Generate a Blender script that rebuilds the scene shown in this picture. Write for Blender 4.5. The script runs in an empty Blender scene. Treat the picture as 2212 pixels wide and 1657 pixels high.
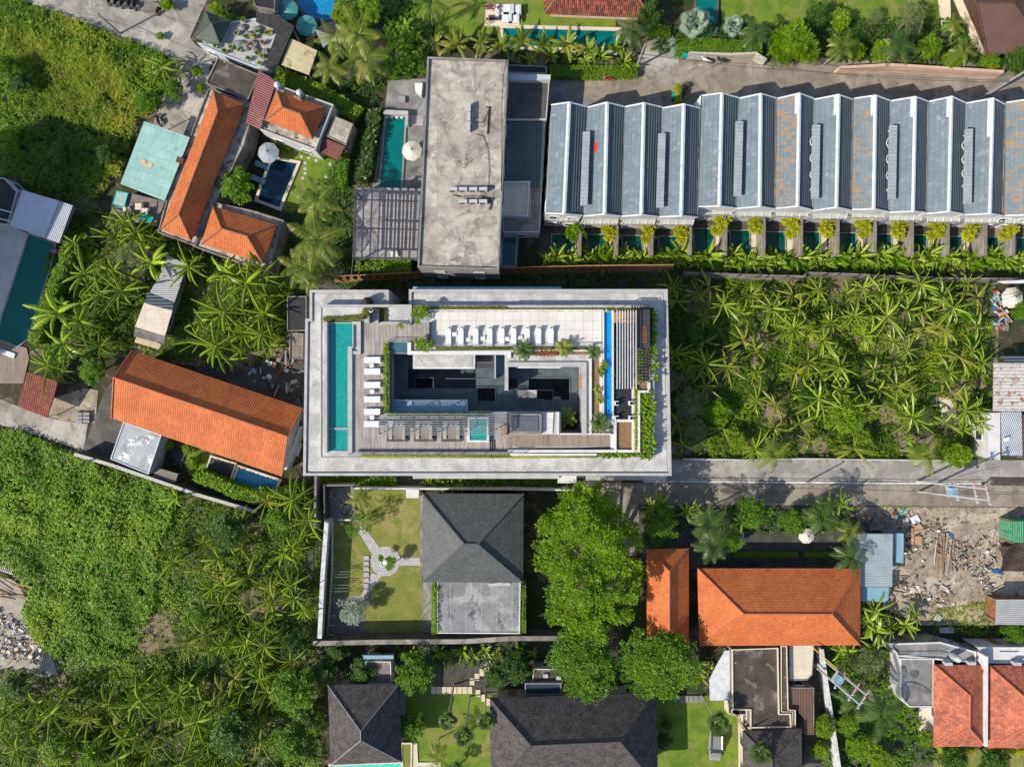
import bpy, bmesh, math, random
import numpy as np
from mathutils import Vector, Matrix
from mathutils.geometry import tessellate_polygon
random.seed(7); rng = np.random.default_rng(7)
R = math.radians
SC = bpy.context.scene
COL = SC.collection
# ---------------------------------------------------------------- camera, sky, sun, exposure
CAM_H = 92.0
SUN_EL = 38.5            # degrees above the horizon
SUN_DIR = 28.0           # shadows run this many degrees north of east
cam = bpy.data.cameras.new('camera'); co = bpy.data.objects.new('camera', cam); COL.objects.link(co)
co.location = (0, 0, CAM_H); cam.lens = 24; cam.sensor_width = 36; cam.clip_end = 2000; cam.clip_start = 1
SC.camera = co
SC.view_settings.view_transform = 'Standard'; SC.view_settings.look = 'None'
SC.view_settings.exposure = 0.24; SC.view_settings.gamma = 1; SC.view_settings.use_curve_mapping = False
W = bpy.data.worlds.new("World"); SC.world = W; W.use_nodes = True
nt = W.node_tree; bg = nt.nodes['Background']
sky = nt.nodes.new('ShaderNodeTexSky'); sky.sky_type = 'NISHITA'; sky.sun_disc = False
az = R(SUN_DIR + 180)                       # direction towards the sun, counter-clockwise from +x
sky.sun_elevation = R(SUN_EL); sky.sun_rotation = R(90) - az
nt.links.new(sky.outputs[0], bg.inputs[0]); bg.inputs[1].default_value = 0.135
sl = bpy.data.lights.new('sun', 'SUN'); sl.energy = 4.8; sl.angle = R(0.5); sl.color = (1.0, 0.92, 0.79)
so = bpy.data.objects.new('sun', sl); COL.objects.link(so)
sdir = Vector((math.cos(az)*math.cos(R(SUN_EL)), math.sin(az)*math.cos(R(SUN_EL)), math.sin(R(SUN_EL))))
so.rotation_euler = sdir.to_track_quat('Z', 'Y').to_euler(); so.location = sdir*150
SC.cycles.max_bounces = 5; SC.cycles.diffuse_bounces = 2; SC.cycles.glossy_bounces = 2
SC.cycles.transmission_bounces = 3; SC.cycles.transparent_max_bounces = 6
# ---------------------------------------------------------------- survey coordinates -> metres
S = 138.0/2212
def P(x, y, z=0.0):
    k = 1 - z/CAM_H
    return Vector(((x-1106)*S*k, (828.5-y)*S*k, z))
def T(i, j, *pts):
    """points surveyed on map sheet (i, j)"""
    return [(553*i + p[0]/4, 414.2*j + p[1]/4) for p in pts]
def t1(i, j, x, y): return (553*i + x/4, 414.2*j + y/4)
def box4(x0, y0, x1, y1): return [(x0, y0), (x1, y0), (x1, y1), (x0, y1)]
# ---------------------------------------------------------------- materials
class NT:
    def __init__(s, m): s.t = m.node_tree; s.n = s.t.nodes; s.l = s.t.links
    def new(s, typ, **k):
        n = s.n.new(typ)
        for a, b in k.items(): setattr(n, a, b)
        return n
    def put(s, sock, v):
        if hasattr(v, 'is_linked') or isinstance(v, bpy.types.NodeSocket): s.l.new(v, sock)
        elif isinstance(v, (tuple, list)) and len(v) == 3 and len(sock.default_value) == 4: sock.default_value = (*v, 1)
        else: sock.default_value = v
    def math(s, op, a, b=0.0, c=None):
        n = s.new('ShaderNodeMath', operation=op); s.put(n.inputs[0], a); s.put(n.inputs[1], b)
        if c is not None: s.put(n.inputs[2], c)
        return n.outputs[0]
    def mix(s, f, a, b, mode='MIX'):
        n = s.new('ShaderNodeMix', data_type='RGBA', blend_type=mode); s.put(n.inputs[0], f); s.put(n.inputs[6], a); s.put(n.inputs[7], b)
        return n.outputs[2]
    def noise(s, vec, sc, det=4, rough=.6, dist=0):
        n = s.new('ShaderNodeTexNoise'); s.put(n.inputs['Vector'], vec); n.inputs['Scale'].default_value = sc
        n.inputs['Detail'].default_value = det; n.inputs['Roughness'].default_value = rough; n.inputs['Distortion'].default_value = dist
        return n.outputs[0]
    def rng(s, v, lo, hi, a=0.0, b=1.0):
        n = s.new('ShaderNodeMapRange'); s.put(n.inputs[0], v)
        for i, q in enumerate((lo, hi, a, b)): n.inputs[i+1].default_value = q
        return n.outputs[0]
    def comb(s, x, y, z=0.0):
        n = s.new('ShaderNodeCombineXYZ'); s.put(n.inputs[0], x); s.put(n.inputs[1], y); s.put(n.inputs[2], z); return n.outputs[0]
    def white(s, vec):
        n = s.new('ShaderNodeTexWhiteNoise', noise_dimensions='3D'); s.put(n.inputs[0], vec); return n.outputs[0]
def darker(c, f): return tuple(x*f for x in c)
MATS = {}
def mat(name, c1, c2=None, sc=.6, det=5, lo=.35, hi=.65, c3=None, sc3=.25, lo3=.5, hi3=.68, rough=.8, bump=0, bsc=12, bd=.03, pat=None, spec=.3, metal=0, rot=0, jit=0, c4=None, sc4=3, lo4=.62, hi4=.7, alpha=1, emis=None):
    m = bpy.data.materials.new(name); m.use_nodes = True; q = NT(m)
    bs = q.n['Principled BSDF']; bs.inputs['Roughness'].default_value = rough; bs.inputs['Specular IOR Level'].default_value = spec; bs.inputs['Metallic'].default_value = metal
    uv = q.new('ShaderNodeUVMap').outputs[0]
    if rot:
        mp = q.new('ShaderNodeMapping'); q.l.new(uv, mp.inputs[0]); mp.inputs['Rotation'].default_value = (0, 0, R(rot)); uv = mp.outputs[0]
    colr = c1
    if c2: colr = q.mix(q.rng(q.noise(uv, sc, det), .5+(lo-.5)*.6, .5+(hi-.5)*.6), c1, c2)
    if c3: colr = q.mix(q.rng(q.noise(uv, sc3, 7, .68, .8), .5+(lo3-.5)*.5, .5+(hi3-.5)*.5), colr, c3)
    if c4: colr = q.mix(q.rng(q.noise(uv, sc4, 5, .72), .5+(lo4-.5)*.6, .5+(hi4-.5)*.62), colr, c4)
    h = None
    if pat:
        sp = q.new('ShaderNodeSeparateXYZ'); q.l.new(uv, sp.inputs[0]); u, v = sp.outputs[0], sp.outputs[1]
        k = pat[0]
        if k in ('tile', 'slate', 'flat_tile'):
            U = q.math('DIVIDE', u, pat[1]); V = q.math('DIVIDE', v, pat[2])
            fv = q.math('FRACT', V); rowv = q.math('FLOOR', V)
            if k == 'flat_tile': U = q.math('ADD', U, q.math('MULTIPLY', rowv, .5))
            w = q.white(q.comb(q.math('FLOOR', U), rowv))
            jt = pat[3]
            colr = q.mix(q.rng(w, 0, 1, 0, jt), colr, pat[4] if len(pat) > 4 else (0.02, 0.015, 0.012))
            if k == 'tile':
                h = q.math('ADD', q.math('ABSOLUTE', q.math('SINE', q.math('MULTIPLY', U, math.pi))), q.math('MULTIPLY', q.math('SUBTRACT', 1.0, fv), .7))
            else:
                gu = q.math('LESS_THAN', q.math('FRACT', U), .08)
                h = q.math('SUBTRACT', q.math('SUBTRACT', 1.0, fv), q.math('MULTIPLY', gu, .5))
            line = q.math('LESS_THAN', fv, .13); colr = q.mix(q.math('MULTIPLY', line, .28 if k != 'tile' else .5), colr, darker(c1, .25))  # course gaps: gap shading and grime put into the colour
            if k == 'slate':     # missing slates show brown battens
                w2 = q.white(q.comb(q.math('FLOOR', U), rowv, 5.0)); cl = q.noise(uv, .8, 3)
                f = q.math('GREATER_THAN', q.math('ADD', q.math('MULTIPLY', w2, .55), q.math('MULTIPLY', cl, .8)), pat[5]); colr = q.mix(f, colr, q.mix(w2, (.19, .14, .095), (.28, .19, .12)))
        elif k == 'corr':
            a = u if pat[2] == 'u' else v
            h = q.math('SINE', q.math('MULTIPLY', a, 2*math.pi/pat[1]))
            colr = q.mix(q.rng(h, -1, 1, pat[3], 0), colr, darker(c1, .35))
        elif k == 'plank':
            a, b = (u, v) if pat[2] == 'u' else (v, u)
            A = q.math('DIVIDE', a, pat[1]); ro = q.math('FLOOR', A)
            seg = q.math('FLOOR', q.math('ADD', q.math('DIVIDE', b, 2.4), q.math('MULTIPLY', q.white(q.comb(ro, 3.0)), 7)))
            w = q.white(q.comb(ro, seg)); colr = q.mix(q.rng(w, 0, 1, 0, pat[3]), colr, pat[4])
            g = q.math('LESS_THAN', q.math('FRACT', A), .1); colr = q.mix(q.math('MULTIPLY', g, .7), colr, darker(c1, .2)); h = q.math('SUBTRACT', 1.0, g)
        elif k == 'grid':
            gu = q.math('LESS_THAN', q.math('FRACT', q.math('DIVIDE', u, pat[1])), pat[3]/pat[1]); gv = q.math('LESS_THAN', q.math('FRACT', q.math('DIVIDE', v, pat[2])), pat[3]/pat[2])
            w = q.white(q.comb(q.math('FLOOR', q.math('DIVIDE', u, pat[1])), q.math('FLOOR', q.math('DIVIDE', v, pat[2]))))
            colr = q.mix(q.rng(w, 0, 1, 0, pat[5] if len(pat) > 5 else .12), colr, darker(c1, .45))
            colr = q.mix(q.math('MAXIMUM', gu, gv), colr, pat[4])
    if jit:
        oi = q.new('ShaderNodeObjectInfo'); colr = q.mix(q.rng(oi.outputs['Random'], 0, 1, 0, jit), colr, darker(c1, .4))
    q.put(bs.inputs['Base Color'], colr)
    if emis: q.put(bs.inputs['Emission Color'], emis); bs.inputs['Emission Strength'].default_value = 1
    if alpha < 1: bs.inputs['Alpha'].default_value = alpha
    if h is not None or bump:
        hh = h; dist = bd
        if bump and h is None: hh = q.noise(uv, bsc, 5, .7)
        b = q.new('ShaderNodeBump'); b.inputs['Strength'].default_value = bump or .8; b.inputs['Distance'].default_value = dist
        q.l.new(hh, b.inputs['Height']); q.l.new(b.outputs[0], bs.inputs['Normal'])
    MATS[name] = m; return m
def leafmat(name, ca, cb, cc=None, trans=.3, rough=.5, psc=.25, rib=None):
    """foliage: per-leaf variation between ca and cb, broad patches of cc"""
    m = bpy.data.materials.new(name); m.use_nodes = True; q = NT(m); bs = q.n['Principled BSDF']
    at = q.new('ShaderNodeAttribute', attribute_name='rnd').outputs['Fac']
    oi = q.new('ShaderNodeObjectInfo')
    colr = q.mix(q.math('ADD', q.math('MULTIPLY', at, .75), q.math('MULTIPLY', oi.outputs['Random'], .25)), ca, cb)
    if cc:
        ge = q.new('ShaderNodeNewGeometry'); colr = q.mix(q.rng(q.noise(ge.outputs['Position'], psc, 3), .48, .68), colr, cc)
    if rib:
        ar = q.new('ShaderNodeAttribute', attribute_name='rib').outputs['Fac']; colr = q.mix(q.rng(ar, .66, .94), colr, rib)
    q.put(bs.inputs['Base Color'], colr); bs.inputs['Roughness'].default_value = rough; bs.inputs['Specular IOR Level'].default_value = .35
    tr = q.new('ShaderNodeBsdfTranslucent'); q.put(tr.inputs[0], q.mix(.5, colr, (.5, .7, .02)))
    mx = q.new('ShaderNodeMixShader'); mx.inputs[0].default_value = trans
    q.l.new(bs.outputs[0], mx.inputs[1]); q.l.new(tr.outputs[0], mx.inputs[2]); q.l.new(mx.outputs[0], q.n['Material Output'].inputs[0])
    MATS[name] = m; return m
# ---------------------------------------------------------------- mesh building
class MB:
    def __init__(s): s.v = []; s.f = []; s.rnd = None
    def add(s, vs, fs):
        n = len(s.v); s.v += [tuple(v) for v in vs]; s.f += [tuple(i+n for i in f) for f in fs]; return s
    def face(s, pts): return s.add(pts, [tuple(range(len(pts)))])
    def prism(s, pts, z0, z1, bottom=False, top=True, holes=()):
        """vertical prism over a plan outline (world xy), with optional holes"""
        loops = [[(p[0], p[1]) for p in pts]] + [[(p[0], p[1]) for p in h] for h in holes]
        flat = [p for l in loops for p in l]; n = len(flat)
        a = sum(loops[0][i][0]*loops[0][(i+1) % len(loops[0])][1]-loops[0][(i+1) % len(loops[0])][0]*loops[0][i][1] for i in range(len(loops[0])))
        vs = [(x, y, z0) for x, y in flat] + [(x, y, z1) for x, y in flat]; fs = []
        off = 0
        for li, l in enumerate(loops):
            m = len(l)
            al = sum(l[i][0]*l[(i+1) % m][1]-l[(i+1) % m][0]*l[i][1] for i in range(m))
            ccw = (al > 0) == (li == 0)
            for i in range(m):
                j = (i+1) % m; q = (off+i, off+j, n+off+j, n+off+i)
                fs.append(q if ccw else q[::-1])
            off += m
        if not holes:
            ring = tuple(range(len(loops[0])))
            if a < 0: ring = ring[::-1]
            if top: fs.append(tuple(n+i for i in ring))
            if bottom: fs.append(ring[::-1])
        else:
            tri = tessellate_polygon([[Vector((x, y, 0)) for x, y in l] for l in loops])
            for t in tri:
                p = [flat[i] for i in t]; ar = (p[1][0]-p[0][0])*(p[2][1]-p[0][1])-(p[2][0]-p[0][0])*(p[1][1]-p[0][1])
                t = tuple(t) if ar > 0 else tuple(t)[::-1]
                if top: fs.append(tuple(n+i for i in t))
                if bottom: fs.append(t[::-1])
        return s.add(vs, fs)
    def box(s, c, size, rz=0, tilt=None):
        x, y, z = size[0]/2, size[1]/2, size[2]/2
        vs = [Vector((a*x, b*y, d*z)) for d in (-1, 1) for a, b in ((-1, -1), (1, -1), (1, 1), (-1, 1))]
        m = Matrix.Rotation(rz, 3, 'Z')
        if tilt: m = m @ Matrix.Rotation(tilt[1], 3, 'Y') @ Matrix.Rotation(tilt[0], 3, 'X')
        vs = [m @ v + Vector(c) for v in vs]
        return s.add(vs, [(3, 2, 1, 0), (4, 5, 6, 7), (0, 1, 5, 4), (1, 2, 6, 5), (2, 3, 7, 6), (3, 0, 4, 7)])
    def tube(s, pts, r, n=6, cap=True, r2=None):
        pts = [Vector(p) for p in pts]; rings = []; m = len(pts)
        for i, p in enumerate(pts):
            d = (pts[min(i+1, m-1)]-pts[max(i-1, 0)])
            if d.length < 1e-6: d = Vector((0, 0, 1))
            d.normalize(); a = d.cross(Vector((0, 0, 1)))
            if a.length < .05: a = d.cross(Vector((1, 0, 0)))
            a.normalize(); b = d.cross(a); rr = r if r2 is None else r+(r2-r)*i/(m-1)
            rings.append([p + (a*math.cos(2*math.pi*k/n)+b*math.sin(2*math.pi*k/n))*rr for k in range(n)])
        vs = [v for q in rings for v in q]; fs = []
        for i in range(m-1):
            for k in range(n): fs.append((i*n+k, i*n+(k+1) % n, (i+1)*n+(k+1) % n, (i+1)*n+k))
        if cap: fs.append(tuple(range(n))[::-1]); fs.append(tuple((m-1)*n+k for k in range(n)))
        return s.add(vs, fs)
    def lathe(s, c, prof, n=16):
        vs = []; fs = []; m = len(prof)
        for r, z in prof:
            for k in range(n): vs.append((c[0]+r*math.cos(2*math.pi*k/n), c[1]+r*math.sin(2*math.pi*k/n), c[2]+z))
        for i in range(m-1):
            for k in range(n): fs.append((i*n+k, i*n+(k+1) % n, (i+1)*n+(k+1) % n, (i+1)*n+k))
        fs.append(tuple((m-1)*n+k for k in range(n))); return s.add(vs, fs)
    def blob(s, c, r, n=10, m=6, jit=.15):
        vs = []; fs = []
        for i in range(m+1):
            th = math.pi*i/m
            for k in range(n):
                q = 1+random.uniform(-jit, jit); a = 2*math.pi*k/n
                vs.append((c[0]+r[0]*q*math.sin(th)*math.cos(a), c[1]+r[1]*q*math.sin(th)*math.sin(a), c[2]+r[2]*q*math.cos(th)))
        for i in range(m):
            for k in range(n): fs.append((i*n+k, (i+1)*n+k, (i+1)*n+(k+1) % n, i*n+(k+1) % n))
        return s.add(vs, fs)
def world_loc(o):
    v = Vector((0, 0, 0))
    while o is not None: v = v + o.location; o = o.parent
    return v
def tag(o, label=None, cat=None, group=None, kind=None):
    if label: o['label'] = label
    if cat: o['category'] = cat
    if group: o['group'] = group
    if kind: o['kind'] = kind
    return o
def mesh_np(name, V, F4, F3=None, rnd=None, rib=None):
    """fast mesh from numpy arrays of quads and triangles"""
    me = bpy.data.meshes.new(name); V = np.asarray(V, dtype=np.float32)
    me.vertices.add(len(V)); me.vertices.foreach_set('co', V.ravel())
    n4 = len(F4); n3 = 0 if F3 is None else len(F3)
    idx = np.concatenate([np.asarray(F4, dtype=np.int32).ravel()] + ([np.asarray(F3, dtype=np.int32).ravel()] if n3 else []))
    me.loops.add(len(idx)); me.loops.foreach_set('vertex_index', idx)
    me.polygons.add(n4+n3)
    st = np.concatenate([np.arange(n4)*4, n4*4+np.arange(n3)*3]).astype(np.int32)
    me.polygons.foreach_set('loop_start', st)
    me.update(calc_edges=True)
    if rnd is not None:
        a = me.attributes.new('rnd', 'FLOAT', 'POINT'); a.data.foreach_set('value', np.asarray(rnd, dtype=np.float32))
    if rib is not None:
        a = me.attributes.new('rib', 'FLOAT', 'POINT'); a.data.foreach_set('value', np.asarray(rib, dtype=np.float32))
    return me
def auto_uv(me):
    """metres along the contour (u) and up the slope (v) of every face"""
    uvl = me.uv_layers.new(name='UVMap')
    co_ = np.empty(len(me.vertices)*3, dtype=np.float32); me.vertices.foreach_get('co', co_); co_ = co_.reshape(-1, 3)
    li = np.empty(len(me.loops), dtype=np.int32); me.loops.foreach_get('vertex_index', li)
    nf = len(me.polygons); nr = np.empty(nf*3, dtype=np.float32); me.polygons.foreach_get('normal', nr); nr = nr.reshape(-1, 3)
    lt = np.empty(nf, dtype=np.int32); me.polygons.foreach_get('loop_total', lt)
    fi = np.repeat(np.arange(nf), lt); n = nr[fi]; p = co_[li]
    h = np.stack([-n[:, 1], n[:, 0], np.zeros(len(n))], 1); L = np.linalg.norm(h, axis=1); flat = L < .04
    h[flat] = (1, 0, 0); L[flat] = 1; h /= L[:, None]
    w = np.cross(n, h); w[flat] = (0, 1, 0)
    uv = np.stack([(p*h).sum(1), (p*w).sum(1)], 1).astype(np.float32); uvl.data.foreach_set('uv', uv.ravel())
def O(mb, name, m, parent=None, label=None, cat=None, group=None, kind=None, smooth=False, keep=False):
    me = bpy.data.meshes.new(name); me.from_pydata(mb.v, [], mb.f); me.update()
    auto_uv(me)
    if smooth: me.polygons.foreach_set('use_smooth', [True]*len(me.polygons))
    o = bpy.data.objects.new(name, me); COL.objects.link(o); me.materials.append(MATS[m] if isinstance(m, str) else m)
    if parent is not None:
        off = world_loc(parent); o.parent = parent
        if off.length: me.transform(Matrix.Translation(-off))
    elif not keep and mb.v:
        a = np.array(mb.v); c = Vector(((a[:, 0].min()+a[:, 0].max())/2, (a[:, 1].min()+a[:, 1].max())/2, a[:, 2].min()))
        me.transform(Matrix.Translation(-c)); o.location = c
    return tag(o, label, cat, group, kind)
def E(name, label, cat, loc=(0, 0, 0), group=None, rz=0):
    o = bpy.data.objects.new(name, None); COL.objects.link(o); o.location = loc; o.rotation_euler = (0, 0, rz); o.empty_display_size = .3
    return tag(o, label, cat, group)
KIDS = {}
def copy_tree(o, label=None, loc=None, rz=None, sc=None, group=None):
    ch = KIDS.get(o.name)
    if ch is None: ch = KIDS[o.name] = [(c, list(c.children)) for c in o.children]
    r = o.copy(); COL.objects.link(r)
    for c, gs in ch:
        d = c.copy(); COL.objects.link(d); d.parent = r
        for g in gs: e = g.copy(); COL.objects.link(e); e.parent = d
    if label: r['label'] = label
    if group: r['group'] = group
    if loc is not None: r.location = loc
    if rz is not None: r.rotation_euler = (0, 0, rz)
    if sc is not None: r.scale = (sc, sc, sc) if not isinstance(sc, (tuple, list)) else sc
    return r
class Proto:
    """first use moves the prototype itself, later uses copy it"""
    def __init__(s, root): s.r = root; s.used = False; s.ch = [(c, list(c.children)) for c in root.children]; KIDS[root.name] = s.ch
    def at(s, loc, rz=0, sc=1, label=None, group=None):
        if not s.used:
            s.used = True; r = s.r; r.location = loc; r.rotation_euler = (0, 0, rz); r.scale = (sc, sc, sc) if not isinstance(sc, (tuple, list)) else sc
            if label: r['label'] = label
            if group: r['group'] = group
            return r
        return copy_tree(s.r, label, loc, rz, sc, group)
    def drop(s):
        if not s.used:
            for c, gs in s.ch:
                for g in gs: bpy.data.objects.remove(g)
                bpy.data.objects.remove(c)
            bpy.data.objects.remove(s.r)
_lv = [0]
def sheet(name, pts, m, kind='structure', label=None, cat=None, group=None, z=None, parent=None):
    _lv[0] += 1; zz = .03 + _lv[0]*.0015 if z is None else z
    w = [P(x, y, zz) for x, y in pts]
    mb = MB()
    a = sum(w[i].x*w[(i+1) % len(w)].y-w[(i+1) % len(w)].x*w[i].y for i in range(len(w)))
    mb.face(w if a > 0 else w[::-1])
    return O(mb, name, m, parent, label, cat, group, kind, keep=True)
def offset(pts, d):
    """inset (d > 0) of a simple outline given as world xy"""
    n = len(pts); a = sum(pts[i][0]*pts[(i+1) % n][1]-pts[(i+1) % n][0]*pts[i][1] for i in range(n)); sg = 1 if a > 0 else -1
    out = []
    for i in range(n):
        p0, p, p1 = Vector(pts[i-1][:2]), Vector(pts[i][:2]), Vector(pts[(i+1) % n][:2])
        e0 = (p-p0).normalized(); e1 = (p1-p).normalized(); n0 = Vector((-e0.y, e0.x))*sg; n1 = Vector((-e1.y, e1.x))*sg
        b = n0+n1; L = b.length
        if L < .3: out.append(p+n0*d); continue
        b /= L; out.append(p + b*(d/max(.35, b.dot(n0))))
    return out
ORD = 'zeroth first second third fourth fifth sixth seventh eighth ninth tenth eleventh twelfth'.split()
def nth(i): return ORD[i] if i < len(ORD) else f"{i}{'th' if 10 < i % 100 < 14 else {1: 'st', 2: 'nd', 3: 'rd'}.get(i % 10, 'th')}"
def rank_labels(pts, what, marks):
    """label every point by its smallest rank of nearness to a landmark"""
    n = len(pts); best = [None]*n
    for nm, mx, my in marks:
        d = sorted(range(n), key=lambda i: (pts[i][0]-mx)**2+(pts[i][1]-my)**2)
        for r_, i in enumerate(d):
            if best[i] is None or r_ < best[i][0]: best[i] = (r_, nm)
    out = []
    for r_, nm in best:
        out.append(f"{what} standing nearest {nm}" if r_ == 0 else f"{what}, {nth(r_+1)} nearest {nm}")
    return out
# ---------------------------------------------------------------- the materials
mat('earth', (.06, .05, .028), (.03, .045, .012), sc=.4, c3=(.16, .12, .08), sc3=.3, lo3=.6, hi3=.75, bump=.6, bsc=6, bd=.1, rough=.95)
mat('weedbed', (.03, .055, .008), (.06, .08, .015), sc=.8, c3=(.25, .19, .125), sc3=.25, lo3=.5, hi3=.66, c4=(.02, .03, .006), sc4=2.5, lo4=.5, hi4=.75, bump=.6, bsc=5, bd=.1, rough=.95)
mat('concrete_road', (.35, .325, .29), (.23, .21, .19), sc=.5, c3=(.45, .42, .375), sc3=.2, c4=(.15, .14, .12), sc4=.7, lo4=.62, hi4=.75, bump=.3, bsc=10, pat=('grid', 3.2, 2.6, .04, (.17, .15, .13), .25), rot=24)
mat('brown_road', (.27, .23, .185), (.2, .17, .135), sc=.5, c3=(.31, .28, .23), sc3=.3, c4=(.11, .09, .07), sc4=1.0, lo4=.64, hi4=.8, bump=.3, bsc=10, pat=('grid', 2.7, 30, .035, (.14, .12, .1), .2))
mat('grey_road', (.32, .3, .285), (.25, .235, .225), sc=.4, c3=(.38, .36, .33), sc3=.3, c4=(.14, .13, .12), sc4=.9, lo4=.66, hi4=.8, bump=.25, bsc=10, pat=('grid', 1.9, 3.0, .03, (.2, .19, .18), .22))
mat('pavers', (.25, .22, .2), (.2, .17, .15), sc=1.5, pat=('grid', .55, .55, .03, (.13, .11, .1), .5))
mat('asphalt_dark', (.1, .097, .09), (.07, .068, .064), sc=.7, c3=(.13, .12, .11), bump=.2, rough=.85)
mat('kerb', (.42, .385, .32), (.3, .28, .23), sc=1.2, pat=('grid', 1.4, 50, .05, (.2, .18, .15), .35))
mat('pale_paint', (.62, .62, .64), (.45, .45, .46), sc=1.4, c4=(.25, .25, .26), sc4=2, lo4=.6, hi4=.75)
mat('lawn', (.16, .235, .022), (.10, .17, .014), sc=.5, c3=(.22, .21, .06), sc3=.3, lo3=.5, hi3=.75, c4=(.07, .12, .015), sc4=5, lo4=.5, hi4=.8, bump=.7, bsc=30, bd=.04, rough=.95)
mat('lawn_dry', (.21, .215, .05), (.15, .185, .035), sc=.45, c3=(.28, .24, .09), sc3=.35, c4=(.1, .13, .02), sc4=5, lo4=.5, hi4=.8, bump=.7, bsc=30, bd=.04, rough=.95)
mat('rubble_soil', (.38, .31, .23), (.27, .22, .165), sc=.6, c3=(.48, .41, .31), sc3=.22, lo3=.48, hi3=.66, c4=(.1, .085, .07), sc4=1.3, lo4=.57, hi4=.72, bump=1, bsc=5, bd=.12, rough=.95)
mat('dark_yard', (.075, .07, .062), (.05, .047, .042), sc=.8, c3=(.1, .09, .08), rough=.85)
mat('white_wall', (.52, .51, .5), (.43, .42, .41), sc=.5, c4=(.38, .37, .35), sc4=1.5, lo4=.62, hi4=.85, rough=.75)
mat('cream_wall', (.6, .52, .4), (.5, .43, .33), sc=.5, rough=.8)
mat('grey_wall', (.3, .3, .3), (.24, .24, .24), sc=.7, rough=.85)
mat('dark_stone', (.055, .055, .055), (.08, .078, .075), sc=1.5, c3=(.12, .11, .1), bump=.4, bsc=5)
mat('old_wall', (.22, .2, .18), (.13, .12, .1), sc=.6, c3=(.3, .27, .24), bump=.3)
mat('stained_concrete', (.5, .45, .39), (.33, .3, .265), sc=.4, det=8, c3=(.13, .115, .1), sc3=.42, lo3=.46, hi3=.8, c4=(.54, .5, .45), sc4=1.1, lo4=.56, hi4=.7, bump=.4, bsc=8, pat=('grid', 4.6, 3.6, .05, (.25, .235, .22), .42), rough=.9)
mat('parapet_concrete', (.52, .46, .38), (.33, .3, .25), sc=.8, det=7, c3=(.12, .11, .1), sc3=.7, lo3=.52, hi3=.72, bump=.5, bsc=8, rough=.95)
mat('wet_concrete', (.085, .068, .055), (.055, .046, .038), sc=.5, c3=(.2, .175, .15), sc3=.4, lo3=.6, hi3=.8, c4=(.42, .39, .35), sc4=.9, lo4=.72, hi4=.78, rough=.55)
mat('grey_concrete', (.21, .205, .2), (.16, .155, .15), sc=.4, c3=(.27, .265, .26), sc3=.3, bump=.2, rough=.75)
mat('white_gravel', (.57, .56, .54), (.42, .41, .4), sc=.5, c3=(.36, .355, .345), sc3=.4, lo3=.55, hi3=.8, c4=(.16, .155, .15), sc4=4.5, lo4=.62, hi4=.75, bump=1, bsc=9, bd=.08, rough=.95)
mat('hotel_concrete', (.43, .425, .42), (.36, .355, .35), sc=.8, c4=(.24, .235, .23), sc4=2, lo4=.66, hi4=.85, rough=.85)
mat('hotel_white', (.64, .635, .625), (.54, .535, .53), sc=.7, rough=.7)
mat('cream_tile', (.66, .635, .59), (.6, .575, .535), sc=.4, rough=.7, pat=('grid', 1.07, 1.07, .035, (.36, .34, .31), .1))
mat('grey_deck', (.29, .255, .235), (.23, .2, .185), sc=.6, rough=.8, pat=('plank', .14, 'u', .75, (.47, .43, .4)), bd=.01)
mat('brown_deck', (.25, .19, .15), (.2, .15, .12), sc=.6, rough=.8, pat=('plank', .14, 'u', .6, (.38, .32, .27)), bd=.01)
mat('deck_across', (.34, .31, .32), (.28, .25, .26), sc=.6, rough=.8, pat=('plank', .16, 'v', .7, (.5, .47, .47)), bd=.01)
mat('dark_metal', (.035, .037, .042), (.05, .05, .055), sc=2, rough=.5, spec=.5)
mat('black_floor', (.022, .023, .025), (.03, .03, .032), sc=1.0, rough=.5)
mat('court_floor', (.10, .13, .145), (.07, .095, .11), sc=1.0, rough=.45)
mat('steel', (.42, .43, .45), (.34, .35, .37), sc=2, rough=.35, metal=.6, spec=.5)
mat('galvanised', (.5, .53, .56), (.42, .45, .48), sc=1, rough=.45, metal=.3)
mat('rust', (.2, .08, .035), (.28, .13, .06), sc=2, rough=.9)
mat('corr_grey', (.42, .43, .44), (.36, .37, .38), sc=.5, rough=.5, pat=('corr', .26, 'v', .45), bd=.03)
mat('corr_silver', (.55, .58, .62), (.47, .5, .54), sc=.6, rough=.4, metal=.3, pat=('corr', .24, 'u', .4), bd=.03, rot=-22)
mat('corr_rust', (.6, .58, .55), (.5, .48, .45), sc=.6, c4=(.28, .12, .06), sc4=1.1, lo4=.55, hi4=.66, rough=.6, pat=('corr', .45, 'v', .4), bd=.03)
mat('corr_blue', (.36, .42, .45), (.3, .35, .38), sc=.6, rough=.5, pat=('corr', .3, 'v', .35), bd=.03, c4=(.3, .16, .1), sc4=.6, lo4=.7, hi4=.76)
mat('metal_plain', (.5, .56, .62), (.44, .5, .56), sc=.25, rough=.45, metal=.1)
mat('mint_roof', (.33, .55, .5), (.28, .48, .44), sc=.6, c4=(.2, .36, .33), sc4=.8, lo4=.6, hi4=.75, rough=.6, pat=('grid', 3.0, 1.15, .04, (.16, .3, .28), .3), rot=19)
mat('maroon_corr', (.27, .075, .08), (.22, .06, .065), sc=.6, c4=(.36, .16, .15), sc4=.5, lo4=.55, hi4=.7, rough=.5, pat=('corr', .28, 'u', .55), bd=.04, rot=-65)
mat('maroon_tile', (.2, .065, .055), (.15, .05, .045), sc=.7, pat=('tile', .3, .42, .35), bd=.05, rough=.7)
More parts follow.
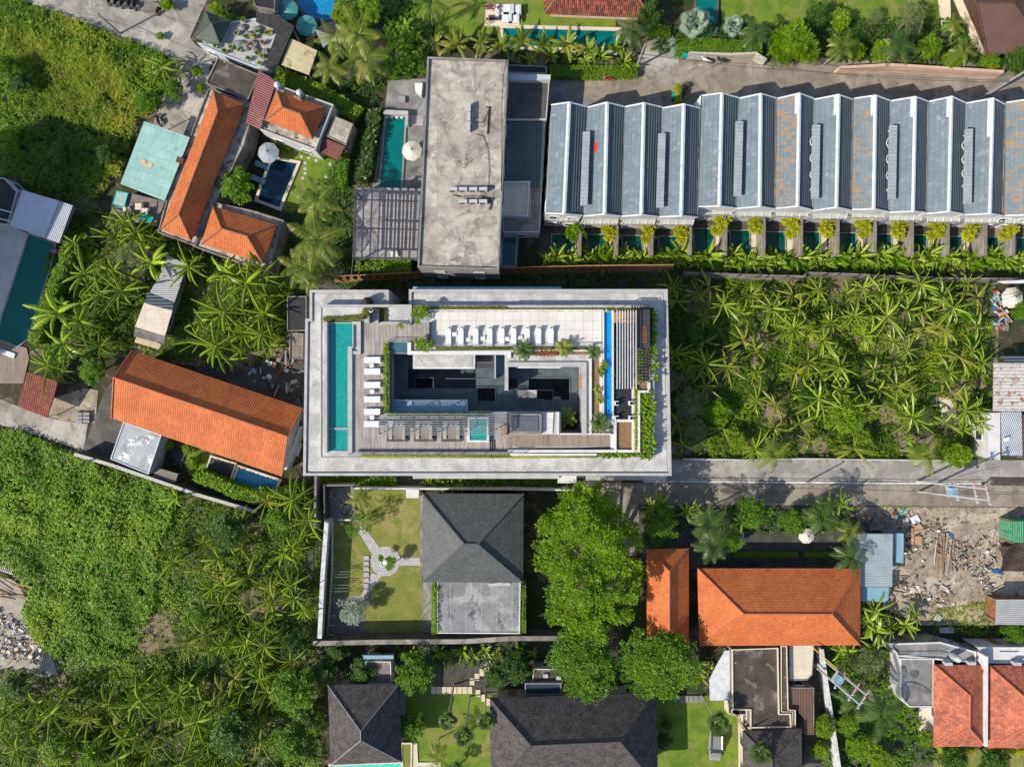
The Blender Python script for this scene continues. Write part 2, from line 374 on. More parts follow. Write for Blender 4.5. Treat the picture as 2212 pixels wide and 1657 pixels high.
mat('orange_tile', (.6, .17, .05), (.51, .135, .04), sc=.35, det=6, c3=(.45, .115, .035), sc3=.3, lo3=.5, hi3=.8, c4=(.2, .1, .06), sc4=1.4, lo4=.68, hi4=.85, rough=.72, pat=('tile', .3, .36, .22), bd=.05, bump=.9)
mat('orange_flat', (.62, .175, .048), (.54, .145, .04), sc=.35, det=6, c3=(.5, .12, .035), sc3=.22, lo3=.5, hi3=.8, c4=(.16, .07, .04), sc4=1.6, lo4=.7, hi4=.76, rough=.75, pat=('flat_tile', .26, .34, .25), bd=.04, bump=.9)
mat('ridge_orange', (.5, .14, .06), (.36, .12, .06), sc=1.5, rough=.8)
mat('ridge_dark', (.16, .1, .07), (.3, .14, .08), sc=2, rough=.9)
mat('red_tile', (.58, .18, .105), (.5, .145, .085), sc=.5, c3=(.3, .1, .07), sc3=.6, lo3=.52, hi3=.8, rough=.8, pat=('flat_tile', .27, .36, .45), bd=.04, bump=.9)
mat('mottled_tile', (.4, .1, .06), (.3, .08, .05), sc=.8, rough=.8, pat=('tile', .26, .5, .95, (.05, .03, .025)), bd=.08, bump=1)
mat('small_brick_tile', (.3, .09, .06), (.24, .07, .05), sc=1, rough=.8, pat=('tile', .28, .3, .5), bd=.06, bump=1)
mat('slate_grey', (.105, .115, .115), (.09, .1, .1), sc=.5, rough=.6, pat=('flat_tile', .3, .3, .35), bd=.05, bump=1)
mat('green_slate', (.085, .11, .09), (.07, .09, .075), sc=.5, rough=.6, pat=('flat_tile', .42, .42, .3), bd=.05, bump=1)
mat('dark_shingle', (.085, .075, .075), (.12, .105, .1), sc=1.6, det=8, c3=(.06, .053, .055), sc3=.9, c4=(.2, .18, .17), sc4=5, lo4=.62, hi4=.7, rough=.9, pat=('flat_tile', .18, .3, .4), bd=.05, bump=1)
mat('brown_metal', (.16, .08, .06), (.13, .065, .05), sc=.5, rough=.55, pat=('corr', .2, 'u', .5), bd=.03)
mat('blue_slate', (.165, .205, .24), (.14, .18, .215), sc=.5, c4=(.25, .31, .36), sc4=.9, lo4=.6, hi4=.75, rough=.55, pat=('flat_tile', .3, .6, .18), bd=.015)
mat('blue_slate_worn', (.165, .205, .24), (.14, .18, .215), sc=.5, rough=.6, pat=('slate', .27, .46, .18, (.02, .02, .02), .76), bd=.015)
mat('blue_slate_patchy', (.175, .215, .245), (.15, .19, .22), sc=.5, rough=.6, pat=('slate', .27, .46, .18, (.02, .02, .02), .82), bd=.015)
mat('blue_louvre', (.15, .2, .24), (.12, .17, .21), sc=.5, rough=.55, pat=('corr', .42, 'v', .8), bd=.12, bump=1)
mat('ridge_white', (.62, .65, .68), (.52, .55, .58), sc=1.2, c4=(.3, .32, .34), sc4=2.5, lo4=.62, hi4=.75, rough=.6)
mat('skylight_metal', (.36, .39, .41), (.3, .32, .34), sc=.8, rough=.6, pat=('corr', .45, 'v', .2), bd=.012)
mat('beige_sheet', (.52, .45, .27), (.46, .4, .25), sc=.4, c4=(.25, .2, .1), sc4=.9, lo4=.62, hi4=.68, rough=.8, pat=('grid', 30, .9, .04, (.35, .3, .18)), rot=24)
mat('thatch_mesh', (.04, .042, .042), (.06, .06, .055), sc=2, rough=.9, bump=.8, pat=('flat_tile', .3, .3, .5), bd=.04)
mat('glass_dark', (.06, .09, .1), (.045, .07, .08), sc=.3, rough=.12, spec=.7, pat=('grid', 1.55, 1.9, .07, (.03, .04, .045)))
mat('window_glass', (.03, .045, .055), rough=.08, spec=.8)
mat('blue_glass', (.05, .13, .17), (.04, .1, .14), sc=.5, rough=.1, spec=.7)
mat('clear_glass', (.55, .65, .68), rough=.05, spec=.5, alpha=.28)
mat('frosted', (.55, .57, .55), (.48, .5, .48), sc=1, rough=.3, alpha=.75)
mat('white_paint', (.66, .66, .67), rough=.5)
mat('white_fabric', (.66, .67, .7), (.6, .61, .64), sc=3, rough=.9)
mat('ac_white', (.46, .47, .48), (.4, .41, .42), sc=2, rough=.5)
mat('timber', (.36, .24, .13), (.27, .17, .09), sc=2, rough=.9, jit=.5)
mat('orange_timber', (.42, .2, .08), (.34, .15, .06), sc=1.5, rough=.85, pat=('plank', .5, 'v', .6, (.5, .28, .13)))
mat('bark', (.2, .17, .13), (.13, .11, .085), sc=3, rough=.95, bump=.6, bsc=8)
mat('pale_bark', (.42, .38, .33), (.3, .27, .23), sc=3, rough=.95)
mat('stem_green', (.2, .22, .07), (.28, .22, .1), sc=2, rough=.8)
mat('planter_soil', (.25, .16, .08), (.18, .11, .055), sc=3, c4=(.34, .24, .13), sc4=6, bump=1, bsc=8, bd=.06, rough=.95)
mat('stone_path', (.46, .45, .45), (.37, .365, .37), sc=3, c4=(.55, .54, .54), sc4=2, rough=.85, pat=('grid', .42, .42, .025, (.27, .26, .26), .3))
mat('cream_paver', (.62, .54, .4), (.54, .46, .34), sc=2, rough=.85)
mat('sandstone', (.68, .6, .48), (.6, .52, .41), sc=.8, rough=.85, pat=('grid', 1.2, 1.2, .03, (.42, .36, .28)))
mat('pink_render', (.6, .42, .33), (.52, .36, .28), sc=.6, rough=.85)
mat('pebble_wall', (.62, .58, .52), (.3, .28, .25), sc=7, rough=.9, bump=1, bsc=7, bd=.08)
mat('water_teal', (.008, .235, .215), (.014, .29, .265), sc=2.2, det=6, rough=.12, bump=.12, bsc=2.5, spec=.5, c4=(.02, .36, .32), sc4=3.5, lo4=.52, hi4=.75)
mat('water_deepteal', (.0, .13, .125), (.0, .15, .14), sc=.8, rough=.1, bump=.1, bsc=1.5, spec=.5)
mat('water_seagreen', (.0, .045, .038), (.003, .075, .06), sc=.8, rough=.1, bump=.12, bsc=1.5, spec=.5)
mat('water_navy', (.003, .022, .055), (.004, .03, .075), sc=.8, rough=.1, bump=.1, bsc=1.5, spec=.5)
mat('water_blue', (.004, .17, .38), (.01, .21, .45), sc=1.5, rough=.1, bump=.2, bsc=2, spec=.5, c4=(.05, .33, .6), sc4=4, lo4=.56, hi4=.66)
mat('water_turquoise', (.06, .5, .45), (.1, .6, .52), sc=1.5, rough=.1, bump=.2, bsc=2, spec=.5)
mat('strip_blue', (.0, .26, .72), (.0, .23, .66), sc=.6, rough=.4)
mat('teal_fabric', (.1, .36, .34), (.085, .31, .3), sc=1, rough=.85)
mat('grey_fabric', (.34, .38, .42), (.3, .34, .38), sc=1, rough=.85)
mat('cream_fabric', (.62, .57, .5), (.56, .52, .46), sc=1, rough=.85)
mat('charcoal_fabric', (.05, .045, .05), rough=.9)
mat('teal_plastic', (.0, .3, .28), rough=.5)
mat('blue_plastic', (.02, .12, .35), rough=.5)
mat('red_plastic', (.5, .03, .02), rough=.5)
mat('orange_plastic', (.6, .13, .02), rough=.5)
mat('yellow_plastic', (.6, .4, .03), rough=.5)
mat('pink_plastic', (.45, .12, .35), rough=.5)
mat('black_rubber', (.02, .02, .02), rough=.7)
mat('card', (.48, .3, .19), (.4, .25, .16), sc=1.5, rough=.9)
mat('blue_sheet', (.22, .38, .48), (.18, .33, .43), sc=1, rough=.5)
mat('tarp_brown', (.05, .035, .03), (.075, .055, .045), sc=1.5, rough=.7, bump=1, bsc=2, bd=.3)
mat('green_steel', (.07, .36, .19), (.06, .3, .16), sc=1, c4=(.2, .1, .05), sc4=1.2, lo4=.62, hi4=.68, rough=.5, pat=('corr', .28, 'u', .3), bd=.05)
mat('skin', (.42, .2, .12), rough=.5)
mat('hair', (.02, .012, .008), rough=.6)
mat('car_silver', (.4, .38, .35), rough=.25, metal=.5, spec=.6)
leafmat('l_banana', (.025, .10, .004), (.23, .40, .012), (.06, .16, .010), trans=.3, rough=.38, rib=(.66, .62, .10))
leafmat('l_banana_dry', (.09, .15, .012), (.36, .38, .04), (.16, .24, .02), trans=.3, rough=.4, rib=(.5, .42, .1))
leafmat('l_field', (.035, .115, .003), (.225, .40, .012), (.29, .40, .016), trans=.3, psc=.12)
leafmat('l_fieldmix', (.05, .12, .004), (.24, .40, .014), (.34, .36, .03), trans=.3, psc=.16)
leafmat('l_undergrowth', (.02, .07, .004), (.17, .30, .010), (.27, .37, .012), trans=.3, psc=.22)
leafmat('l_tree', (.025, .09, .004), (.16, .31, .012), trans=.3)
leafmat('l_bright', (.035, .11, .002), (.235, .375, .006), (.18, .29, .006), trans=.35, psc=.4)
leafmat('l_olive', (.11, .14, .05), (.25, .28, .11), trans=.25, rough=.6)
leafmat('l_silver', (.2, .27, .2), (.36, .43, .33), trans=.2, rough=.5)
leafmat('l_palm', (.05, .10, .010), (.22, .29, .035), (.34, .32, .06), trans=.3, rough=.35, psc=.5)
leafmat('l_palmdark', (.035, .075, .015), (.10, .155, .035), trans=.25, rough=.35)
leafmat('l_yellow', (.24, .30, .012), (.50, .46, .02), trans=.35)
leafmat('l_hedge', (.07, .16, .006), (.24, .35, .012), trans=.3)
leafmat('l_dark', (.018, .06, .008), (.075, .155, .018), trans=.25)
leafmat('l_red', (.2, .04, .03), (.4, .12, .06), trans=.25)
leafmat('l_grass', (.10, .16, .008), (.34, .42, .025), (.34, .32, .04), trans=.3, psc=.3)
leafmat('l_brown', (.22, .14, .06), (.38, .26, .12), trans=.2)
leafmat('l_moss', (.10, .12, .015), (.24, .24, .03), trans=.2)
mat('carport_roof', (.3, .33, .35), (.36, .4, .42), sc=.3, c3=(.22, .24, .26), sc3=.3, c4=(.62, .63, .64), sc4=.45, lo4=.6, hi4=.62, rough=.5)
mat('membrane', (.19, .2, .205), (.25, .26, .265), sc=.22, c3=(.36, .37, .375), sc3=.3, c4=(.09, .095, .1), sc4=.35, lo4=.55, hi4=.74, rough=.42, pat=('grid', 2.0, 40, .05, (.4, .4, .4), .25))
# ---------------------------------------------------------------- foliage builders
def unit(a): return a/np.maximum(np.linalg.norm(a, axis=1, keepdims=True), 1e-6)
def blades(P0, D, L, Wd, droop, rnd):
    """N leaf blades: five points each, one quad and one triangle"""
    D = unit(D); N = len(P0); Z = np.tile([0, 0, 1.0], (N, 1)); s = unit(np.cross(D, Z)+rng.normal(0, .12, (N, 3)))
    L = L[:, None]; w = Wd[:, None]; dr = droop[:, None]
    mid = P0+D*L*.5-Z*dr*L*.12; tip = P0+D*L-Z*dr*L*.55
    V = np.stack([P0-s*w*.22, P0+s*w*.22, mid-s*w*.5, mid+s*w*.5, tip], 1).reshape(-1, 3)
    b = (np.arange(N)*5)[:, None]
    return V, b+np.array([0, 1, 3, 2]), b+np.array([2, 3, 4]), np.repeat(rnd, 5)
def join(parts):
    V = []; F4 = []; F3 = []; Rn = []; n = 0
    for v, f4, f3, r in parts:
        V.append(v); F4.append(f4+n); F3.append(f3+n); Rn.append(r); n += len(v)
    return np.concatenate(V), np.concatenate(F4), np.concatenate(F3), np.concatenate(Rn)
def leafobj(name, V, F4, F3, rnd, m, parent=None, rib=None, **k):
    me = mesh_np(name, V, F4, F3, rnd, rib); me.materials.append(MATS[m])
    o = bpy.data.objects.new(name, me); COL.objects.link(o)
    if parent is not None: o.parent = parent
    return tag(o, **k)
def crown_arrays(lobes, leaf=.3, dens=1.0, cl=.22, flat=.8, wid=.42):
    """leaf clumps spread over the upper shells of a few irregular lobes: (x, y, z, r, rz)"""
    A = []; 
    for (cx, cy, cz, r, rz) in lobes:
        nc = max(8, int(17*dens*(r/1.5)**1.6))
        u = rng.normal(0, 1, (nc, 3)); u[:, 2] = np.abs(u[:, 2])*1.1-.25; u = unit(u)
        c = np.array([cx, cy, cz])+u*np.array([r, r, rz])*rng.uniform(.55, 1.15, (nc, 1))
        rc = r*cl*rng.uniform(.6, 1.5, nc)+.12
        nl = int(42*dens)
        ci = np.repeat(np.arange(nc), nl); d = rng.normal(0, 1, (len(ci), 3)); d[:, 2] = d[:, 2]*.7+.35; d = unit(d)
        p = c[ci]+d*rc[ci][:, None]*rng.uniform(.3, 1, (len(ci), 1))
        D = d+rng.normal(0, .45, d.shape)+np.array([0, 0, .05])
        cv = rng.uniform(0, 1, nc)
        rn = np.clip(cv[ci]*.75+rng.uniform(-.1, .4, len(ci))+.25*(p[:, 2]-cz)/max(rz, .1)-.1, 0, 1)  # clump light and dark, with brighter tops, put into the leaf tone
        A.append(blades(p, D, leaf*rng.uniform(.7, 1.35, len(ci)), leaf*wid*rng.uniform(.8, 1.2, len(ci)), rng.uniform(0, .6, len(ci)), rn))
    return join(A)
def trunk_mb(h, r, lobes, limbs=5, lean=(0, 0)):
    mb = MB(); top = Vector((lean[0], lean[1], h)); mb.tube([(0, 0, -.2), (lean[0]*.3, lean[1]*.3, h*.5), top], r, 7, r2=r*.6)
    for (cx, cy, cz, rr, rz) in lobes[:limbs]:
        mb.tube([top, ((top.x+cx)/2, (top.y+cy)/2, (h+cz)/2+.1), (cx, cy, cz+rz*.3)], r*.5, 5, r2=r*.15)
    return mb
def make_tree(lobes, m, leaf, dens, label, cat='tree', name='broadleaf_tree', bark='bark', trunk=None, cl=.22, wid=.42):
    root = E(name, label, cat); zmin = min(l[2] for l in lobes)
    O(trunk_mb(trunk or max(.5, zmin*.7), .07+.025*sum(l[3] for l in lobes)**.8, lobes), 'trunk', bark, root)
    leafobj('crown', *crown_arrays(lobes, leaf, dens, cl, wid=wid), m, root)
    return root
def rand_lobes(R0, H, n=6, sq=.55):
    ls = [(0, 0, H, R0*.62, R0*sq)]
    for k in range(n):
        a = 2*math.pi*k/n+random.uniform(-.3, .3); d = R0*random.uniform(.42, .6)
        ls.append((d*math.cos(a), d*math.sin(a), H-R0*random.uniform(.1, .35), R0*random.uniform(.36, .5), R0*sq*random.uniform(.6, .85)))
    return ls
def leaf_strip(base, az, L, w, rise, droop, fold, seg=8, tears=.0, rn=.5, elev=60):
    """one arching banana-like leaf with midrib and two folded half blades"""
    V = []; F = []; Rn = []; Rb = []
    p = np.array(base, float); el = R(elev); st = L/seg; pts = []
    for i in range(seg+1):
        pts.append(p.copy()); p = p+np.array([math.cos(az)*math.cos(el), math.sin(az)*math.cos(el), math.sin(el)])*st
        el -= R(droop)/seg*(1+.6*i/seg)
    sx = np.array([-math.sin(az), math.cos(az), 0])
    n = 0
    for side in (-1, 1):
        f = fold*random.uniform(.6, 1.3)
        for i in range(seg):
            t0, t1_ = i/seg, (i+1)/seg
            def ww(t): return w*max(0.05, min(1, t*5)*(1-max(0, t-.55)**2*4.2)) if t > .12 else w*.05
            a, b = ww(t0), ww(t1_)
            if tears and random.random() < tears: b *= random.uniform(.45, .8)
            q0, q1 = pts[i], pts[i+1]; dz = np.array([0, 0, -1.0])
            e0 = q0+(sx*side*math.cos(f)+dz*math.sin(f))*a*.5; e1 = q1+(sx*side*math.cos(f)+dz*math.sin(f))*b*.5
            V += [q0, q1, e1, e0]; F.append((n, n+1, n+2, n+3) if side < 0 else (n+3, n+2, n+1, n)); n += 4
            Rn += [rn]*4; Rb += [1, 1, 0, 0]
    return np.array(V), np.array(F), np.array(Rn), np.array(Rb)
def banana_leaves(n=9, L=2.3, w=.5, h=2.6, spread=(15, 65), tears=.15, dead=0, fold=.75, droop=(35, 85), suckers=0):
    off = 0; Vs = []; Fs = []; Rn = []; Rb = []; ros = [(0, 0, h, n, 1.0)]
    for k in range(suckers):
        a = random.uniform(0, 6.28); ros.append((random.uniform(.5, 1.1)*math.cos(a), random.uniform(.5, 1.1)*math.sin(a), h*random.uniform(.25, .65), max(4, n-3), random.uniform(.5, .8)))
    for ox, oy, hh, nn, sc in ros:
        ph = random.uniform(0, 6)
        for k in range(nn):
            az_ = ph+2*math.pi*k/nn+random.uniform(-.55, .55)
            v, f, r_, b = leaf_strip((ox, oy, hh-.15*random.random()), az_, L*sc*random.choice((random.uniform(.5, .8), random.uniform(.85, 1.2), random.uniform(.85, 1.2))), w*sc*random.uniform(.7, 1.15), 0, random.uniform(*droop), fold, 8, tears, random.random()**1.3, random.uniform(spread[0], spread[1]))
            Vs.append(v); Fs.append(f+off); Rn.append(r_); Rb.append(b); off += len(v)
    return np.concatenate(Vs), np.concatenate(Fs), np.concatenate(Rn), np.concatenate(Rb)
def make_banana(label, n=9, L=2.2, w=.5, h=2.6, mm='l_banana', name='banana_plant', cat='banana plant', stem='stem_green', r=.13, **k):
    root = E(name, label, cat)
    mb = MB(); mb.tube([(0, 0, -.1), (random.uniform(-.1, .1), random.uniform(-.1, .1), h*.5), (0, 0, h)], r, 7, r2=r*.6)
    O(mb, 'stem', stem, root)
    if name == 'banana_plant' and h > 1.5:
        q = [leaf_strip((0, 0, h*.8), random.uniform(0, 6.28), L*.7, w*.35, 0, 150, 1.2, 6, .5, random.random(), random.uniform(-40, 20)) for _ in range(random.choice((1, 2, 3)))]
        v_ = np.concatenate([a[0] for a in q]); f_ = np.concatenate([a[1]+i*len(q[0][0]) for i, a in enumerate(q)])
        leafobj('dead_leaves', v_, f_, np.zeros((0, 3), int), np.concatenate([a[2] for a in q]), 'l_brown', root)
    V, F, rn, rb = banana_leaves(n, L, w, h, **k); leafobj('leaves', V, F, np.zeros((0, 3), int), rn, mm, root, rib=rb)
    return root
def frond(base, az, L, droop, elev, nl=26, ll=.62, lw=.06, rn=.5):
    P0 = []; D = []; LL = []; Wd = []
    p = np.array(base, float); el = R(elev); st = L/nl; mids = [p.copy()]
    sx = np.array([-math.sin(az), math.cos(az), 0])
    for i in range(nl):
        d = np.array([math.cos(az)*math.cos(el), math.sin(az)*math.cos(el), math.sin(el)]); p = p+d*st
        el -= R(droop)/nl; t = (i+1)/nl; mids.append(p.copy())
        if t > .1:
            l = ll*math.sin(math.pi*min(1, t*.8+.18))**.7+.06
            for sd in (-1, 1):
                P0.append(p.copy()); D.append(sx*sd*.85+d*.55+np.array([0, 0, -.22+random.uniform(-.1, .1)])); LL.append(l*random.uniform(.85, 1.1)); Wd.append(lw)
    N = len(P0); V, f4, f3, r_ = blades(np.array(P0), np.array(D), np.array(LL), np.array(Wd), np.full(N, .5), np.clip(rn+rng.uniform(-.15, .15, N), 0, 1))
    # rachis
    m = np.array(mids); nn = len(V); w = .035
    rv = np.concatenate([m-sx*w+np.array([0, 0, .02]), m+sx*w+np.array([0, 0, .02])]); k = len(m)
    rf = np.array([(i, i+1, k+i+1, k+i) for i in range(k-1)])+nn
    return np.concatenate([V, rv]), np.concatenate([f4, rf]), f3, np.concatenate([r_, np.full(len(rv), 1.0)])
def make_palm(label, h=7, n=18, L=2.9, lean=(0, 0), mm='l_palm', name='coconut_palm', cat='palm tree', ll=.62, lw=.07, r=.14, bark='pale_bark', elevs=(-25, 70), droop=(55, 100), nl=26):
    root = E(name, label, cat); top = (lean[0], lean[1], h)
    mb = MB(); mb.tube([(0, 0, -.2), (lean[0]*.25, lean[1]*.25, h*.35), (lean[0]*.65, lean[1]*.65, h*.7), top], r, 8, r2=r*.65)
    for k in range(int(h/.5)): pass
    O(mb, 'trunk', bark, root)
    A = [frond(top, 2*math.pi*(k*.381966)+random.uniform(-.2, .2), L*random.uniform(.85, 1.1), random.uniform(*droop), elevs[0]+(elevs[1]-elevs[0])*((k+.5)/n), nl, ll, lw, random.random()) for k in range(n)]
    leafobj('crown', *join(A), mm, root); return root
def make_fanpalm(label, h=1.0, n=14, Rf=.9, pet=.9, lean=(0, 0), mm='l_silver', name='fan_palm', cat='fan palm', r=.12, seg=15, spread=200):
    root = E(name, label, cat); top = np.array([lean[0], lean[1], h])
    mb = MB(); mb.tube([(0, 0, -.2), (lean[0]*.3, lean[1]*.3, h*.4), (lean[0]*.75, lean[1]*.75, h*.8), tuple(top)], r, 7, r2=r*.7); O(mb, 'trunk', 'pale_bark', root)
    A = []
    for k in range(n):
        az_ = 2*math.pi*k*.381966; el = R(75-85*(k+.5)/n+random.uniform(-8, 8)); d = np.array([math.cos(az_)*math.cos(el), math.sin(az_)*math.cos(el), math.sin(el)])
        c = top+d*pet*random.uniform(.8, 1.15); s = np.array([-math.sin(az_), math.cos(az_), 0]); up = np.cross(s, -d)
        an = R(spread)*(np.arange(seg)/(seg-1)-.5)
        D = np.cos(an)[:, None]*d+np.sin(an)[:, None]*s+np.array([0, 0, -.12])
        A.append(blades(np.tile(c, (seg, 1)), D, Rf*(1-.15*np.abs(an)/2)*rng.uniform(.9, 1.05, seg), np.full(seg, Rf*.2), np.full(seg, .35), np.clip(random.random()+rng.uniform(-.1, .1, seg), 0, 1)))
        A.append(blades(np.array([top]), np.array([d]), np.array([pet*1.1]), np.array([.07]), np.array([0.]), np.array([.9])))
    leafobj('crown', *join(A), mm, root); return root
def make_grassy(label, n, L, w, mm, name, cat, spread=(20, 85), droop=.5, h=.1, part=None):
    """tuft of narrow blades"""
    az_ = rng.uniform(0, 2*math.pi, n); el = np.radians(rng.uniform(spread[0], spread[1], n))
    D = np.stack([np.cos(az_)*np.cos(el), np.sin(az_)*np.cos(el), np.sin(el)], 1)
    o = leafobj(name, *blades(np.tile([0, 0, h], (n, 1)).astype(float)+rng.normal(0, .04, (n, 3)), D, L*rng.uniform(.7, 1.15, n), np.full(n, w), rng.uniform(.2, 1, n)*droop*2, rng.uniform(0, 1, n)), mm)
    tag(o, label, cat); return o
def pip(px, py, poly):
    ins = np.zeros(len(px), bool); n = len(poly); j = n-1
    for i in range(n):
        xi, yi = poly[i]; xj, yj = poly[j]
        c = ((yi > py) != (yj > py)) & (px < (xj-xi)*(py-yi)/((yj-yi) if yj != yi else 1e-9)+xi); ins ^= c; j = i
    return ins
def in_poly(n_per_m2, polyD, z=0, holes=()):
    w = [P(x, y, z) for x, y in polyD]; xs = [p.x for p in w]; ys = [p.y for p in w]
    N = int((max(xs)-min(xs))*(max(ys)-min(ys))*n_per_m2)
    px = rng.uniform(min(xs), max(xs), N); py = rng.uniform(min(ys), max(ys), N)
    ok = pip(px, py, [(p.x, p.y) for p in w])
    for h in holes: ok &= ~pip(px, py, [(q.x, q.y) for q in [P(x, y, z) for x, y in h]])
    return px[ok], py[ok]
_ph = rng.uniform(0, 6.28, (3, 8, 3))
def bumps(x, y, f, k=0):
    s = np.zeros_like(x)
    for a, b, c in _ph[k]: s += np.sin(x*f*math.cos(a)*(1+.3*math.sin(b))+y*f*math.sin(a)*(1+.3*math.sin(b))+c)
    return np.clip(.5+s*.16, 0, 1)
def weeds(name, label, polyD, dens, h0, h1, mm, cat='weeds', L=.5, wd=.16, holes=(), nb=6, z0=0, gaps=.0, kind='stuff', bare=0):
    """rough growth over an area: tufts of short blades whose height rolls in mounds"""
    x, y = in_poly(dens, polyD, z0, holes)
    b1 = bumps(x, y, 1.5, 0); b2 = bumps(x, y, .45, 1)
    if bare: 
        ok = (bumps(x, y, .55, 2) > bare) | (rng.random(len(x)) < .12); x, y, b1, b2 = x[ok], y[ok], b1[ok], b2[ok]
    ti = np.repeat(np.arange(len(x)), nb); h = h0+(h1-h0)*(b1*.55+b2*.45)*rng.uniform(.75, 1.2, len(x))
    az_ = rng.uniform(0, 2*math.pi, len(ti)); el = np.radians(rng.uniform(-5, 75, len(ti)))
    D = np.stack([np.cos(az_)*np.cos(el), np.sin(az_)*np.cos(el), np.sin(el)], 1)
    P0 = np.stack([x[ti]+rng.normal(0, .06, len(ti)), y[ti]+rng.normal(0, .06, len(ti)), z0+h[ti]*rng.uniform(.45, 1, len(ti))], 1)
    rn = np.clip(.15+.5*b2[ti]+rng.uniform(-.2, .45, len(ti)), 0, 1)
    A = [blades(P0, D, L*rng.uniform(.6, 1.4, len(ti)), wd*rng.uniform(.7, 1.3, len(ti)), rng.uniform(.2, 1.1, len(ti)), rn)]
    V, f4, f3, r_ = join(A)
    o = leafobj(name, V, f4, f3, r_, mm); return tag(o, label, cat, None, kind)
def hedge(name, label, cat, line, width, h, mm='l_hedge', z0=0, leaf=.2, dens=90, parent=None, group=None):
    """clipped hedge or climber along a line of map points (given at height h)"""
    w = [P(x, y, z0+h) for x, y in line]; mb = MB(); A = []
    L = 0
    for a, b in zip(w[:-1], w[1:]):
        d = Vector((b.x-a.x, b.y-a.y)); l = d.length; L += l
        d.normalize(); s = Vector((-d.y, d.x)); k = width/2*.8; a2 = Vector((a.x, a.y)); b2 = Vector((b.x, b.y))
        mb.prism([a2-s*k, b2-s*k, b2+s*k, a2+s*k], z0, z0+h*.86)
        N = int(l*(width+1.2*h)*dens); t = rng.uniform(0, 1, N)*l; q = rng.uniform(-1, 1, N); zz = rng.uniform(0, 1, N)
        top = rng.random(N) < width/(width+1.2*h)
        off = np.where(top, q*width/2, np.sign(q)*width/2); hz = np.where(top, 1, zz)*h*(.86+.18*bumps(t+a.x, off+a.y, 2.5))
        P0 = np.stack([a.x+d.x*t+s.x*off*.94, a.y+d.y*t+s.y*off*.94, z0+hz], 1)
        D = rng.normal(0, 1, (N, 3)); D[:, 2] = np.abs(D[:, 2])*.8; D[:, 0] += s.x*np.sign(off)*(~top); D[:, 1] += s.y*np.sign(off)*(~top)
        A.append(blades(P0, D, leaf*rng.uniform(.7, 1.4, N), leaf*.5*rng.uniform(.8, 1.2, N), rng.uniform(0, .5, N), rng.uniform(.1, 1, N)))
    V, f4, f3, r_ = join(A)
    n = len(V); cv = np.array(mb.v); cf = [f for f in mb.f if len(f) == 4]
    V = np.concatenate([V, cv]); f4 = np.concatenate([f4, np.array(cf)+n]); r_ = np.concatenate([r_, np.zeros(len(cv))])
    o = leafobj(name, V, f4, f3, r_, mm)
    if parent is not None: o.parent = parent; off = world_loc(parent); o.data.transform(Matrix.Translation(-off))
    return tag(o, label, cat, group)
# ---------------------------------------------------------------- building kit
def openings(root, ring, z0, z1, every=3.4, door=True, frame='white_paint', wh=1.3):
    """windows (with panes) and a door on the outer faces of a wall ring (world xy)"""
    n = len(ring); a = sum(ring[i][0]*ring[(i+1) % n][1]-ring[(i+1) % n][0]*ring[i][1] for i in range(n)); sg = 1 if a > 0 else -1
    done = not door; storeys = max(1, int((z1-z0)/2.9)); cnt = 0
    for i in range(n):
        p, q = Vector(ring[i][:2]), Vector(ring[(i+1) % n][:2]); d = q-p; L = d.length
        if L < 2.4: continue
        d.normalize(); nr = Vector((d.y, -d.x))*sg; m = max(1, min(5, int(L/every))); rz = math.atan2(d.y, d.x)
        for st in range(storeys):
            for k in range(m):
                if cnt > 20: return
                c = p+d*L*(k+.5)/m; zc = z0+1.55+st*(z1-z0)/storeys; 
                if zc+wh/2 > z1-.15: zc = z1-.2-wh/2
                if not done and L > 4:
                    f = MB(); f.box((c.x+nr.x*.04, c.y+nr.y*.04, z0+1.05), (1.0, .1, 2.1), rz); dd = O(f, 'door', 'timber', root)
                    h = MB(); h.box((c.x+d.x*.35+nr.x*.11, c.y+d.y*.35+nr.y*.11, z0+1.0), (.04, .05, .14), rz); O(h, 'handle', 'steel', dd); done = True; continue
                f = MB(); x = nr*.05; cc = Vector((c.x+x.x, c.y+x.y))
                for s_ in (-1, 1): f.box((cc.x+d.x*.62*s_, cc.y+d.y*.62*s_, zc), (.08, .1, wh+.08), rz); f.box((cc.x, cc.y, zc+s_*wh/2), (1.16, .1, .08), rz)
                fo = O(f, 'window', frame, root); g = MB(); g.box((c.x+nr.x*.02, c.y+nr.y*.02, zc), (1.16, .06, wh-.08), rz); O(g, 'pane', 'window_glass', fo); cnt += 1
def ringD(pts, z): return [P(x, y, z) for x, y in pts]
def roof_faces(root, E4, Rg, kind, m, cap, ze, thick=.16, capr=.11):
    A, B, C_, D_ = E4; r0, r1 = Rg; mb = MB()
    if kind == 'h': fs = [(B, A, r0, r1), (C_, B, r1), (D_, C_, r1, r0), (A, D_, r0)]
    elif kind == 'v': fs = [(B, A, r0), (C_, B, r0, r1), (D_, C_, r1), (A, D_, r1, r0)]
    for f in fs: mb.face(f)
    for f in ((A, B), (B, C_), (C_, D_), (D_, A)):
        p, q = f; mb.face([q, p, p-Vector((0, 0, thick)), q-Vector((0, 0, thick))][::-1])
    mb.face([v-Vector((0, 0, thick)) for v in (A, B, C_, D_)])
    rf = O(mb, 'roof', m, root)
    c = MB(); u = Vector((0, 0, .03))
    segs = [(r0, r1)] if (r0-r1).length > .05 else []
    segs += [(A, r0), (D_, r0), (B, r1), (C_, r1)] if kind == 'h' else [(A, r0), (B, r0), (C_, r1), (D_, r1)]
    for a, b in segs: c.tube([a+u, b+u], capr, 6)
    O(c, 'ridge_cap', cap, rf); return rf
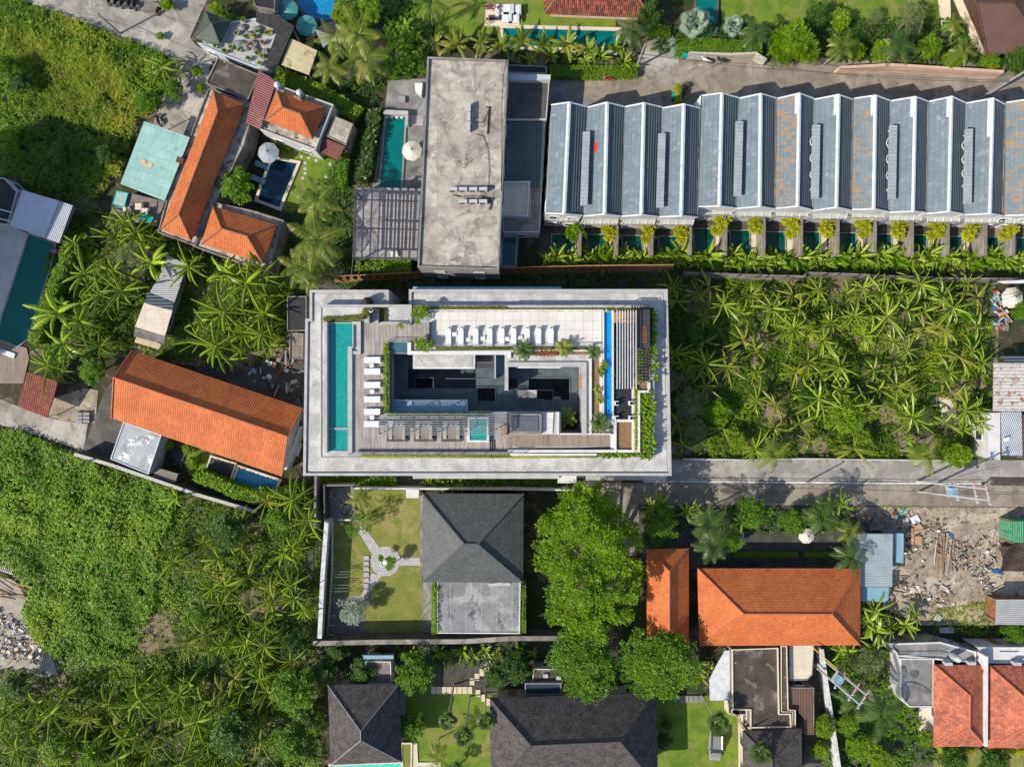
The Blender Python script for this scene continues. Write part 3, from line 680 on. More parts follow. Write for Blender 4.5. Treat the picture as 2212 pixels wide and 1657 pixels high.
def hip_house(name, label, cat, corners, ridge, kind, ze, zr, m, cap='ridge_orange', wall='cream_wall', over=.6, capr=.1, group=None, open_=True, base=0):
    E4 = [P(x, y, ze) for x, y in corners]; Rg = [P(x, y, zr) for x, y in ridge]
    c = sum(E4, Vector())/4; root = E(name, label, cat, (c.x, c.y, base), group)
    roof_faces(root, E4, Rg, kind, m, cap, ze, capr=capr)
    ring = offset([(v.x, v.y) for v in E4], over)
    w = MB(); w.prism(ring, base, ze-.1, top=True); O(w, 'wall', wall, root)
    if open_: openings(root, ring, base, ze-.1)
    return root
def flat_house(name, label, cat, poly, z, roofm, wall='white_wall', par=.35, pw=.2, parm=None, group=None, open_=True, base=0, ret_ring=False):
    w = [P(x, y, z) for x, y in poly]; ring = [(v.x, v.y) for v in w]; c = sum(w, Vector())/len(w)
    root = E(name, label, cat, (c.x, c.y, base), group)
    a = MB(); a.prism(ring, base, z-par-.003, top=False); O(a, 'wall', wall, root)
    inn = offset(ring, pw)
    r_ = MB(); r_.prism(offset(ring, .01), z-par-.25, z-par); O(r_, 'roof', roofm, root)
    if par > .03:
        p = MB(); p.prism(ring, z-par, z, holes=[inn]); O(p, 'parapet', parm or wall, root)
    if open_: openings(root, ring, base, z-par)
    return root
def slab(name, label, cat, poly, z, th, m, posts=True, group=None, slope=None, postm='steel', parent=None, base=0):
    """a sheet or slab roof on posts; slope = list of heights per corner"""
    hs = slope or [z]*len(poly); w = [P(x, y, h) for (x, y), h in zip(poly, hs)]
    a = sum(w[i].x*w[(i+1) % len(w)].y-w[(i+1) % len(w)].x*w[i].y for i in range(len(w)))
    if a < 0: w = w[::-1]
    c = sum(w, Vector())/len(w)
    root = E(name, label, cat, (c.x, c.y, base), group); mb = MB(); n = len(w); lo = [v-Vector((0, 0, th)) for v in w]
    mb.face(w); mb.face(lo[::-1])
    for i in range(n): mb.face([lo[i], lo[(i+1) % n], w[(i+1) % n], w[i]])
    O(mb, 'roof', m, root)
    if posts:
        ins = offset([(v.x, v.y) for v in w], .2)
        for q, v in zip(ins, w):
            p = MB(); p.box((q[0], q[1], (base+v.z-th)/2), (.1, .1, v.z-th-base-.01)); O(p, 'post', postm, root)
    return root
def wall_line(name, label, line, h, th, m, cat='wall', coping=None, base=0, group=None):
    """free-standing wall; map points are taken at its top"""
    w = [P(x, y, base+h) for x, y in line]; mb = MB(); cp = MB()
    for i, (a, b) in enumerate(zip(w[:-1], w[1:])):
        d = Vector((b.x-a.x, b.y-a.y)).normalized(); s = Vector((-d.y, d.x))*th/2; e = d*(th/2-.002*i); a2 = Vector((a.x, a.y))-(e if i else e*0); b2 = Vector((b.x, b.y))+(e if i < len(w)-2 else e*0)
        mb.prism([a2-s, b2-s, b2+s, a2+s], base, base+h-(.08 if coping else 0)-.0015*i)
        if coping: s2 = s*1.25; cp.prism([a2-s2, b2-s2, b2+s2, a2+s2], base+h-.08, base+h-.0015*i, bottom=True)
    c = (w[0]+w[-1])/2
    root = E(name, label, cat, (c.x, c.y, base), group) if coping else None
    o = O(mb, 'wall_body' if coping else name, m, root, None if coping else label, None if coping else cat, None if coping else group)
    if coping: O(cp, 'coping', coping, root); return root
    return o
def fence_slats(name, label, line, h, m, cat='fence', post='dark_metal', step=2.2, frame=False, lean=0):
    w = [P(x, y, h) for x, y in line]; c = sum(w, Vector())/len(w); root = E(name, label, cat, (c.x, c.y, 0)); mb = MB(); 
    np_ = 0
    for a, b in zip(w[:-1], w[1:]):
        d = Vector((b.x-a.x, b.y-a.y)); L = d.length; d.normalize(); s = Vector((-d.y, d.x))*.04; rz = math.atan2(d.y, d.x)
        a2 = Vector((a.x, a.y)); b2 = Vector((b.x, b.y)); lv = Vector((-d.y, d.x))*lean
        vs = [(a2-s).to_3d(), (b2-s).to_3d(), (b2+s).to_3d(), (a2+s).to_3d()]
        top = [Vector((v.x+lv.x, v.y+lv.y, h)) for v in vs]; vs = [Vector((v.x, v.y, .05)) for v in vs]
        mb.add(vs+top, [(0, 1, 5, 4), (1, 2, 6, 5), (2, 3, 7, 6), (3, 0, 4, 7), (4, 5, 6, 7)])
        for k in range(int(L/step)+1):
            if np_ > 40: break
            p = MB(); q = a2+d*min(L, k*step)+lv*.5; p.box((q.x, q.y, h/2+.05), (.1, .22, h+.1), rz); O(p, 'post', post, root); np_ += 1
    O(mb, 'panel', m, root); return root
def pool(label, poly, water, cop='sandstone', cw=.35, z=0, name='swimming_pool', hgt=.12, steps=False, shape=None):
    w = [P(x, y, z+.1) for x, y in poly]; ring = [(v.x, v.y) for v in w]; c = sum(w, Vector())/len(w)
    root = E(name, label, 'swimming pool', (c.x, c.y, z)); _lv[0] += 1
    a = MB(); zz = z+.042+_lv[0]*.0015; r2 = ring if sum(ring[i][0]*ring[(i+1) % len(ring)][1]-ring[(i+1) % len(ring)][0]*ring[i][1] for i in range(len(ring))) > 0 else ring[::-1]
    a.face([(x, y, zz) for x, y in r2]); O(a, 'water_surface', water, root)
    b = MB(); b.prism(offset(ring, -cw), z, zz+hgt, holes=[ring]); O(b, 'coping', cop, root); return root
# ---------------------------------------------------------------- small things, each built once and copied
def make_umbrella(m, label, r=1.36, h=2.5, seg=8):
    root = E('parasol', label, 'parasol'); c = MB(); vs = [(0, 0, h)]; fs = []
    for k in range(seg*2):
        a = math.pi*k/seg; rr = r if k % 2 == 0 else r*.93; vs.append((rr*math.cos(a), rr*math.sin(a), h-.62+(0 if k % 2 == 0 else .06)))
    for k in range(seg*2): fs.append((0, 1+k, 1+(k+1) % (seg*2)))
    for k in range(seg*2): n = len(vs); a = vs[1+k]; b = vs[1+(k+1) % (seg*2)]; vs += [(a[0], a[1], a[2]-.14), (b[0], b[1], b[2]-.14)]; fs.append((1+k, n, n+1, 1+(k+1) % (seg*2)))
    c.add(vs, fs); O(c, 'canopy', m, root)
    ribs = MB()
    for k in range(seg): a = 2*math.pi*k/seg; ribs.tube([(0, 0, h+.015), (r*math.cos(a), r*math.sin(a), h-.605)], .018, 4)
    O(ribs, 'ribs', m, root)
    p = MB(); p.tube([(0, 0, 0), (0, 0, h+.02)], .03, 8); O(p, 'pole', 'pale_bark', root)
    f = MB(); f.lathe((0, 0, h), [(.07, 0), (.09, .05), (.03, .1), (.0, .12)], 8); O(f, 'finial', 'dark_metal', root)
    b = MB(); b.lathe((0, 0, 0), [(.28, 0), (.28, .07), (.05, .1)], 12); O(b, 'base', 'grey_wall', root)
    return root
def make_lounger(label, m='white_fabric', fm='white_paint', up=22):
    """long axis along y, head towards +y"""
    root = E('sun_lounger', label, 'sun lounger')
    f = MB()
    for s_ in (-1, 1): f.box((s_*.33, 0, .27), (.06, 1.96, .07))
    for s_ in (-1, 1): f.box((0, s_*.95, .269), (.6, .06, .07))
    O(f, 'frame', fm, root)
    for a in (-1, 1):
        for b in (-1, 1): l = MB(); l.box((a*.31, b*.82, .118), (.06, .06, .235)); O(l, 'leg', fm, root)
    a = MB(); a.box((0, -.33, .355), (.66, 1.26, .1)); O(a, 'mattress', m, root)
    t = R(up); b = MB(); b.box((0, .3+.35*math.cos(t), .36+.35*math.sin(t)), (.66, .7, .1), 0, (t, 0)); O(b, 'backrest', m, root)
    c = MB(); c.box((0, .3+.6*math.cos(t)-.03, .36+.6*math.sin(t)+.09), (.5, .2, .09), 0, (t, 0)); O(c, 'pillow', m, root)
    return root
def make_ac(label):
    root = E('air_conditioner_unit', label, 'air conditioner'); b = MB(); b.box((0, 0, .42), (.85, .34, .68)); O(b, 'casing', 'ac_white', root)
    g = MB(); g.box((-.12, -.18, .42), (.5, .03, .5)); O(g, 'fan_grille', 'dark_metal', root)
    for s_ in (-1, 1): l = MB(); l.box((s_*.3, 0, .04), (.06, .36, .08)); O(l, 'foot', 'dark_metal', root)
    return root
def make_table(label, m='white_paint', w=.5, h=.42, name='side_table'):
    root = E(name, label, 'side table'); a = MB(); a.box((0, 0, h), (w, w, .04)); O(a, 'table_top', m, root)
    for s_ in (-1, 1):
        for t_ in (-1, 1): l = MB(); l.box((s_*w*.42, t_*w*.42, h/2-.011), (.04, .04, h-.022)); O(l, 'leg', m, root)
    return root
def torus(mb, c, r, rr, axis='y', n=16, k=6):
    vs = []; fs = []
    for i in range(n):
        a = 2*math.pi*i/n
        for j in range(k):
            b = 2*math.pi*j/k; q = r+rr*math.cos(b); x, z, y = q*math.cos(a), q*math.sin(a), rr*math.sin(b)
            v = (x, y, z) if axis == 'y' else (x, z, y); vs.append((c[0]+v[0], c[1]+v[1], c[2]+v[2]))
    for i in range(n):
        for j in range(k): fs.append((i*k+j, ((i+1) % n)*k+j, ((i+1) % n)*k+(j+1) % k, i*k+(j+1) % k))
    mb.add(vs, fs)
def make_motorbike(label, m='white_paint'):
    """nose towards +x"""
    root = E('motorbike', label, 'motorbike')
    for x in (-.62, .64):
        w = MB(); torus(w, (x, 0, .29), .24, .055); t = O(w, 'wheel', 'black_rubber', root, smooth=True)
        r_ = MB(); torus(r_, (x, 0, .29), .17, .02, n=14); r_.box((x, 0, .29), (.34, .02, .03)); r_.box((x, 0, .29), (.03, .02, .34)); O(r_, 'rim', 'steel', t)
    b = MB(); b.blob((.42, 0, .72), (.2, .17, .3), 8, 6, .04); b.blob((-.35, 0, .6), (.42, .16, .16), 8, 6, .04); b.box((.08, 0, .36), (.55, .26, .12)); O(b, 'body', m, root, smooth=True)
    s_ = MB(); s_.blob((-.3, 0, .78), (.42, .15, .08), 8, 6, .02); O(s_, 'seat', 'black_rubber', root, smooth=True)
    h = MB(); h.tube([(.36, -.34, 1.02), (.46, -.1, .98), (.46, .1, .98), (.36, .34, 1.02)], .02, 6); O(h, 'handlebar', 'dark_metal', root)
    for s2 in (-1, 1): mi = MB(); mi.box((.42, s2*.3, 1.16), (.03, .13, .08)); mi.tube([(.4, s2*.28, 1.02), (.42, s2*.3, 1.13)], .008, 4); O(mi, 'mirror', 'dark_metal', root)
    f = MB(); f.tube([(.46, 0, .95), (.64, 0, .3)], .03, 6); O(f, 'fork', 'steel', root)
    l = MB(); l.blob((.62, 0, .86), (.05, .09, .07), 8, 4, 0); O(l, 'headlight', 'frosted', root)
    return root
def make_tank(label):
    root = E('water_tank', label, 'water tank'); a = MB(); a.lathe((0, 0, 0), [(.42, 0), (.45, .1), (.45, .95), (.4, 1.05), (.2, 1.16), (.12, 1.18)], 18); O(a, 'tank_body', 'galvanised', root, smooth=True)
    b = MB(); b.lathe((0, 0, 1.18), [(.16, 0), (.16, .06), (.02, .1)], 12); O(b, 'lid', 'white_paint', root); c = MB()
    for k in range(4): c.box((.32*math.cos(k*1.57), .32*math.sin(k*1.57), -.1), (.08, .08, .2))
    O(c, 'stand', 'dark_metal', root); return root
def make_pole(label, h=7, base_tilt=(0, 0), arms=0, m='grey_wall', rz=0):
    root = E('utility_pole', label, 'utility pole'); a = MB(); a.tube([(0, 0, -.1), (0, 0, h)], .14, 8, r2=.09); O(a, 'pole', m, root)
    for k in range(arms):
        b = MB(); z = h-.3-.9*k; b.box((0, 0, z), (.1, 2.0, .1)); ar = O(b, 'crossarm', 'galvanised', root)
        for s_ in (-.9, -.3, .3, .9): i_ = MB(); i_.lathe((0, s_, z+.06), [(.05, 0), (.07, .06), (.04, .12), (.06, .18), (.01, .24)], 8); O(i_, 'insulator', 'red_plastic' if s_ > 0 else 'ac_white', ar)
    return root
def cable(label, pts, r=.02, sag=.5, m='dark_metal'):
    """pts: (x, y, z) map points; sags between them"""
    w = [P(*p) for p in pts]; q = []
    for a, b in zip(w[:-1], w[1:]):
        for k in range(9): t = k/9; v = a.lerp(b, t); v.z -= sag*4*t*(1-t); q.append(v)
    q.append(w[-1]); mb = MB(); mb.tube(q, r, 4, cap=False); return O(mb, 'overhead_cable', m, None, label, 'cable')
def person(label, joints, rads, edges, loc, rz, cloth=None, hair='hair'):
    """one continuous skinned body; joints in metres"""
    root = E('person', label, 'person', loc, None, rz)
    me = bpy.data.meshes.new('body'); me.from_pydata([j for j in joints], edges, []); o = bpy.data.objects.new('body', me); COL.objects.link(o); o.parent = root
    me.materials.append(MATS['skin'])
    sk = o.modifiers.new('skin', 'SKIN'); sk.use_smooth_shade = True
    for i, r_ in enumerate(rads): me.skin_vertices[0].data[i].radius = (r_, r_) if not isinstance(r_, tuple) else r_
    me.skin_vertices[0].data[0].use_root = True
    su = o.modifiers.new('sub', 'SUBSURF'); su.levels = 1; su.render_levels = 2
    return root
# ================================================================ THE SETTING
def W0(pts): return [(p.x, p.y) for p in [P(x, y) for x, y in pts]]
g = MB(); g.face([(-420, -420, 0), (420, -420, 0), (420, 420, 0), (-420, 420, 0)]); O(g, 'ground', 'earth', kind='structure', keep=True)
sheet('field_ground', [(-60, -40), (40, -10), (110, 25), (215, 60), (300, 92), (360, 122), (372, 160), (350, 240), (310, 262), (262, 380), (200, 440), (-60, 420)], 'weedbed')
sheet('field_ground', [(-60, 905), (60, 935), (160, 975), (400, 1060), (560, 1105), (692, 1130), (692, 1380), (672, 1700), (-60, 1700)], 'weedbed')
sheet('plot_ground', [(1430, 602), (2160, 598), (2150, 1003), (1452, 998)], 'weedbed')
sheet('plot_ground', [(60, 560), (190, 445), (345, 500), (430, 545), (660, 600), (665, 830), (420, 790), (250, 770), (60, 800)], 'weedbed')
sheet('road', T(0, 0, (-400, -260), (230, 20), (430, 95), (850, 240), (1060, 320), (1250, 400), (1450, 490), (1520, 560), (1430, 800), (1320, 1080), (1240, 1240), (1640, 1230), (1700, 1050), (1800, 740), (1880, 490), (1700, 400), (1640, 330), (1760, 60), (1830, -60), (900, -300)), 'concrete_road')
sheet('parking_area', T(0, 0, (900, -120), (960, -5), (1130, 80), (1390, 150), (1430, 60), (1400, -120)), 'pavers')
sheet('road', [(1188, 166), (1245, 168), (1345, 163), (1371, 152), (1373, 118), (1480, 118), (2260, 140), (2260, 232), (1186, 228)], 'brown_road')
sheet('entrance_lane', T(2, 0, (1180, 345), (1395, 300), (1400, 480), (1440, 500), (1440, 670), (1090, 660), (1095, 590), (1150, 440)), 'concrete_road')
sheet('kerb', T(2, 0, (470, 660), (1090, 655), (1090, 668), (1000, 695), (470, 690)), 'kerb')
sheet('driveway', T(2, 0, (325, 670), (470, 670), (470, 850), (690, 855), (690, 890), (315, 890)), 'grey_concrete')
# the road east of the hotel
sheet('pavement', [(1390, 992), (1640, 996), (1735, 993), (2130, 993), (2130, 1041), (1390, 1035)], 'grey_road')
sheet('road', [(1235, 1042), (2125, 1048), (2145, 1032), (2260, 1030), (2260, 1096), (1820, 1092), (1420, 1090), (1380, 1140), (1376, 1200), (1340, 1200), (1330, 1100), (1235, 1060)], 'brown_road')
sheet('pavement', [(2122, 994), (2260, 994), (2260, 1030), (2140, 1031), (2128, 1041)], 'grey_road')
k = MB()
for x0, x1, y0, y1 in ((1390, 1660, 1032.5, 1037), (1660, 1935, 1034, 1038.5), (1935, 2120, 1036.5, 1040.5)):
    k.prism([P(x0, y0, .1), P(x1, y0+1, .1), P(x1, y1+1, .1), P(x0, y1, .1)], 0, .16)
O(k, 'kerb', 'kerb', kind='structure', keep=True)
sheet('gutter', [(1390, 1037.5), (1660, 1039.5), (1940, 1042), (2120, 1043), (2120, 1047), (1940, 1046), (1660, 1044), (1390, 1042)], 'pale_paint')
sheet('manhole', T(3, 2, (1920, 805), (2270, 812), (2270, 885), (1922, 880)), 'wet_concrete')
sheet('path', T(0, 2, (-300, 0), (60, 160), (410, 290), (560, 330), (760, 350), (722, 578), (560, 530), (300, 440), (-10, 352), (-300, 300)), 'concrete_road')
sheet('driveway', T(0, 2, (905, 60), (985, -30), (1010, 300), (1080, 340), (960, 655), (720, 582), (800, 345)), 'asphalt_dark')
sheet('soil', T(0, 2, (400, 150), (720, 40), (850, 60), (820, 340), (560, 330), (410, 280)), 'rubble_soil')
sheet('vacant_lot', [(1838, 1094), (2260, 1097), (2260, 1345), (2160, 1350), (1990, 1350), (1860, 1290), (1835, 1160)], 'rubble_soil')
sheet('debris_ground', T(0, 3, (-300, 0), (120, 30), (230, 200), (180, 320), (420, 620), (500, 860), (140, 920), (-300, 920)), 'kerb')
# lawns
sheet('lawn', T(1, 2, (640, 1180), (760, 1180), (760, 900), (1435, 900), (1435, 1657)) + T(1, 3, (1450, 530), (720, 530), (640, 530)), 'lawn_dry')
sheet('lawn', T(1, 3, (1240, 640), (2080, 560), (2040, 1060), (2040, 1760), (1400, 1760), (1290, 1240), (1240, 900)), 'lawn')
sheet('lawn', T(2, 3, (1240, 1040), (1900, 1040), (1990, 1300), (1990, 1760), (1240, 1760)), 'lawn')
sheet('lawn', [(945, -60), (1330, -60), (1330, 70), (1050, 75), (1050, 80), (945, 80), (930, 20)], 'lawn')
sheet('lawn', [(1555, -40), (2050, -60), (2050, 50), (1560, 60)], 'lawn')
sheet('lawn', T(1, 0, (200, 1240), (520, 1310), (720, 1410), (760, 1657)) + T(1, 1, (760, 20), (350, 220), (230, 160), (290, 0)), 'lawn')
sheet('lawn', T(0, 2, (1640, 520), (2212, 760), (2212, 860), (1640, 800), (1560, 640)), 'lawn')
sheet('lawn', [(2000, 1620), (2212, 1620), (2212, 1700), (2000, 1700)], 'lawn_dry')
sheet('garden_bed', [(840, 60), (925, 20), (945, 90), (930, 160), (840, 170)], 'weedbed')
sheet('garden_bed', [(1060, 100), (1375, 105), (1370, 168), (1190, 166), (1100, 130)], 'weedbed')
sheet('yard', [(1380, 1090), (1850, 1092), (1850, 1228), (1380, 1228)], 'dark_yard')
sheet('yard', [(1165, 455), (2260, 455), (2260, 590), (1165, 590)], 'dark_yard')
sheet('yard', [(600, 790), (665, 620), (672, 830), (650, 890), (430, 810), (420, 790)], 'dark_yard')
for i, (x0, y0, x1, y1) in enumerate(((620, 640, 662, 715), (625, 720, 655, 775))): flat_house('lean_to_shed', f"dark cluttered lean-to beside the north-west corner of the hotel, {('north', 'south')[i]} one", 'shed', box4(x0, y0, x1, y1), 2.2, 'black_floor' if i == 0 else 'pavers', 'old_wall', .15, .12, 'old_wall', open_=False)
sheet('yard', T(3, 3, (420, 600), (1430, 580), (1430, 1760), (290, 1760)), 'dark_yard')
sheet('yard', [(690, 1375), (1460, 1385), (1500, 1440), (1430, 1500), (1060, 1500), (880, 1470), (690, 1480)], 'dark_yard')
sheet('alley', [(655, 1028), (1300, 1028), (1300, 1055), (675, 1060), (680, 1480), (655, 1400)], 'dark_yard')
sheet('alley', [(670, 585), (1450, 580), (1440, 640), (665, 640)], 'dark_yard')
# garden plaza and paths in the walled lawn
def disc(cx, cy, r, n=40): return [(cx+r*math.cos(2*math.pi*k/n), cy+r*math.sin(2*math.pi*k/n)) for k in range(n)]
c = t1(1, 2, 1118, 1535)
sheet('garden_path', T(1, 2, (860, 1240), (930, 1230), (1070, 1420), (1000, 1470)), 'stone_path')
sheet('garden_path', T(1, 2, (1220, 1500), (1420, 1505), (1420, 1572), (1220, 1572)), 'stone_path')
sheet('garden_path', T(1, 2, (1000, 1640), (1090, 1650)) + T(1, 3, (920, 235), (720, 180), (905, 180)), 'stone_path')
sheet('garden_path', disc(c[0], c[1], 32), 'stone_path')
sheet('patio', T(1, 3, (640, 175), (945, 190), (940, 530), (615, 530)), 'pavers')
sheet('patio', T(1, 2, (600, 890), (850, 890), (860, 1180), (610, 1180)), 'grey_concrete')
sheet('patio', T(1, 0, (1140, 700), (1470, 680), (1440, 1657), (1000, 1657), (1110, 1000)), 'grey_concrete')
sheet('side_path', T(1, 3, (1440, 60), (1520, 60), (1520, 520), (1440, 520)), 'grey_concrete')
# stepping stones, one by one
def stones(label, group, quads, m='cream_paver', name='stepping_stone'):
    for i, (x, y, a, b, rz) in enumerate(quads):
        p = P(x, y, .1); mb = MB()
        if 'round' in label: mb.lathe((p.x, p.y, 0), [(.26, 0), (.27, .05), (.22, .09)], 9)
        else: mb.box((p.x, p.y, .13), (a*S, b*S, .16), rz)
        O(mb, name, m, None, label.replace('#', nth(i+1)), 'stepping stone', group)
stones('cream square stepping stone, # from the west along the straight lawn path', 'cream paving across the lower lawn', [(925.5+11.2*k, 1490, 10, 15, 0) for k in range(1, 9)])
stones('cream stepping stone on the diagonal path, # from the path corner northwards', 'cream paving across the lower lawn', [(t1(1, 3, x, y)[0], t1(1, 3, x, y)[1], 10, 15, 0) for x, y in ((1868, 915), (1910, 875), (1953, 835), (1995, 795), (2012, 730), (2055, 690))])
stones('cream stepping stone on the diagonal path, # from the path corner southwards', 'cream paving across the lower lawn', [(t1(1, 3, x, y)[0], t1(1, 3, x, y)[1], 10, 15, 0) for x, y in ((1918, 1015), (1966, 1055), (2006, 1090))])
stones('grey outlined slab of the gym row, # from the north', 'slabs beside the plaza', [(t1(1, 2, 955, 1505+48*k)[0], t1(1, 2, 955-2*k, 1505+48*k)[1], 11, 9, .1) for k in range(9)], 'stone_path')
stones('dark paver beside the slate-roofed pavilion, # from the north', 'dark pavers', [(t1(1, 3, 1268, 1000+46*k)[0], t1(1, 3, 1268, 1000+46*k)[1], 12, 10, 0) for k in range(5)], 'grey_concrete')
stones('grey paver in the shade path, # from the west', 'grey pavers south of the orange trees', [(t1(2, 3, 1415+44*k, 1065)[0], t1(2, 3, 1415, 1065)[1], 9.5, 14, 0) for k in range(6)], 'grey_concrete')
stones('pale round stepping stone in the pool garden, # from the north', 'round stones in the pool garden', [(t1(1, 0, x, y)[0], t1(1, 0, x, y)[1], 6, 9, .4*i) for i, (x, y) in enumerate(((345, 1300), (395, 1355), (455, 1365), (425, 1410), (425, 1460), (424, 1500), (404, 1540), (520, 1390), (640, 1420), (690, 1460), (605, 1527)))], 'stone_path')
# ================================================================ THE SAWTOOTH ROW
def K2(x, y): return t1(2, 0, x, y)
def K3(x, y): return t1(3, 0, x, y)
def L2(x, y): return t1(2, 1, x, y)
def L3(x, y): return t1(3, 1, x, y)
units = [
 (K2(340, 910), K2(495, 887), K2(650, 925), L2(290, 187), L2(450, 192), L2(610, 205)),
 (K2(657, 930), K2(822, 888), K2(972, 925), L2(620, 212), L2(800, 195), L2(943, 212)),
 (K2(980, 925), K2(1140, 893), K2(1298, 930), L2(950, 213), L2(1118, 200), L2(1266, 217)),
 (K2(1303, 937), K2(1485, 903), K2(1622, 937), L2(1275, 218), L2(1462, 210), L2(1600, 222)),
 (K2(1642, 828), K2(1815, 808), K2(1960, 850), L2(1612, 130), L2(1792, 125), L2(1932, 142)),
 (K2(1967, 852), K2(2150, 813), K3(68, 850), L2(1940, 145), L2(2142, 128), L3(55, 150)),
 (K3(80, 855), K3(272, 810), K3(395, 855), L3(65, 145), L3(257, 127), L3(380, 160)),
 (K3(402, 862), K3(612, 822), K3(730, 863), L3(385, 165), L3(592, 135), L3(712, 162)),
 (K3(742, 855), K3(930, 827), K3(1055, 875), L3(725, 155), L3(915, 150), L3(1040, 175)),
 (K3(1062, 875), K3(1275, 840), K3(1380, 880), L3(1046, 180), L3(1255, 170), L3(1360, 180)),
 (K3(1392, 880), K3(1588, 838), K3(1705, 893), L3(1370, 190), L3(1565, 172), L3(1690, 195)),
 (K3(1712, 895), K3(1945, 853), K3(2045, 905), L3(1697, 200), L3(1920, 190), L3(2022, 207)),
 (K3(2055, 890), K3(2270, 858), K3(2400, 905), L3(2045, 207), L3(2270, 200), L3(2400, 215))]
ZE, ZR = 7.0, 8.7
looks = {1: 'with a red patch', 5: 'with a ribbed white ridge', 6: 'with many brown missing slates', 8: 'with missing slates on both slopes', 12: 'cut by the frame', 9: 'with a thick white ridge', 10: 'with a few missing slates', 3: 'last of the low group', 0: 'at the west end of the row', 2: 'with a clean west slope', 4: 'first of the taller group', 7: 'with a small black ring', 11: 'with a long white ridge flashing'}
skyl = {0: (612, 1140, 590, 120), 2: (1266, 1155, 1248, 137), 4: (1937, 1050, 1920, 38), 6: (2212+390, 1080, 2212+378, 62), 8: (2212+1055, 1085, 2212+1043, 68), 10: (2212+1710, 1115, 2212+1698, 105)}
for i, (wn, rn_, en, ws, rs, es) in enumerate(units):
    A, B, C_ = P(*wn, ZE), P(*rn_, ZR), P(*en, ZE); D_, E_, F_ = P(*ws, ZE), P(*rs, ZR), P(*es, ZE); c = (A+C_+D_+F_)/4
    root = E('row_house', f"grey slate row house, {nth(i+1)} from the west, {looks[i]}", 'row house', (c.x, c.y, 0), 'row houses under the sawtooth roofs')
    w = MB(); ins = .25; a, b, d, e = [Vector((v.x, v.y)) for v in (A, C_, F_, D_)]
    ring = offset([a, b, d, e], .06); n = [(p.x, p.y) for p in ring]
    w.prism(n, 0, ZE-.12)
    for q0, q1, rr, nn in ((n[0], n[1], B, 1), (n[2], n[3], E_, -1)):
        ry = q0[1]+(q1[1]-q0[1])*.5; w.face([(q0[0], q0[1], ZE-.12), (q1[0], q1[1], ZE-.12), (rr.x, ry-.0, ZR-.2)])
    O(w, 'wall', 'white_wall', root)
    openings(root, n, 0, ZE-.3, every=2.2, wh=1.4) if i in (0, 12) else openings(root, [n[0], n[1], (n[1][0], n[1][1]-.5)], 0, ZE-.3, 2.2) 
    wm = 'blue_slate_worn' if i in (6,) else 'blue_slate_patchy' if i in (8, 12) else 'blue_slate'
    r1 = MB(); r1.face([D_, E_, B, A]); r1.face([D_-Vector((0, 0, .1)), A-Vector((0, 0, .1)), A, D_]); O(r1, 'west_roof_slope', wm, root)
    r2 = MB(); r2.face([E_, F_, C_, B]); O(r2, 'east_roof_slope', 'blue_louvre', root)
    rc = MB(); u = Vector((0, 0, .05)); wd = Vector((.24, 0, 0))
    for sgn in (-1, 1):
        dn = Vector((0, 0, -.09)); rc.face(([B+u, E_+u, E_+u+dn+wd*sgn, B+u+dn+wd*sgn] if sgn > 0 else [E_+u, B+u, B+u+dn+wd*sgn, E_+u+dn+wd*sgn]))
    O(rc, 'ridge_cap', 'ridge_white', root)
    if i in (6, 7, 8, 9, 10, 11):   # wide repaired flashing by the north end
        f = MB(); L = 2.4 if i != 11 else 4.6; t_ = L/(B-E_).length; q = B.lerp(E_, t_); ws_ = (A-B).normalized()*.55
        f.face([B+u, B+u+ws_, q+u+ws_, q+u]); O(f, 'flashing', 'ridge_white', root)
    h = Vector((0, 0, .07))
    for p, q, r_ in ((A, B, C_), (D_, E_, F_)): vg = MB(); vg.tube([p+h, q+h, r_+h], .1, 4); O(vg, 'verge_trim', 'ridge_white', root)
    gt = MB(); m0 = (C_+Vector((.06, 0, -.05))); m1 = F_+Vector((.06, 0, -.05)); gt.tube([m0, m1], .1, 4); O(gt, 'valley_gutter', 'old_wall', root)
    if i == 1:
        f = MB(); q = [P(*K2(x, y), ZE+.75) for x, y in ((702, 1317), (746, 1315), (748, 1236), (703, 1237))]
        pl = (B-A).cross(D_-A).normalized()
        q = [v - pl*((v-A).dot(pl)) + pl*(.03 if pl.z > 0 else -.03) for v in q]; f.face(q[::1]); O(f, 'red_patch', 'red_plastic', root)
    if i in skyl:
        x0, y0, x1, y1 = skyl[i]; z = 8.3; wq = 62/4
        tl = (1106+x0/4, y0/4); bl = (1106+x1/4, 414.2+y1/4)
        q = [P(bl[0], bl[1], z), P(bl[0]+wq, bl[1], z), P(tl[0]+wq, tl[1], z), P(tl[0], tl[1], z)]
        f = MB(); f.prism([(v.x, v.y) for v in q], z-.3, z, bottom=True); O(f, 'skylight_box', 'skylight_metal', root)
wedge = MB(); a = P(*K2(1575, 905), 6.8); b = P(*K2(1635, 820), 7.2); c2 = P(*K2(1625, 935), 7.0); wedge.face([a, c2, b]); wedge.face([a, b, b-Vector((0, 0, .3)), a-Vector((0, 0, .3))]); O(wedge, 'end_canopy', 'ridge_white', None, 'small white triangular canopy between the low and tall row houses', 'canopy')
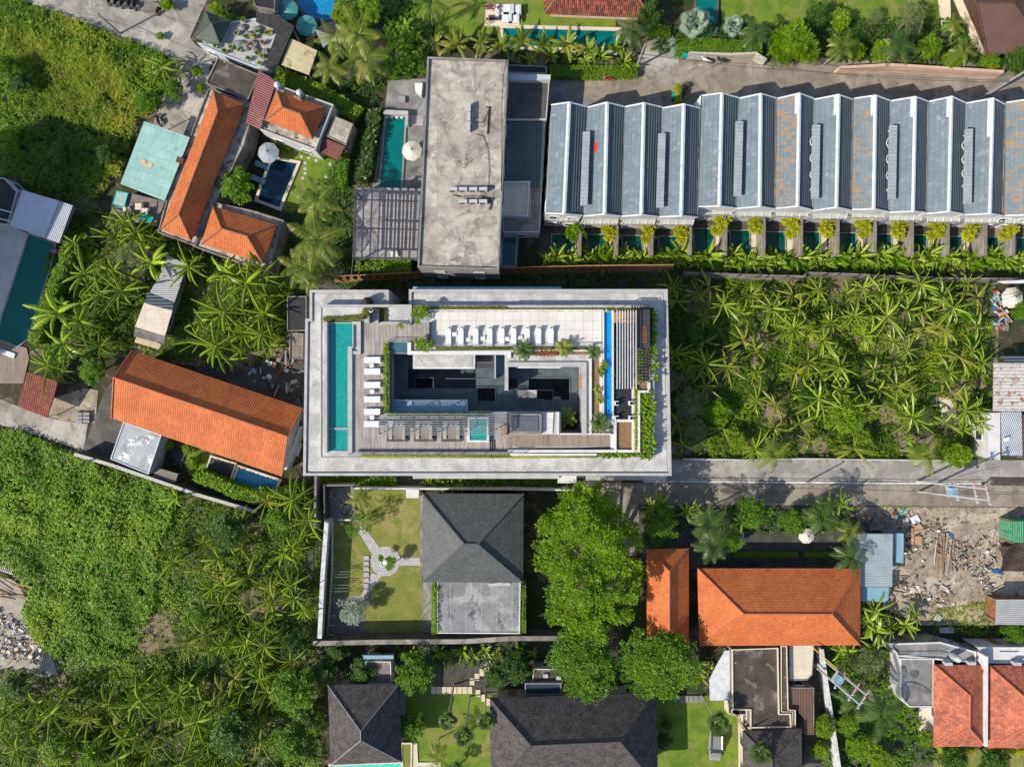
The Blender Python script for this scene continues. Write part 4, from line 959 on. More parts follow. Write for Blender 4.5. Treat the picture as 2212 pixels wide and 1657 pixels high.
# villa courts south of the row
px = [L2(x, y) for x, y in ((345, 372), (650, 376), (955, 385), (1265, 392), (1572, 325), (1885, 340))] + [L3(x, y) for x, y in ((-20, 352), (290, 355), (600, 362), (905, 372), (1212, 380), (1515, 392), (1840, 398), (2140, 405))]
pw = [180, 170, 165, 180, 168, 165, 165, 150, 155, 155, 153, 155, 145, 160]
plum = [L2(x, y) for x, y in ((550, 335), (850, 338), (1175, 340), (1475, 352), (1800, 268), (2110, 278))] + [L3(x, y) for x, y in ((200, 285), (510, 300), (825, 300), (1130, 312), (1450, 312), (1750, 322), (2075, 335))]
wallx = [L2(x, 0)[0] for x in (590, 908, 1212, 1545, 1850, 2180)] + [L3(x, 0)[0] for x in (292, 608, 930, 1250, 1560, 1885, 2128)]
for i, (x, y) in enumerate(px):
    w4 = pw[i]/4; y1 = 552 if i > 3 else 550
    pool(f"narrow dark green pool in the {nth(i+1)} villa court from the west", [(x, y), (x+w4, y), (x+w4, y1), (x, y1)], 'water_seagreen', 'grey_wall', .12)
    sheet('court_deck', [(x+w4*.45-2, 468 if i < 4 else 462), (x+w4+6, 468 if i < 4 else 462), (x+w4+6, y-2), (x+w4*.45-2, y-2)], 'dark_yard')
    sheet('court_paving', [(x+w4+4, y-3), (x+w4+17, y-3), (x+w4+17, y1-8), (x+w4+4, y1-8)], 'cream_paver')
    if i < 13:
        wy = 470 if i < 3 else 456 if i < 6 else 459
        wall_line('court_wall', f"brown rendered wall between villa courts, {nth(i+1)} from the west", [(wallx[i], wy), (wallx[i]-1, 552)], 2.6, .3, 'old_wall', 'wall', 'pavers', group='walls between the villa courts')
    # slatted white canopy over the terrace
for i, (wn, rn_, en, ws, rs, es) in enumerate(units):
    y0 = ws[1]+6; x0, x1 = ws[0]+2+(24 if i in (0,) else 2), es[0]-2
    root = slab('terrace_canopy', f"white framed glass canopy behind the row, {nth(i+1)} from the west", 'canopy', [(x0, y0), (x1-4, y0), (x1-8, y0+12), (x0-3, y0+12)], 5.0, .05, 'frosted', group='canopies along the villa courts')
    for k in range(5):
        b = MB(); q0 = P(x0+(x1-4-x0)*k/4, y0, 5.06); q1 = P(x0-3+(x1-8-x0+3)*k/4, y0+12, 5.06); b.tube([q0, q1], .05, 4); O(b, 'beam', 'white_paint', root)
    for yy in (0, 12): b = MB(); b.tube([P(x0-yy/4, y0+yy, 5.0), P(x1-4-yy/3, y0+yy, 5.0)], .07, 4); O(b, 'beam', 'old_wall', root)
hedge_bed = sheet('garden_bed', [(1172, 548), (2260, 552), (2260, 600), (1172, 585)], 'weedbed')
sheet('villa_terrace', [(1168, 455), (2260, 440), (2260, 475), (1168, 478)], 'grey_concrete')
sheet('court_floor_pad', L3(1900, 290) and [L3(1900, 265), L3(2065, 265), L3(2060, 395), L3(1897, 392)], 'brown_deck')
# fences of the plot east of the hotel
fence_slats('board_fence', 'weathered purple-grey board fence along the north of the banana plot', T(2, 1, (1480, 712), (1800, 722), (2212, 738)) + T(3, 1, (330, 745), (340, 712), (620, 722), (1100, 745), (1650, 762), (2260, 768)), 2.6, 'old_wall', step=2.6, lean=.25)
fence_slats('timber_screen', 'dark steel and orange timber screen between hotel and concrete house', T(1, 1, (640, 765), (1130, 742), (1700, 712), (2212, 690)) + T(2, 1, (620, 672), (1400, 662)), 3.0, 'orange_timber', step=1.0, lean=.5)
wall_line('boundary_wall', 'low white-painted wall along the road side of the banana plot', T(2, 2, (1480, 655), (2212, 662)) + T(3, 2, (290, 652), (900, 660), (1500, 668)), 1.0, .2, 'white_wall')
# ================================================================ GREY CONCRETE HOUSE AND ANNEX
GZ = 8.5
groof = flat_house('concrete_building', 'large flat-roofed building of stained grey concrete panels', 'building', [(923, 123), (1098, 130), (1077.5, 583), (901.7, 578)], GZ, 'stained_concrete', 'grey_wall', .3, .22, 'grey_concrete')
slabp = MB()
for x, y in T(1, 0, (1500, 500), (2170, 530)): pass
ac = Proto(make_ac('white air conditioner'))
AC = [('top of the column of three on the concrete roof', t1(1, 0, 1845, 950), 1.57), ('middle of the column of three on the concrete roof', t1(1, 0, 1842, 1030), 1.57), ('bottom of the column of three on the concrete roof', t1(1, 0, 1840, 1115), 1.57)]
AC += [(f'{nth(k+1)} from the west in the upper row on the concrete roof', t1(1, 0, x, 1650), 0) for k, x in enumerate((1708, 1792, 1880, 1965))]
AC += [(f'{nth(k+1)} from the west in the lower row on the concrete roof', t1(1, 1, x, 98), 0) for k, x in enumerate((1793, 1880, 1965))]
for l, (x, y), rz in AC: ac.at(P(x, y, GZ-.3), rz, 1.15, 'white air conditioner, '+l, 'air conditioners on the concrete roof')
for l, (x, y) in (('beside the slate hip roof, west one', t1(1, 3, 2045, 65)), ('beside the slate hip roof, east one', t1(1, 3, 2100, 60))): ac.at(P(x, y, 3.3), 0, 1.1, 'white air conditioner on the metal roof '+l)
o = ac.at(P(*t1(1, 3, 2165, 62), 3.3), 0, 1.1, 'orange-cased air conditioner on the metal roof beside the slate hip')
pp = MB(); q = [P(*t1(1, 0, x, y), GZ-.15) for x, y in ((1990, 930), (2015, 925), (2010, 1000), (2000, 1160))]; pp.tube(q, .07, 6)
q = [P(*t1(1, 0, x, y), GZ-.15) for x, y in ((2030, 925), (2005, 960), (1960, 1060), (1870, 1060))]; pp.tube(q, .04, 6); O(pp, 'pipe_bundle', 'black_rubber', None, 'black pipe bundle beside the upper air conditioners', 'pipe')
pp = MB(); 
for s_ in range(3):
    q = [P(*t1(1, 1, x+8*s_, y), GZ-.2) for x, y in ((1700, 30), (1760, 45), (1850, 38), (1940, 40), (2015, 60), (2025, 120), (2010, 160))]; pp.tube(q, .035, 5)
q = [P(*t1(1, 0, x, y), GZ-.2) for x, y in ((1900, 1160), (1965, 1180), (2005, 1300), (2015, 1450), (2005, 1657))]; pp.tube(q, .03, 5)
O(pp, 'pipe_bundle', 'black_rubber', None, 'loose black pipes looping round the lower air conditioners', 'pipe')
pp = MB(); pp.tube([P(*t1(1, 0, x, y), GZ+.03) for x, y in ((2165, 520), (2140, 640), (2125, 900), (2125, 1300), (2118, 1650))], .04, 5); O(pp, 'roof_cable', 'black_rubber', None, 'long black cable along the east edge of the concrete roof', 'cable')
an = MB(); b = P(*t1(1, 0, 1832, 1405), GZ-.3); an.tube([b, b+Vector((0, 0, 3.2))], .035, 6)
for k in range(3): an.tube([b+Vector((.5*math.cos(k*2.1), .5*math.sin(k*2.1), 0)), b+Vector((0, 0, .5))], .025, 5)
O(an, 'roof_antenna', 'dark_metal', None, 'thin tripod mast antenna in the middle of the concrete roof', 'antenna')
# pergola west of the concrete house
pz = 6.3; pg = E('roof_pergola', 'black steel pergola over the grey timber roof deck', 'pergola', P(836, 494, 0))
w = MB(); cor = [P(x, y, 3.4) for x, y in T(1, 1, (880, -10), (1400, 0), (1380, 540), (860, 540))]; w.prism(offset([(v.x, v.y) for v in cor], -.4), 0, 3.4); O(w, 'wall', 'grey_wall', pg)
d = MB(); d.face([Vector((v.x, v.y, 3.42)) for v in (cor[3], cor[2], cor[1], cor[0])]); O(d, 'deck', 'deck_across', pg)
for x0, x1 in ((862, 845), (932, 912), (1003, 982), (1073, 1048), (1145, 1118), (1212, 1190), (1278, 1256), (1345, 1322), (1428, 1396)):
    b = MB(); p, q = P(*t1(1, 1, x0, -12), pz), P(*t1(1, 1, x1, 578), pz); w_ = .11 if x0 not in (932, 1003, 1073) else .08
    b.prism([(p.x-w_, p.y), (q.x-w_, q.y), (q.x+w_, q.y), (p.x+w_, p.y)][::1], pz-.2, pz+(.002 if w_ > .1 else 0)); O(b, 'beam', 'dark_metal', pg)
for k, (yl, yr) in enumerate(((-12, 2), (65, 82), (310, 330), (566, 580))):
    b = MB(); p, q = P(*t1(1, 1, 850 if k else 862, yl), pz), P(*t1(1, 1, 1430 if k == 0 else 1398, yr), pz)
    b.prism([(p.x-.07, p.y-.07), (q.x+.07, q.y-.07), (q.x+.07, q.y+.07), (p.x-.07, p.y+.07)], pz-.25, pz-.02); O(b, 'crossbeam', 'dark_metal', pg)
for x, y in T(1, 1, (865, 0), (1425, 10), (848, 560), (1392, 565)): b = MB(); p = P(x, y, pz); b.box((p.x, p.y, 3.2), (.15, .15, 6)); O(b, 'post', 'dark_metal', pg)
for x in (838, 900, 1030): b = MB(); b.tube([P(*t1(1, 1, x, 575), 6.2), P(*t1(1, 1, x-15, 735), 2.8)], .04, 5); O(b, 'stay_rod', 'steel', pg)
tb = make_table('white square board lying on the pergola deck', 'white_paint', .9, .35, 'low_table'); tb.location = P(*t1(1, 1, 1198, 540), 3.43); tb.rotation_euler[2] = .15
# east annex
flat_house('annex_house', 'dark glass-roofed annex with wide grid panes beside the concrete house', 'building', T(2, 0, (-70, 1042), (292, 1048), (262, 1632), (-85, 1600)), 4.2, 'glass_dark', 'grey_wall', .05, .1, 'dark_metal')
flat_house('courtyard_house', 'dark flat roof with a white rim north of the glass-roofed annex', 'building', T(2, 0, (-60, 690), (325, 700), (298, 1036), (-65, 1036)), 4.6, 'asphalt_dark', 'white_wall', .2, .12)
flat_house('rooftop_box', 'blue-white parapet strip roof above the dark annex', 'building', T(2, 0, (-62, 635), (335, 648), (330, 698), (-60, 690)), 5.2, 'metal_plain', 'white_wall', .1, .1)
flat_house('black_block', 'black-roofed block under the white parapet strip', 'building', T(2, 0, (-50, 560), (300, 575), (298, 640), (-50, 630)), 4.0, 'black_floor', 'grey_wall', .1, .1)  # block with an even black roof
flat_house('roof_terrace', 'small beige roof terrace with white parapet beside the annex', 'building', T(2, 1, (-70, -90), (158, -90), (142, 212), (-80, 206)), 4.8, 'sandstone', 'hotel_white', .35, .18, 'hotel_white')
flat_house('lower_terrace', 'pale grey lower terrace with potted plants behind the annex', 'building', T(2, 1, (165, -150), (262, -150), (240, 350), (-80, 350), (-78, 216), (148, 220)), 3.6, 'grey_concrete', 'hotel_white', .12, .1, 'hotel_white')
pool('long teal pool corner below the pale terrace', T(2, 1, (-70, 380), (40, 380), (20, 640), (-90, 640)), 'water_deepteal', 'hotel_concrete', .3)
# ================================================================ TERRACE POOL WEST OF THE CONCRETE HOUSE
pool('long teal pool beside the cream parasol', T(1, 0, (1128, 1005), (1290, 1005), (1275, 1290), (1252, 1640), (1072, 1640)), 'water_deepteal', 'grey_wall', .25)
sheet('deck', T(1, 0, (1320, 1000), (1450, 1000), (1445, 1090), (1320, 1085)), 'deck_across')
flat_house('bar_counter', 'pale stepped planter wall at the head of the long teal pool', 'wall', T(1, 0, (1105, 950), (1315, 960), (1312, 1080), (1290, 1080), (1290, 995), (1100, 988)), 1.1, 'hotel_concrete', 'hotel_concrete', 0.0, .1, open_=False)
flat_house('outdoor_kitchen', 'white L-shaped counter in the shaded patio', 'counter', T(1, 0, (1370, 720), (1440, 720), (1430, 830), (1375, 790)), 1.0, 'white_paint', 'white_wall', 0.0, .1, open_=False)
um_cr = Proto(make_umbrella('cream_fabric', 'cream parasol')); um_cr.at(P(*t1(1, 0, 1346, 1300), 2.1)-Vector((0, 0, 2.1)), .2, 1.0, 'round cream parasol between the long teal pool and the concrete house')
um_t = Proto(make_umbrella('teal_fabric', 'teal parasol')); um_t.at(P(*t1(1, 0, 272, 82), 2.1)-Vector((0, 0, 2.1)), .3, 1.05, 'teal parasol nearest the top edge by the blue pool'); um_t.at(P(*t1(1, 0, 434, 220), 2.1)-Vector((0, 0, 2.1)), .1, 1.05, 'teal parasol standing above the beige roof')
um_g = Proto(make_umbrella('grey_fabric', 'grey parasol')); um_g.at(P(*t1(1, 0, 105, 1320), 2.1)-Vector((0, 0, 2.1)), .25, 1.05, 'pale grey parasol at the north end of the navy garden pool')
um_w = Proto(make_umbrella('cream_fabric', 'white parasol')); um_w.at(P(*t1(3, 2, 350, 1325), 2.1)-Vector((0, 0, 2.1)), .35, .78, 'small off-white parasol in the shaded yard behind the orange hip roof')
um_w.at(P(*t1(2, 2, 1968, 1322), 2.1)-Vector((0, 0, 2.1)), .1, .66, 'small grey-white parasol half hidden by the palm, next to the yard trees'); um_w.at(P(*t1(3, 1, 2118, 915), 2.1)-Vector((0, 0, 2.1)), .5, 1.05, 'large white parasol in the yard at the east end of the banana plot')
rt = make_table('low round table on the shaded grey patio', 'grey_wall', .9, .5, 'round_table'); rt.location = P(*t1(1, 0, 1265, 876))
for i, x in enumerate((1130, 1175, 1220, 1262)):
    st = MB(); p = P(*t1(1, 0, x, 1020), .1); st.lathe((p.x, p.y, 0), [(.2, 0), (.22, .4), (.2, .45)], 12); O(st, 'pool_stool', 'hotel_white', None, f"round white stool in the teal pool, {nth(i+1)} from the west", 'stool', 'stools in the pool')
# ================================================================ ORANGE-ROOFED COMPOUND, NORTH-WEST
flat_house('parapet_terrace', 'stained parapet slab around the long orange roof', 'terrace', T(0, 0, (1800, 760), (2200, 900), (2110, 1250)) + T(0, 1, (1760, 300), (1690, 470), (1360, 355), (1455, 0)) + T(0, 0, (1640, 1180),), 3.6, 'parapet_concrete', 'old_wall', .2, .15, open_=False)
hip_house('orange_house', 'long narrow house with bright orange tiled hip roof in the north-west', 'house', T(0, 0, (1845, 783), (2115, 905)) + T(0, 1, (1650, 425), (1385, 325)), T(0, 0, (1885, 965),) + T(0, 1, (1547, 195),), 'v', 4.4, 6.4, 'orange_tile', 'ridge_dark', 'cream_wall', .5)
flat_house('parapet_terrace', 'stained parapet slab around the square orange roof west of the palms', 'terrace', T(0, 1, (1850, 90), (2212, 170)) + T(1, 1, (240, 245), (110, 690), (-10, 655)) + T(0, 1, (2150, 650), (1660, 470)), 3.5, 'parapet_concrete', 'old_wall', .2, .15, open_=False)
hip_house('orange_house', 'small orange hip-roofed house between the banana plots and the palms', 'house', T(0, 1, (1840, 125),) + T(1, 1, (178, 290), (60, 620)) + T(0, 1, (1738, 455),), T(0, 1, (1915, 320), (2135, 385)), 'h', 4.2, 6.2, 'orange_tile', 'ridge_dark', 'cream_wall', .5)
flat_house('parapet_terrace', 'cream and black stained parapet slab with two water tanks', 'terrace', T(1, 0, (185, 735), (670, 905), (512, 1300), (30, 1120)), 4.0, 'parapet_concrete', 'white_wall', .25, .15)
hip_house('orange_house', 'orange hip-roofed house beside the maroon metal roof and the tanks', 'house', T(1, 0, (180, 780), (600, 930), (490, 1205), (75, 1040)), T(1, 0, (228, 930), (385, 988)), 'h', 4.5, 6.5, 'orange_tile', 'ridge_dark', 'cream_wall', .4, base=3.76)
tank = Proto(make_tank('water tank')); tank.at(P(*t1(1, 0, 203, 760), 3.9), 0, .95, 'round steel water tank nearest the maroon metal roof'); tank.at(P(*t1(1, 0, 392, 825), 3.9), 0, .95, 'round steel water tank in the middle of the parapet slab by the hedge')
slab('metal_canopy', 'maroon corrugated canopy joining two orange roofs', 'canopy', T(1, 0, (25, 605), (175, 710), (35, 1120), (-92, 1066)), 4.4, .08, 'maroon_corr')
flat_house('flat_house', 'small mottled grey concrete roof east of the tank slab', 'building', T(1, 0, (675, 1000), (842, 1072), (776, 1255), (606, 1177)), 3.4, 'stained_concrete', 'old_wall', .12, .1, open_=False)
slab('tiled_canopy', 'little maroon tiled lean-to roof beside the mottled concrete roof', 'canopy', T(1, 0, (570, 1186), (770, 1270), (706, 1390), (510, 1298)), 3.1, .15, 'maroon_tile', slope=[3.3, 3.3, 2.6, 2.6])
flat_house('flat_house', 'dark water-stained flat roof north of the long orange roof', 'building', T(0, 0, (1880, 495), (2212, 635)) + T(1, 0, (30, 640), (-70, 870)) + T(0, 0, (1775, 720),), 3.4, 'wet_concrete', 'old_wall', .15, .15)
slab('metal_roof', 'pale mint green metal sheet roof west of the long orange roof', 'roof', T(0, 0, (1245, 1050), (1640, 1190)) + T(0, 1, (1422, 82),) + T(0, 0, (1040, 1590),), 3.9, .08, 'mint_roof')
pm = MB(); q = [P(x, y, 3.95) for x, y in T(0, 0, (1225, 1375), (1322, 1410), (1305, 1460), (1208, 1425))]; pm.prism([(v.x, v.y) for v in q], 3.9, 3.95); O(pm, 'roof_patch', 'beige_sheet', None, 'tan board lying on the mint green roof', 'board')
pm = MB(); q = P(*t1(0, 0, 1555, 1385), 4.4); pm.box((q.x, q.y, 4.2), (.9, .7, .5), -.3); O(pm, 'vent_box', 'brown_metal', None, 'brown vent box at the edge of the mint green roof', 'vent')
flat_house('mint_hut', 'small turquoise hut west of the slate terrace', 'hut', T(0, 1, (1000, -10), (1110, 12), (1072, 142), (966, 110)), 2.9, 'mint_roof', 'teal_plastic', .06, .08)
flat_house('roof_terrace', 'grey-brown paved terrace under the mint roof edge', 'terrace', T(0, 1, (1110, 12), (1425, 84), (1345, 285), (948, 182)), 2.6, 'pavers', 'old_wall', .06, .1)
for i, (x, y) in enumerate(T(0, 1, (1270, 182), (1215, 140), (1110, 170))):
    o = make_table(f"round pale cafe table on the brown terrace, {('east', 'middle', 'west')[i]} one", 'sandstone', .8, .6, 'cafe_table'); o.location = P(x, y, 2.6)
o = make_table('bright turquoise bench table beside the brown terrace', 'teal_plastic', 1.1, .6, 'bench_table'); o.location = P(*t1(0, 1, 1285, 235), 2.6); o.rotation_euler[2] = -.4; o.scale = (1.6, .8, 1)
pool('navy pool in the small lawn garden', T(1, 0, (150, 1378), (358, 1418), (258, 1657)) + T(1, 1, (205, 140), (20, 70)) + T(1, 0, (60, 1600),), 'water_navy', 'sandstone', .4)
loun_t = Proto(make_lounger('lounger', 'blue_sheet', 'blue_sheet')); loun_t.at(P(*t1(1, 0, 65, 1440)), R(68), 1, 'blue-grey lounger nearest the grey parasol'); loun_t.at(P(*t1(1, 0, 30, 1560)), R(68), 1, 'blue-grey lounger farther from the grey parasol')
# ---- buildings along the top edge
hip_house('green_house', 'small pointed roof of green-grey slate beside the top road', 'house', T(0, 0, (1780, 100), (1995, 180), (1900, 385), (1668, 330)), T(0, 0, (1815, 195), (1830, 205)), 'h', 3.8, 5.2, 'green_slate', 'slate_grey', 'white_wall', .4)
flat_house('rock_garden_roof', 'roof garden of pale rocks and potted plants below dark shade nets', 'terrace', T(0, 0, (1990, 190),) + T(1, 0, (200, 130), (185, 270), (90, 590)) + T(0, 0, (2212, 590), (1900, 470), (1700, 370), (1900, 390)), 3.0, 'stone_path', 'metal_plain', .15, .2, 'metal_plain')
slab('shade_roof', 'long dark shade net roof west of the beige roof', 'canopy', T(1, 0, (180, 270), (330, 232), (190, 560), (70, 585)), 4.0, .1, 'thatch_mesh')
slab('shade_roof', 'dark patterned shade roof above the rock garden', 'canopy', T(1, 0, (0, 110), (180, 130), (330, 230), (190, 270), (0, 190)), 4.1, .1, 'thatch_mesh')
slab('shade_roof', 'grey net awning south of the blue pool', 'canopy', T(1, 0, (505, 250), (680, 175), (760, 290), (690, 320)), 3.6, .06, 'thatch_mesh')
slab('awning', 'small grey triangular awning beside the palms', 'canopy', T(1, 0, (505, 250), (690, 325), (580, 415)), 3.2, .05, 'grey_wall')
slab('beige_roof', 'beige corrugated roof below the teal parasols', 'roof', T(1, 0, (300, 335), (530, 440), (456, 650), (213, 560)), 3.6, .1, 'beige_sheet')
flat_house('flat_house', 'dark roofed building at the top edge west of the blue pool', 'building', T(1, 0, (-60, -60), (170, -60), (160, 90), (0, 60)), 3.6, 'black_floor', 'old_wall', .1, .1)
pool('bright blue free-form pool at the top edge', T(1, 0, (330, -60), (345, -10), (380, 60), (430, 130), (520, 170), (600, 190), (670, 165), (700, 90), (760, 20), (770, -60)), 'water_blue', 'dark_stone', .4)
sheet('terrace', T(1, 0, (0, -60), (330, -60), (380, 120), (600, 200), (520, 340), (330, 230), (0, 120)), 'dark_yard')
hip_house('tiled_house', 'long house with mottled red and black tiles at the top edge', 'house', [(1169, -70), (1412, -66), (1407, 39), (1176, 30)], [(1215, -20), (1370, -18)], 'h', 2.8, 4.8, 'mottled_tile', 'ridge_dark', 'cream_wall', 1.1)
pool('long dark teal pool south of the top lawn', T(1, 0, (2140, 250), (2212, 252)) + T(2, 0, (910, 275), (880, 450), (0, 395)) + T(1, 0, (2130, 385),), 'water_deepteal', 'sandstone', .45)
pool('deep teal pool right of the entrance lane', [(1506, -40), (1550, -40), (1544, 75), (1500, 85)], 'water_deepteal', 'dark_stone', .3)
dk = MB(); q = [P(x, y, .35) for x, y in [(1049.5, 7.5), (1124, 12.5), (1122, 57), (1047, 56)]]; dk.prism([(v.x, v.y) for v in q], 0, .35); O(dk, 'pool_platform', 'sandstone', None, 'pale stone sunbathing platform at the corner of the top pool', 'platform')
hip_house('brown_house', 'dark brown metal hip roof in the top right corner', 'house', [(2056, -60), (2262, -60), (2262, 112), (2132, 118)], [(2110, 8), (2190, 8)], 'h', 3.0, 6.0, 'brown_metal', 'brown_metal', 'cream_wall', 1.2, open_=False)
sheet('terrace', [(2022, -30), (2052, -30), (2056, 100), (2040, 104)], 'sandstone')
wall_line('boundary_wall', 'pink rendered wall along the north side of the upper road', T(3, 0, (620, 585), (1050, 560)) + T(3, 0, (1060, 560), (2040, 620)), 1.8, .35, 'pink_render', coping=None)
wall_line('boundary_wall', 'white pebble wall behind the two parked motorbikes', T(2, 0, (1530, 458), (1900, 470), (2110, 460), (2200, 520)), 1.6, .3, 'pebble_wall')
# ================================================================ WEST SIDE
flat_house('pool_house', 'shiny metal roof over the west pool pavilion, its blue shade put into the colour', 'pavilion', T(0, 1, (190, -15), (510, 80), (385, 402), (80, 295)), 3.4, 'metal_plain', 'white_wall', .05, .08)  # grey-blue of the shaded roof half put into its colour
slab('metal_roof', 'corrugated silver lean-to roof beside the west pool', 'roof', T(0, 1, (512, 80), (628, 122), (510, 446), (386, 403)), 3.3, .06, 'corr_silver')  # bright half of that roof; the split follows the shadow edge
pool('long dark teal pool on the west edge', T(0, 1, (262, 375), (480, 455), (440, 650), (240, 1270), (160, 1335), (-60, 1250), (-90, 1180), (10, 1150)), 'water_deepteal', 'grey_wall', .2)
sheet('deck', T(0, 1, (100, 300), (262, 375), (0, 1130), (-300, 1030), (-300, 300)), 'hotel_white')
flat_house('flat_house', 'dark building with white beams cut by the west edge', 'building', T(0, 0, (-260, 1520), (40, 1540)) + T(0, 1, (150, 0), (70, 290), (-260, 250)), 2.8, 'black_floor', 'white_wall', .15, .15)
for i, y in enumerate((160, 240)): b = MB(); q = P(*t1(0, 1, 20, y), 3.1); b.box((q.x, q.y, 3.05), (2.6, .14, .1), -.25); O(b, 'roof_beam', 'white_paint', None, f"white beam across the dark west building, {('northern', 'southern')[i]} one", 'beam')
sheet('terrace', T(0, 1, (-200, 1290), (0, 1290), (230, 1350), (250, 1440), (200, 1657), (-200, 1657)), 'brown_deck')
ub = MB(); ub.blob((0, 0, .12), (.5, .35, .12), 12, 6, .02); o = O(ub, 'pool_float', 'pink_plastic', None, 'pink inflatable float lying beside the west pool', 'pool float', smooth=True); o.location = P(*t1(0, 1, 470, 515), .2)
tw2 = MB(); tower = E('unseen_block', 'unseen tall block placed outside the west edge to shade the field and pool', 'building', P(-200, 650)); rgt = W0([(-192, 419), (-27, 466), (-234, 894), (-400, 850)]); tw2.prism(rgt, 0, 18); O(tw2, 'wall', 'white_wall', tower); openings(tower, rgt, 0, 17.5)  # unseen block, placed and shaped to cast the shade on field and pool
# shack of mixed sheets
sh = E('sheet_shack', 'long shack roofed with mixed grey and yellowish metal sheets', 'shack', P(350, 650, 0))
w = MB(); rg = [P(x, y, 2.6) for x, y in T(0, 1, (1440, 560), (1590, 630), (1480, 1000), (1400, 1250), (1200, 1190), (1290, 860))]; w.prism(offset([(v.x, v.y) for v in rg], .25), 0, 2.55); O(w, 'wall', 'old_wall', sh); openings(sh, offset([(v.x, v.y) for v in rg], .25), 0, 2.4)
for pts, m_, z in (((( 1440, 545), (1612, 630), (1560, 800), (1400, 720)), 'corr_grey', 2.75), (((1395, 700), (1570, 770), (1500, 980), (1280, 890)), 'corr_grey', 2.7), (((1270, 870), (1500, 960), (1490, 1030), (1250, 965)), 'blue_louvre', 2.8), (((1245, 960), (1492, 1020), (1425, 1245), (1165, 1170)), 'sandstone', 2.72), (((1165, 1180), (1430, 1240), (1415, 1320), (1155, 1250)), 'old_wall', 2.65), (((1185, 1240), (1400, 1310), (1370, 1365), (1160, 1300)), 'l_moss' if 0 else 'beige_sheet', 2.5)):
    s_ = MB(); q = [P(x, y, z) for x, y in T(0, 1, *pts)]; s_.prism([(v.x, v.y) for v in q], z-.05, z, bottom=True); O(s_, 'roof_sheet', m_, sh)
# big orange gable
root = E('orange_gable_house', 'large orange gable-roofed house west of the hotel', 'house', P(445, 890, 0))
nw, ne, sw, se = P(*t1(0, 1, 1143, 1374), 4.6), P(*t1(1, 2, 402, 213), 4.6), P(*t1(0, 2, 965, 300), 4.6), P(*t1(1, 2, 222, 802), 4.6); rw, re = P(*t1(0, 1, 985, 1605), 7.4), P(*t1(1, 2, 272, 458), 7.4)
m1 = MB(); m1.face([sw, se, re, rw]); m1.face([sw, rw, rw-Vector((0, 0, .2)), sw-Vector((0, 0, .2))]); m1.face([se-Vector((0, 0, .2)), se, sw, sw-Vector((0, 0, .2))][::-1]); m1.face([rw, re, ne, nw]); r_ = O(m1, 'roof', 'orange_tile', root)
cpp = MB(); u = Vector((0, 0, .06)); cpp.tube([rw+u, re+u], .14, 6); cpp.tube([nw+u, rw+u], .12, 6); cpp.tube([rw+u, sw+u], .12, 6); cpp.tube([ne+u, re+u], .12, 6); cpp.tube([re+u, se+u], .12, 6); O(cpp, 'ridge_cap', 'ridge_orange', r_)
ring = offset([(v.x, v.y) for v in (sw, se, ne, nw)], .6); w = MB(); w.prism(ring, 0, 4.5)
for a, b, c3 in ((ring[3], ring[0], rw), (ring[1], ring[2], re)): w.face([(a[0], a[1], 4.5), (b[0], b[1], 4.5), ((a[0]+b[0])/2, (a[1]+b[1])/2, 6.9)])
O(w, 'wall', 'white_wall', root); openings(root, ring, 0, 4.4)
flat_house('carport', 'patchy grey and white flat roof beside the orange gable house', 'carport', T(0, 2, (1065, 330), (1395, 445), (1282, 785), (952, 652)), 3.1, 'carport_roof' if 'carport_roof' in MATS else 'grey_concrete', 'grey_wall', .1, .12, 'metal_plain', open_=False)
wall_line('boundary_wall', 'long dark wall with pale coping above the weed field', T(0, 2, (640, 610), (960, 705), (1600, 925), (1700, 960), (2212, 1110)), 2.4, .35, 'dark_stone', 'wall', 'pebble_wall')
slab('slab_table', 'rectangular grey stone slab in the garden by the long wall', 'slab', T(0, 2, (1348, 722), (1540, 782), (1510, 862), (1322, 800)), 1.9, .15, 'pavers')
flat_house('garden_deck', 'stepped black tiled walkway in the garden of the orange gable house', 'walkway', T(0, 2, (1555, 500), (1632, 525), (1560, 715), (1490, 690), (1510, 650), (1405, 620), (1425, 560), (1530, 590)), .35, 'black_floor', 'grey_wall', .0, .1, open_=False)
flat_house('garden_deck', 'square lounge deck with sofas beside the small blue pool', 'deck', T(0, 2, (1815, 620), (2045, 690), (1985, 862), (1765, 785)), .4, 'black_floor', 'sandstone', .05, .2, 'sandstone', open_=False)
pool('small bright blue pool south of the orange gable roof', [t1(0, 2, 2068, 725), t1(1, 2, 200, 840), t1(1, 2, 150, 950), t1(0, 2, 2020, 860)], 'water_blue', 'sandstone', .3)
slab('tiled_canopy', 'small maroon tiled roof by the west path', 'canopy', T(0, 1, (232, 1560), (502, 1640)) + T(0, 2, (405, 296), (150, 196)), 3.0, .18, 'small_brick_tile', slope=[3.6, 3.6, 2.5, 2.5])
bx = MB(); q = P(*t1(0, 2, 712, 295), .5)
for a in range(2):
    for b_ in range(3): bx.box((q.x+(a-.5)*.95, q.y+(b_-1)*.5, .25+.0*a), (.85, .4, .5), -.1)
O(bx, 'block_pallet', 'grey_wall', None, 'pallet of grey concrete blocks beside the west path', 'block stack')
for i, (x, y, rz) in enumerate(((358, 570, -.9), (375, 610, .3))): pass
cz = MB(); q = P(*t1(1, 2, 360, 570), 1.6); cz.prism([(v.x, v.y) for v in [P(x, y, 1.6) for x, y in T(1, 2, (345, 515), (398, 520), (365, 632), (325, 618))]], 1.5, 1.6, bottom=True); O(cz, 'slatted_bench', 'corr_silver', None, 'white slatted bench between the orange gable roof and the hotel', 'bench')
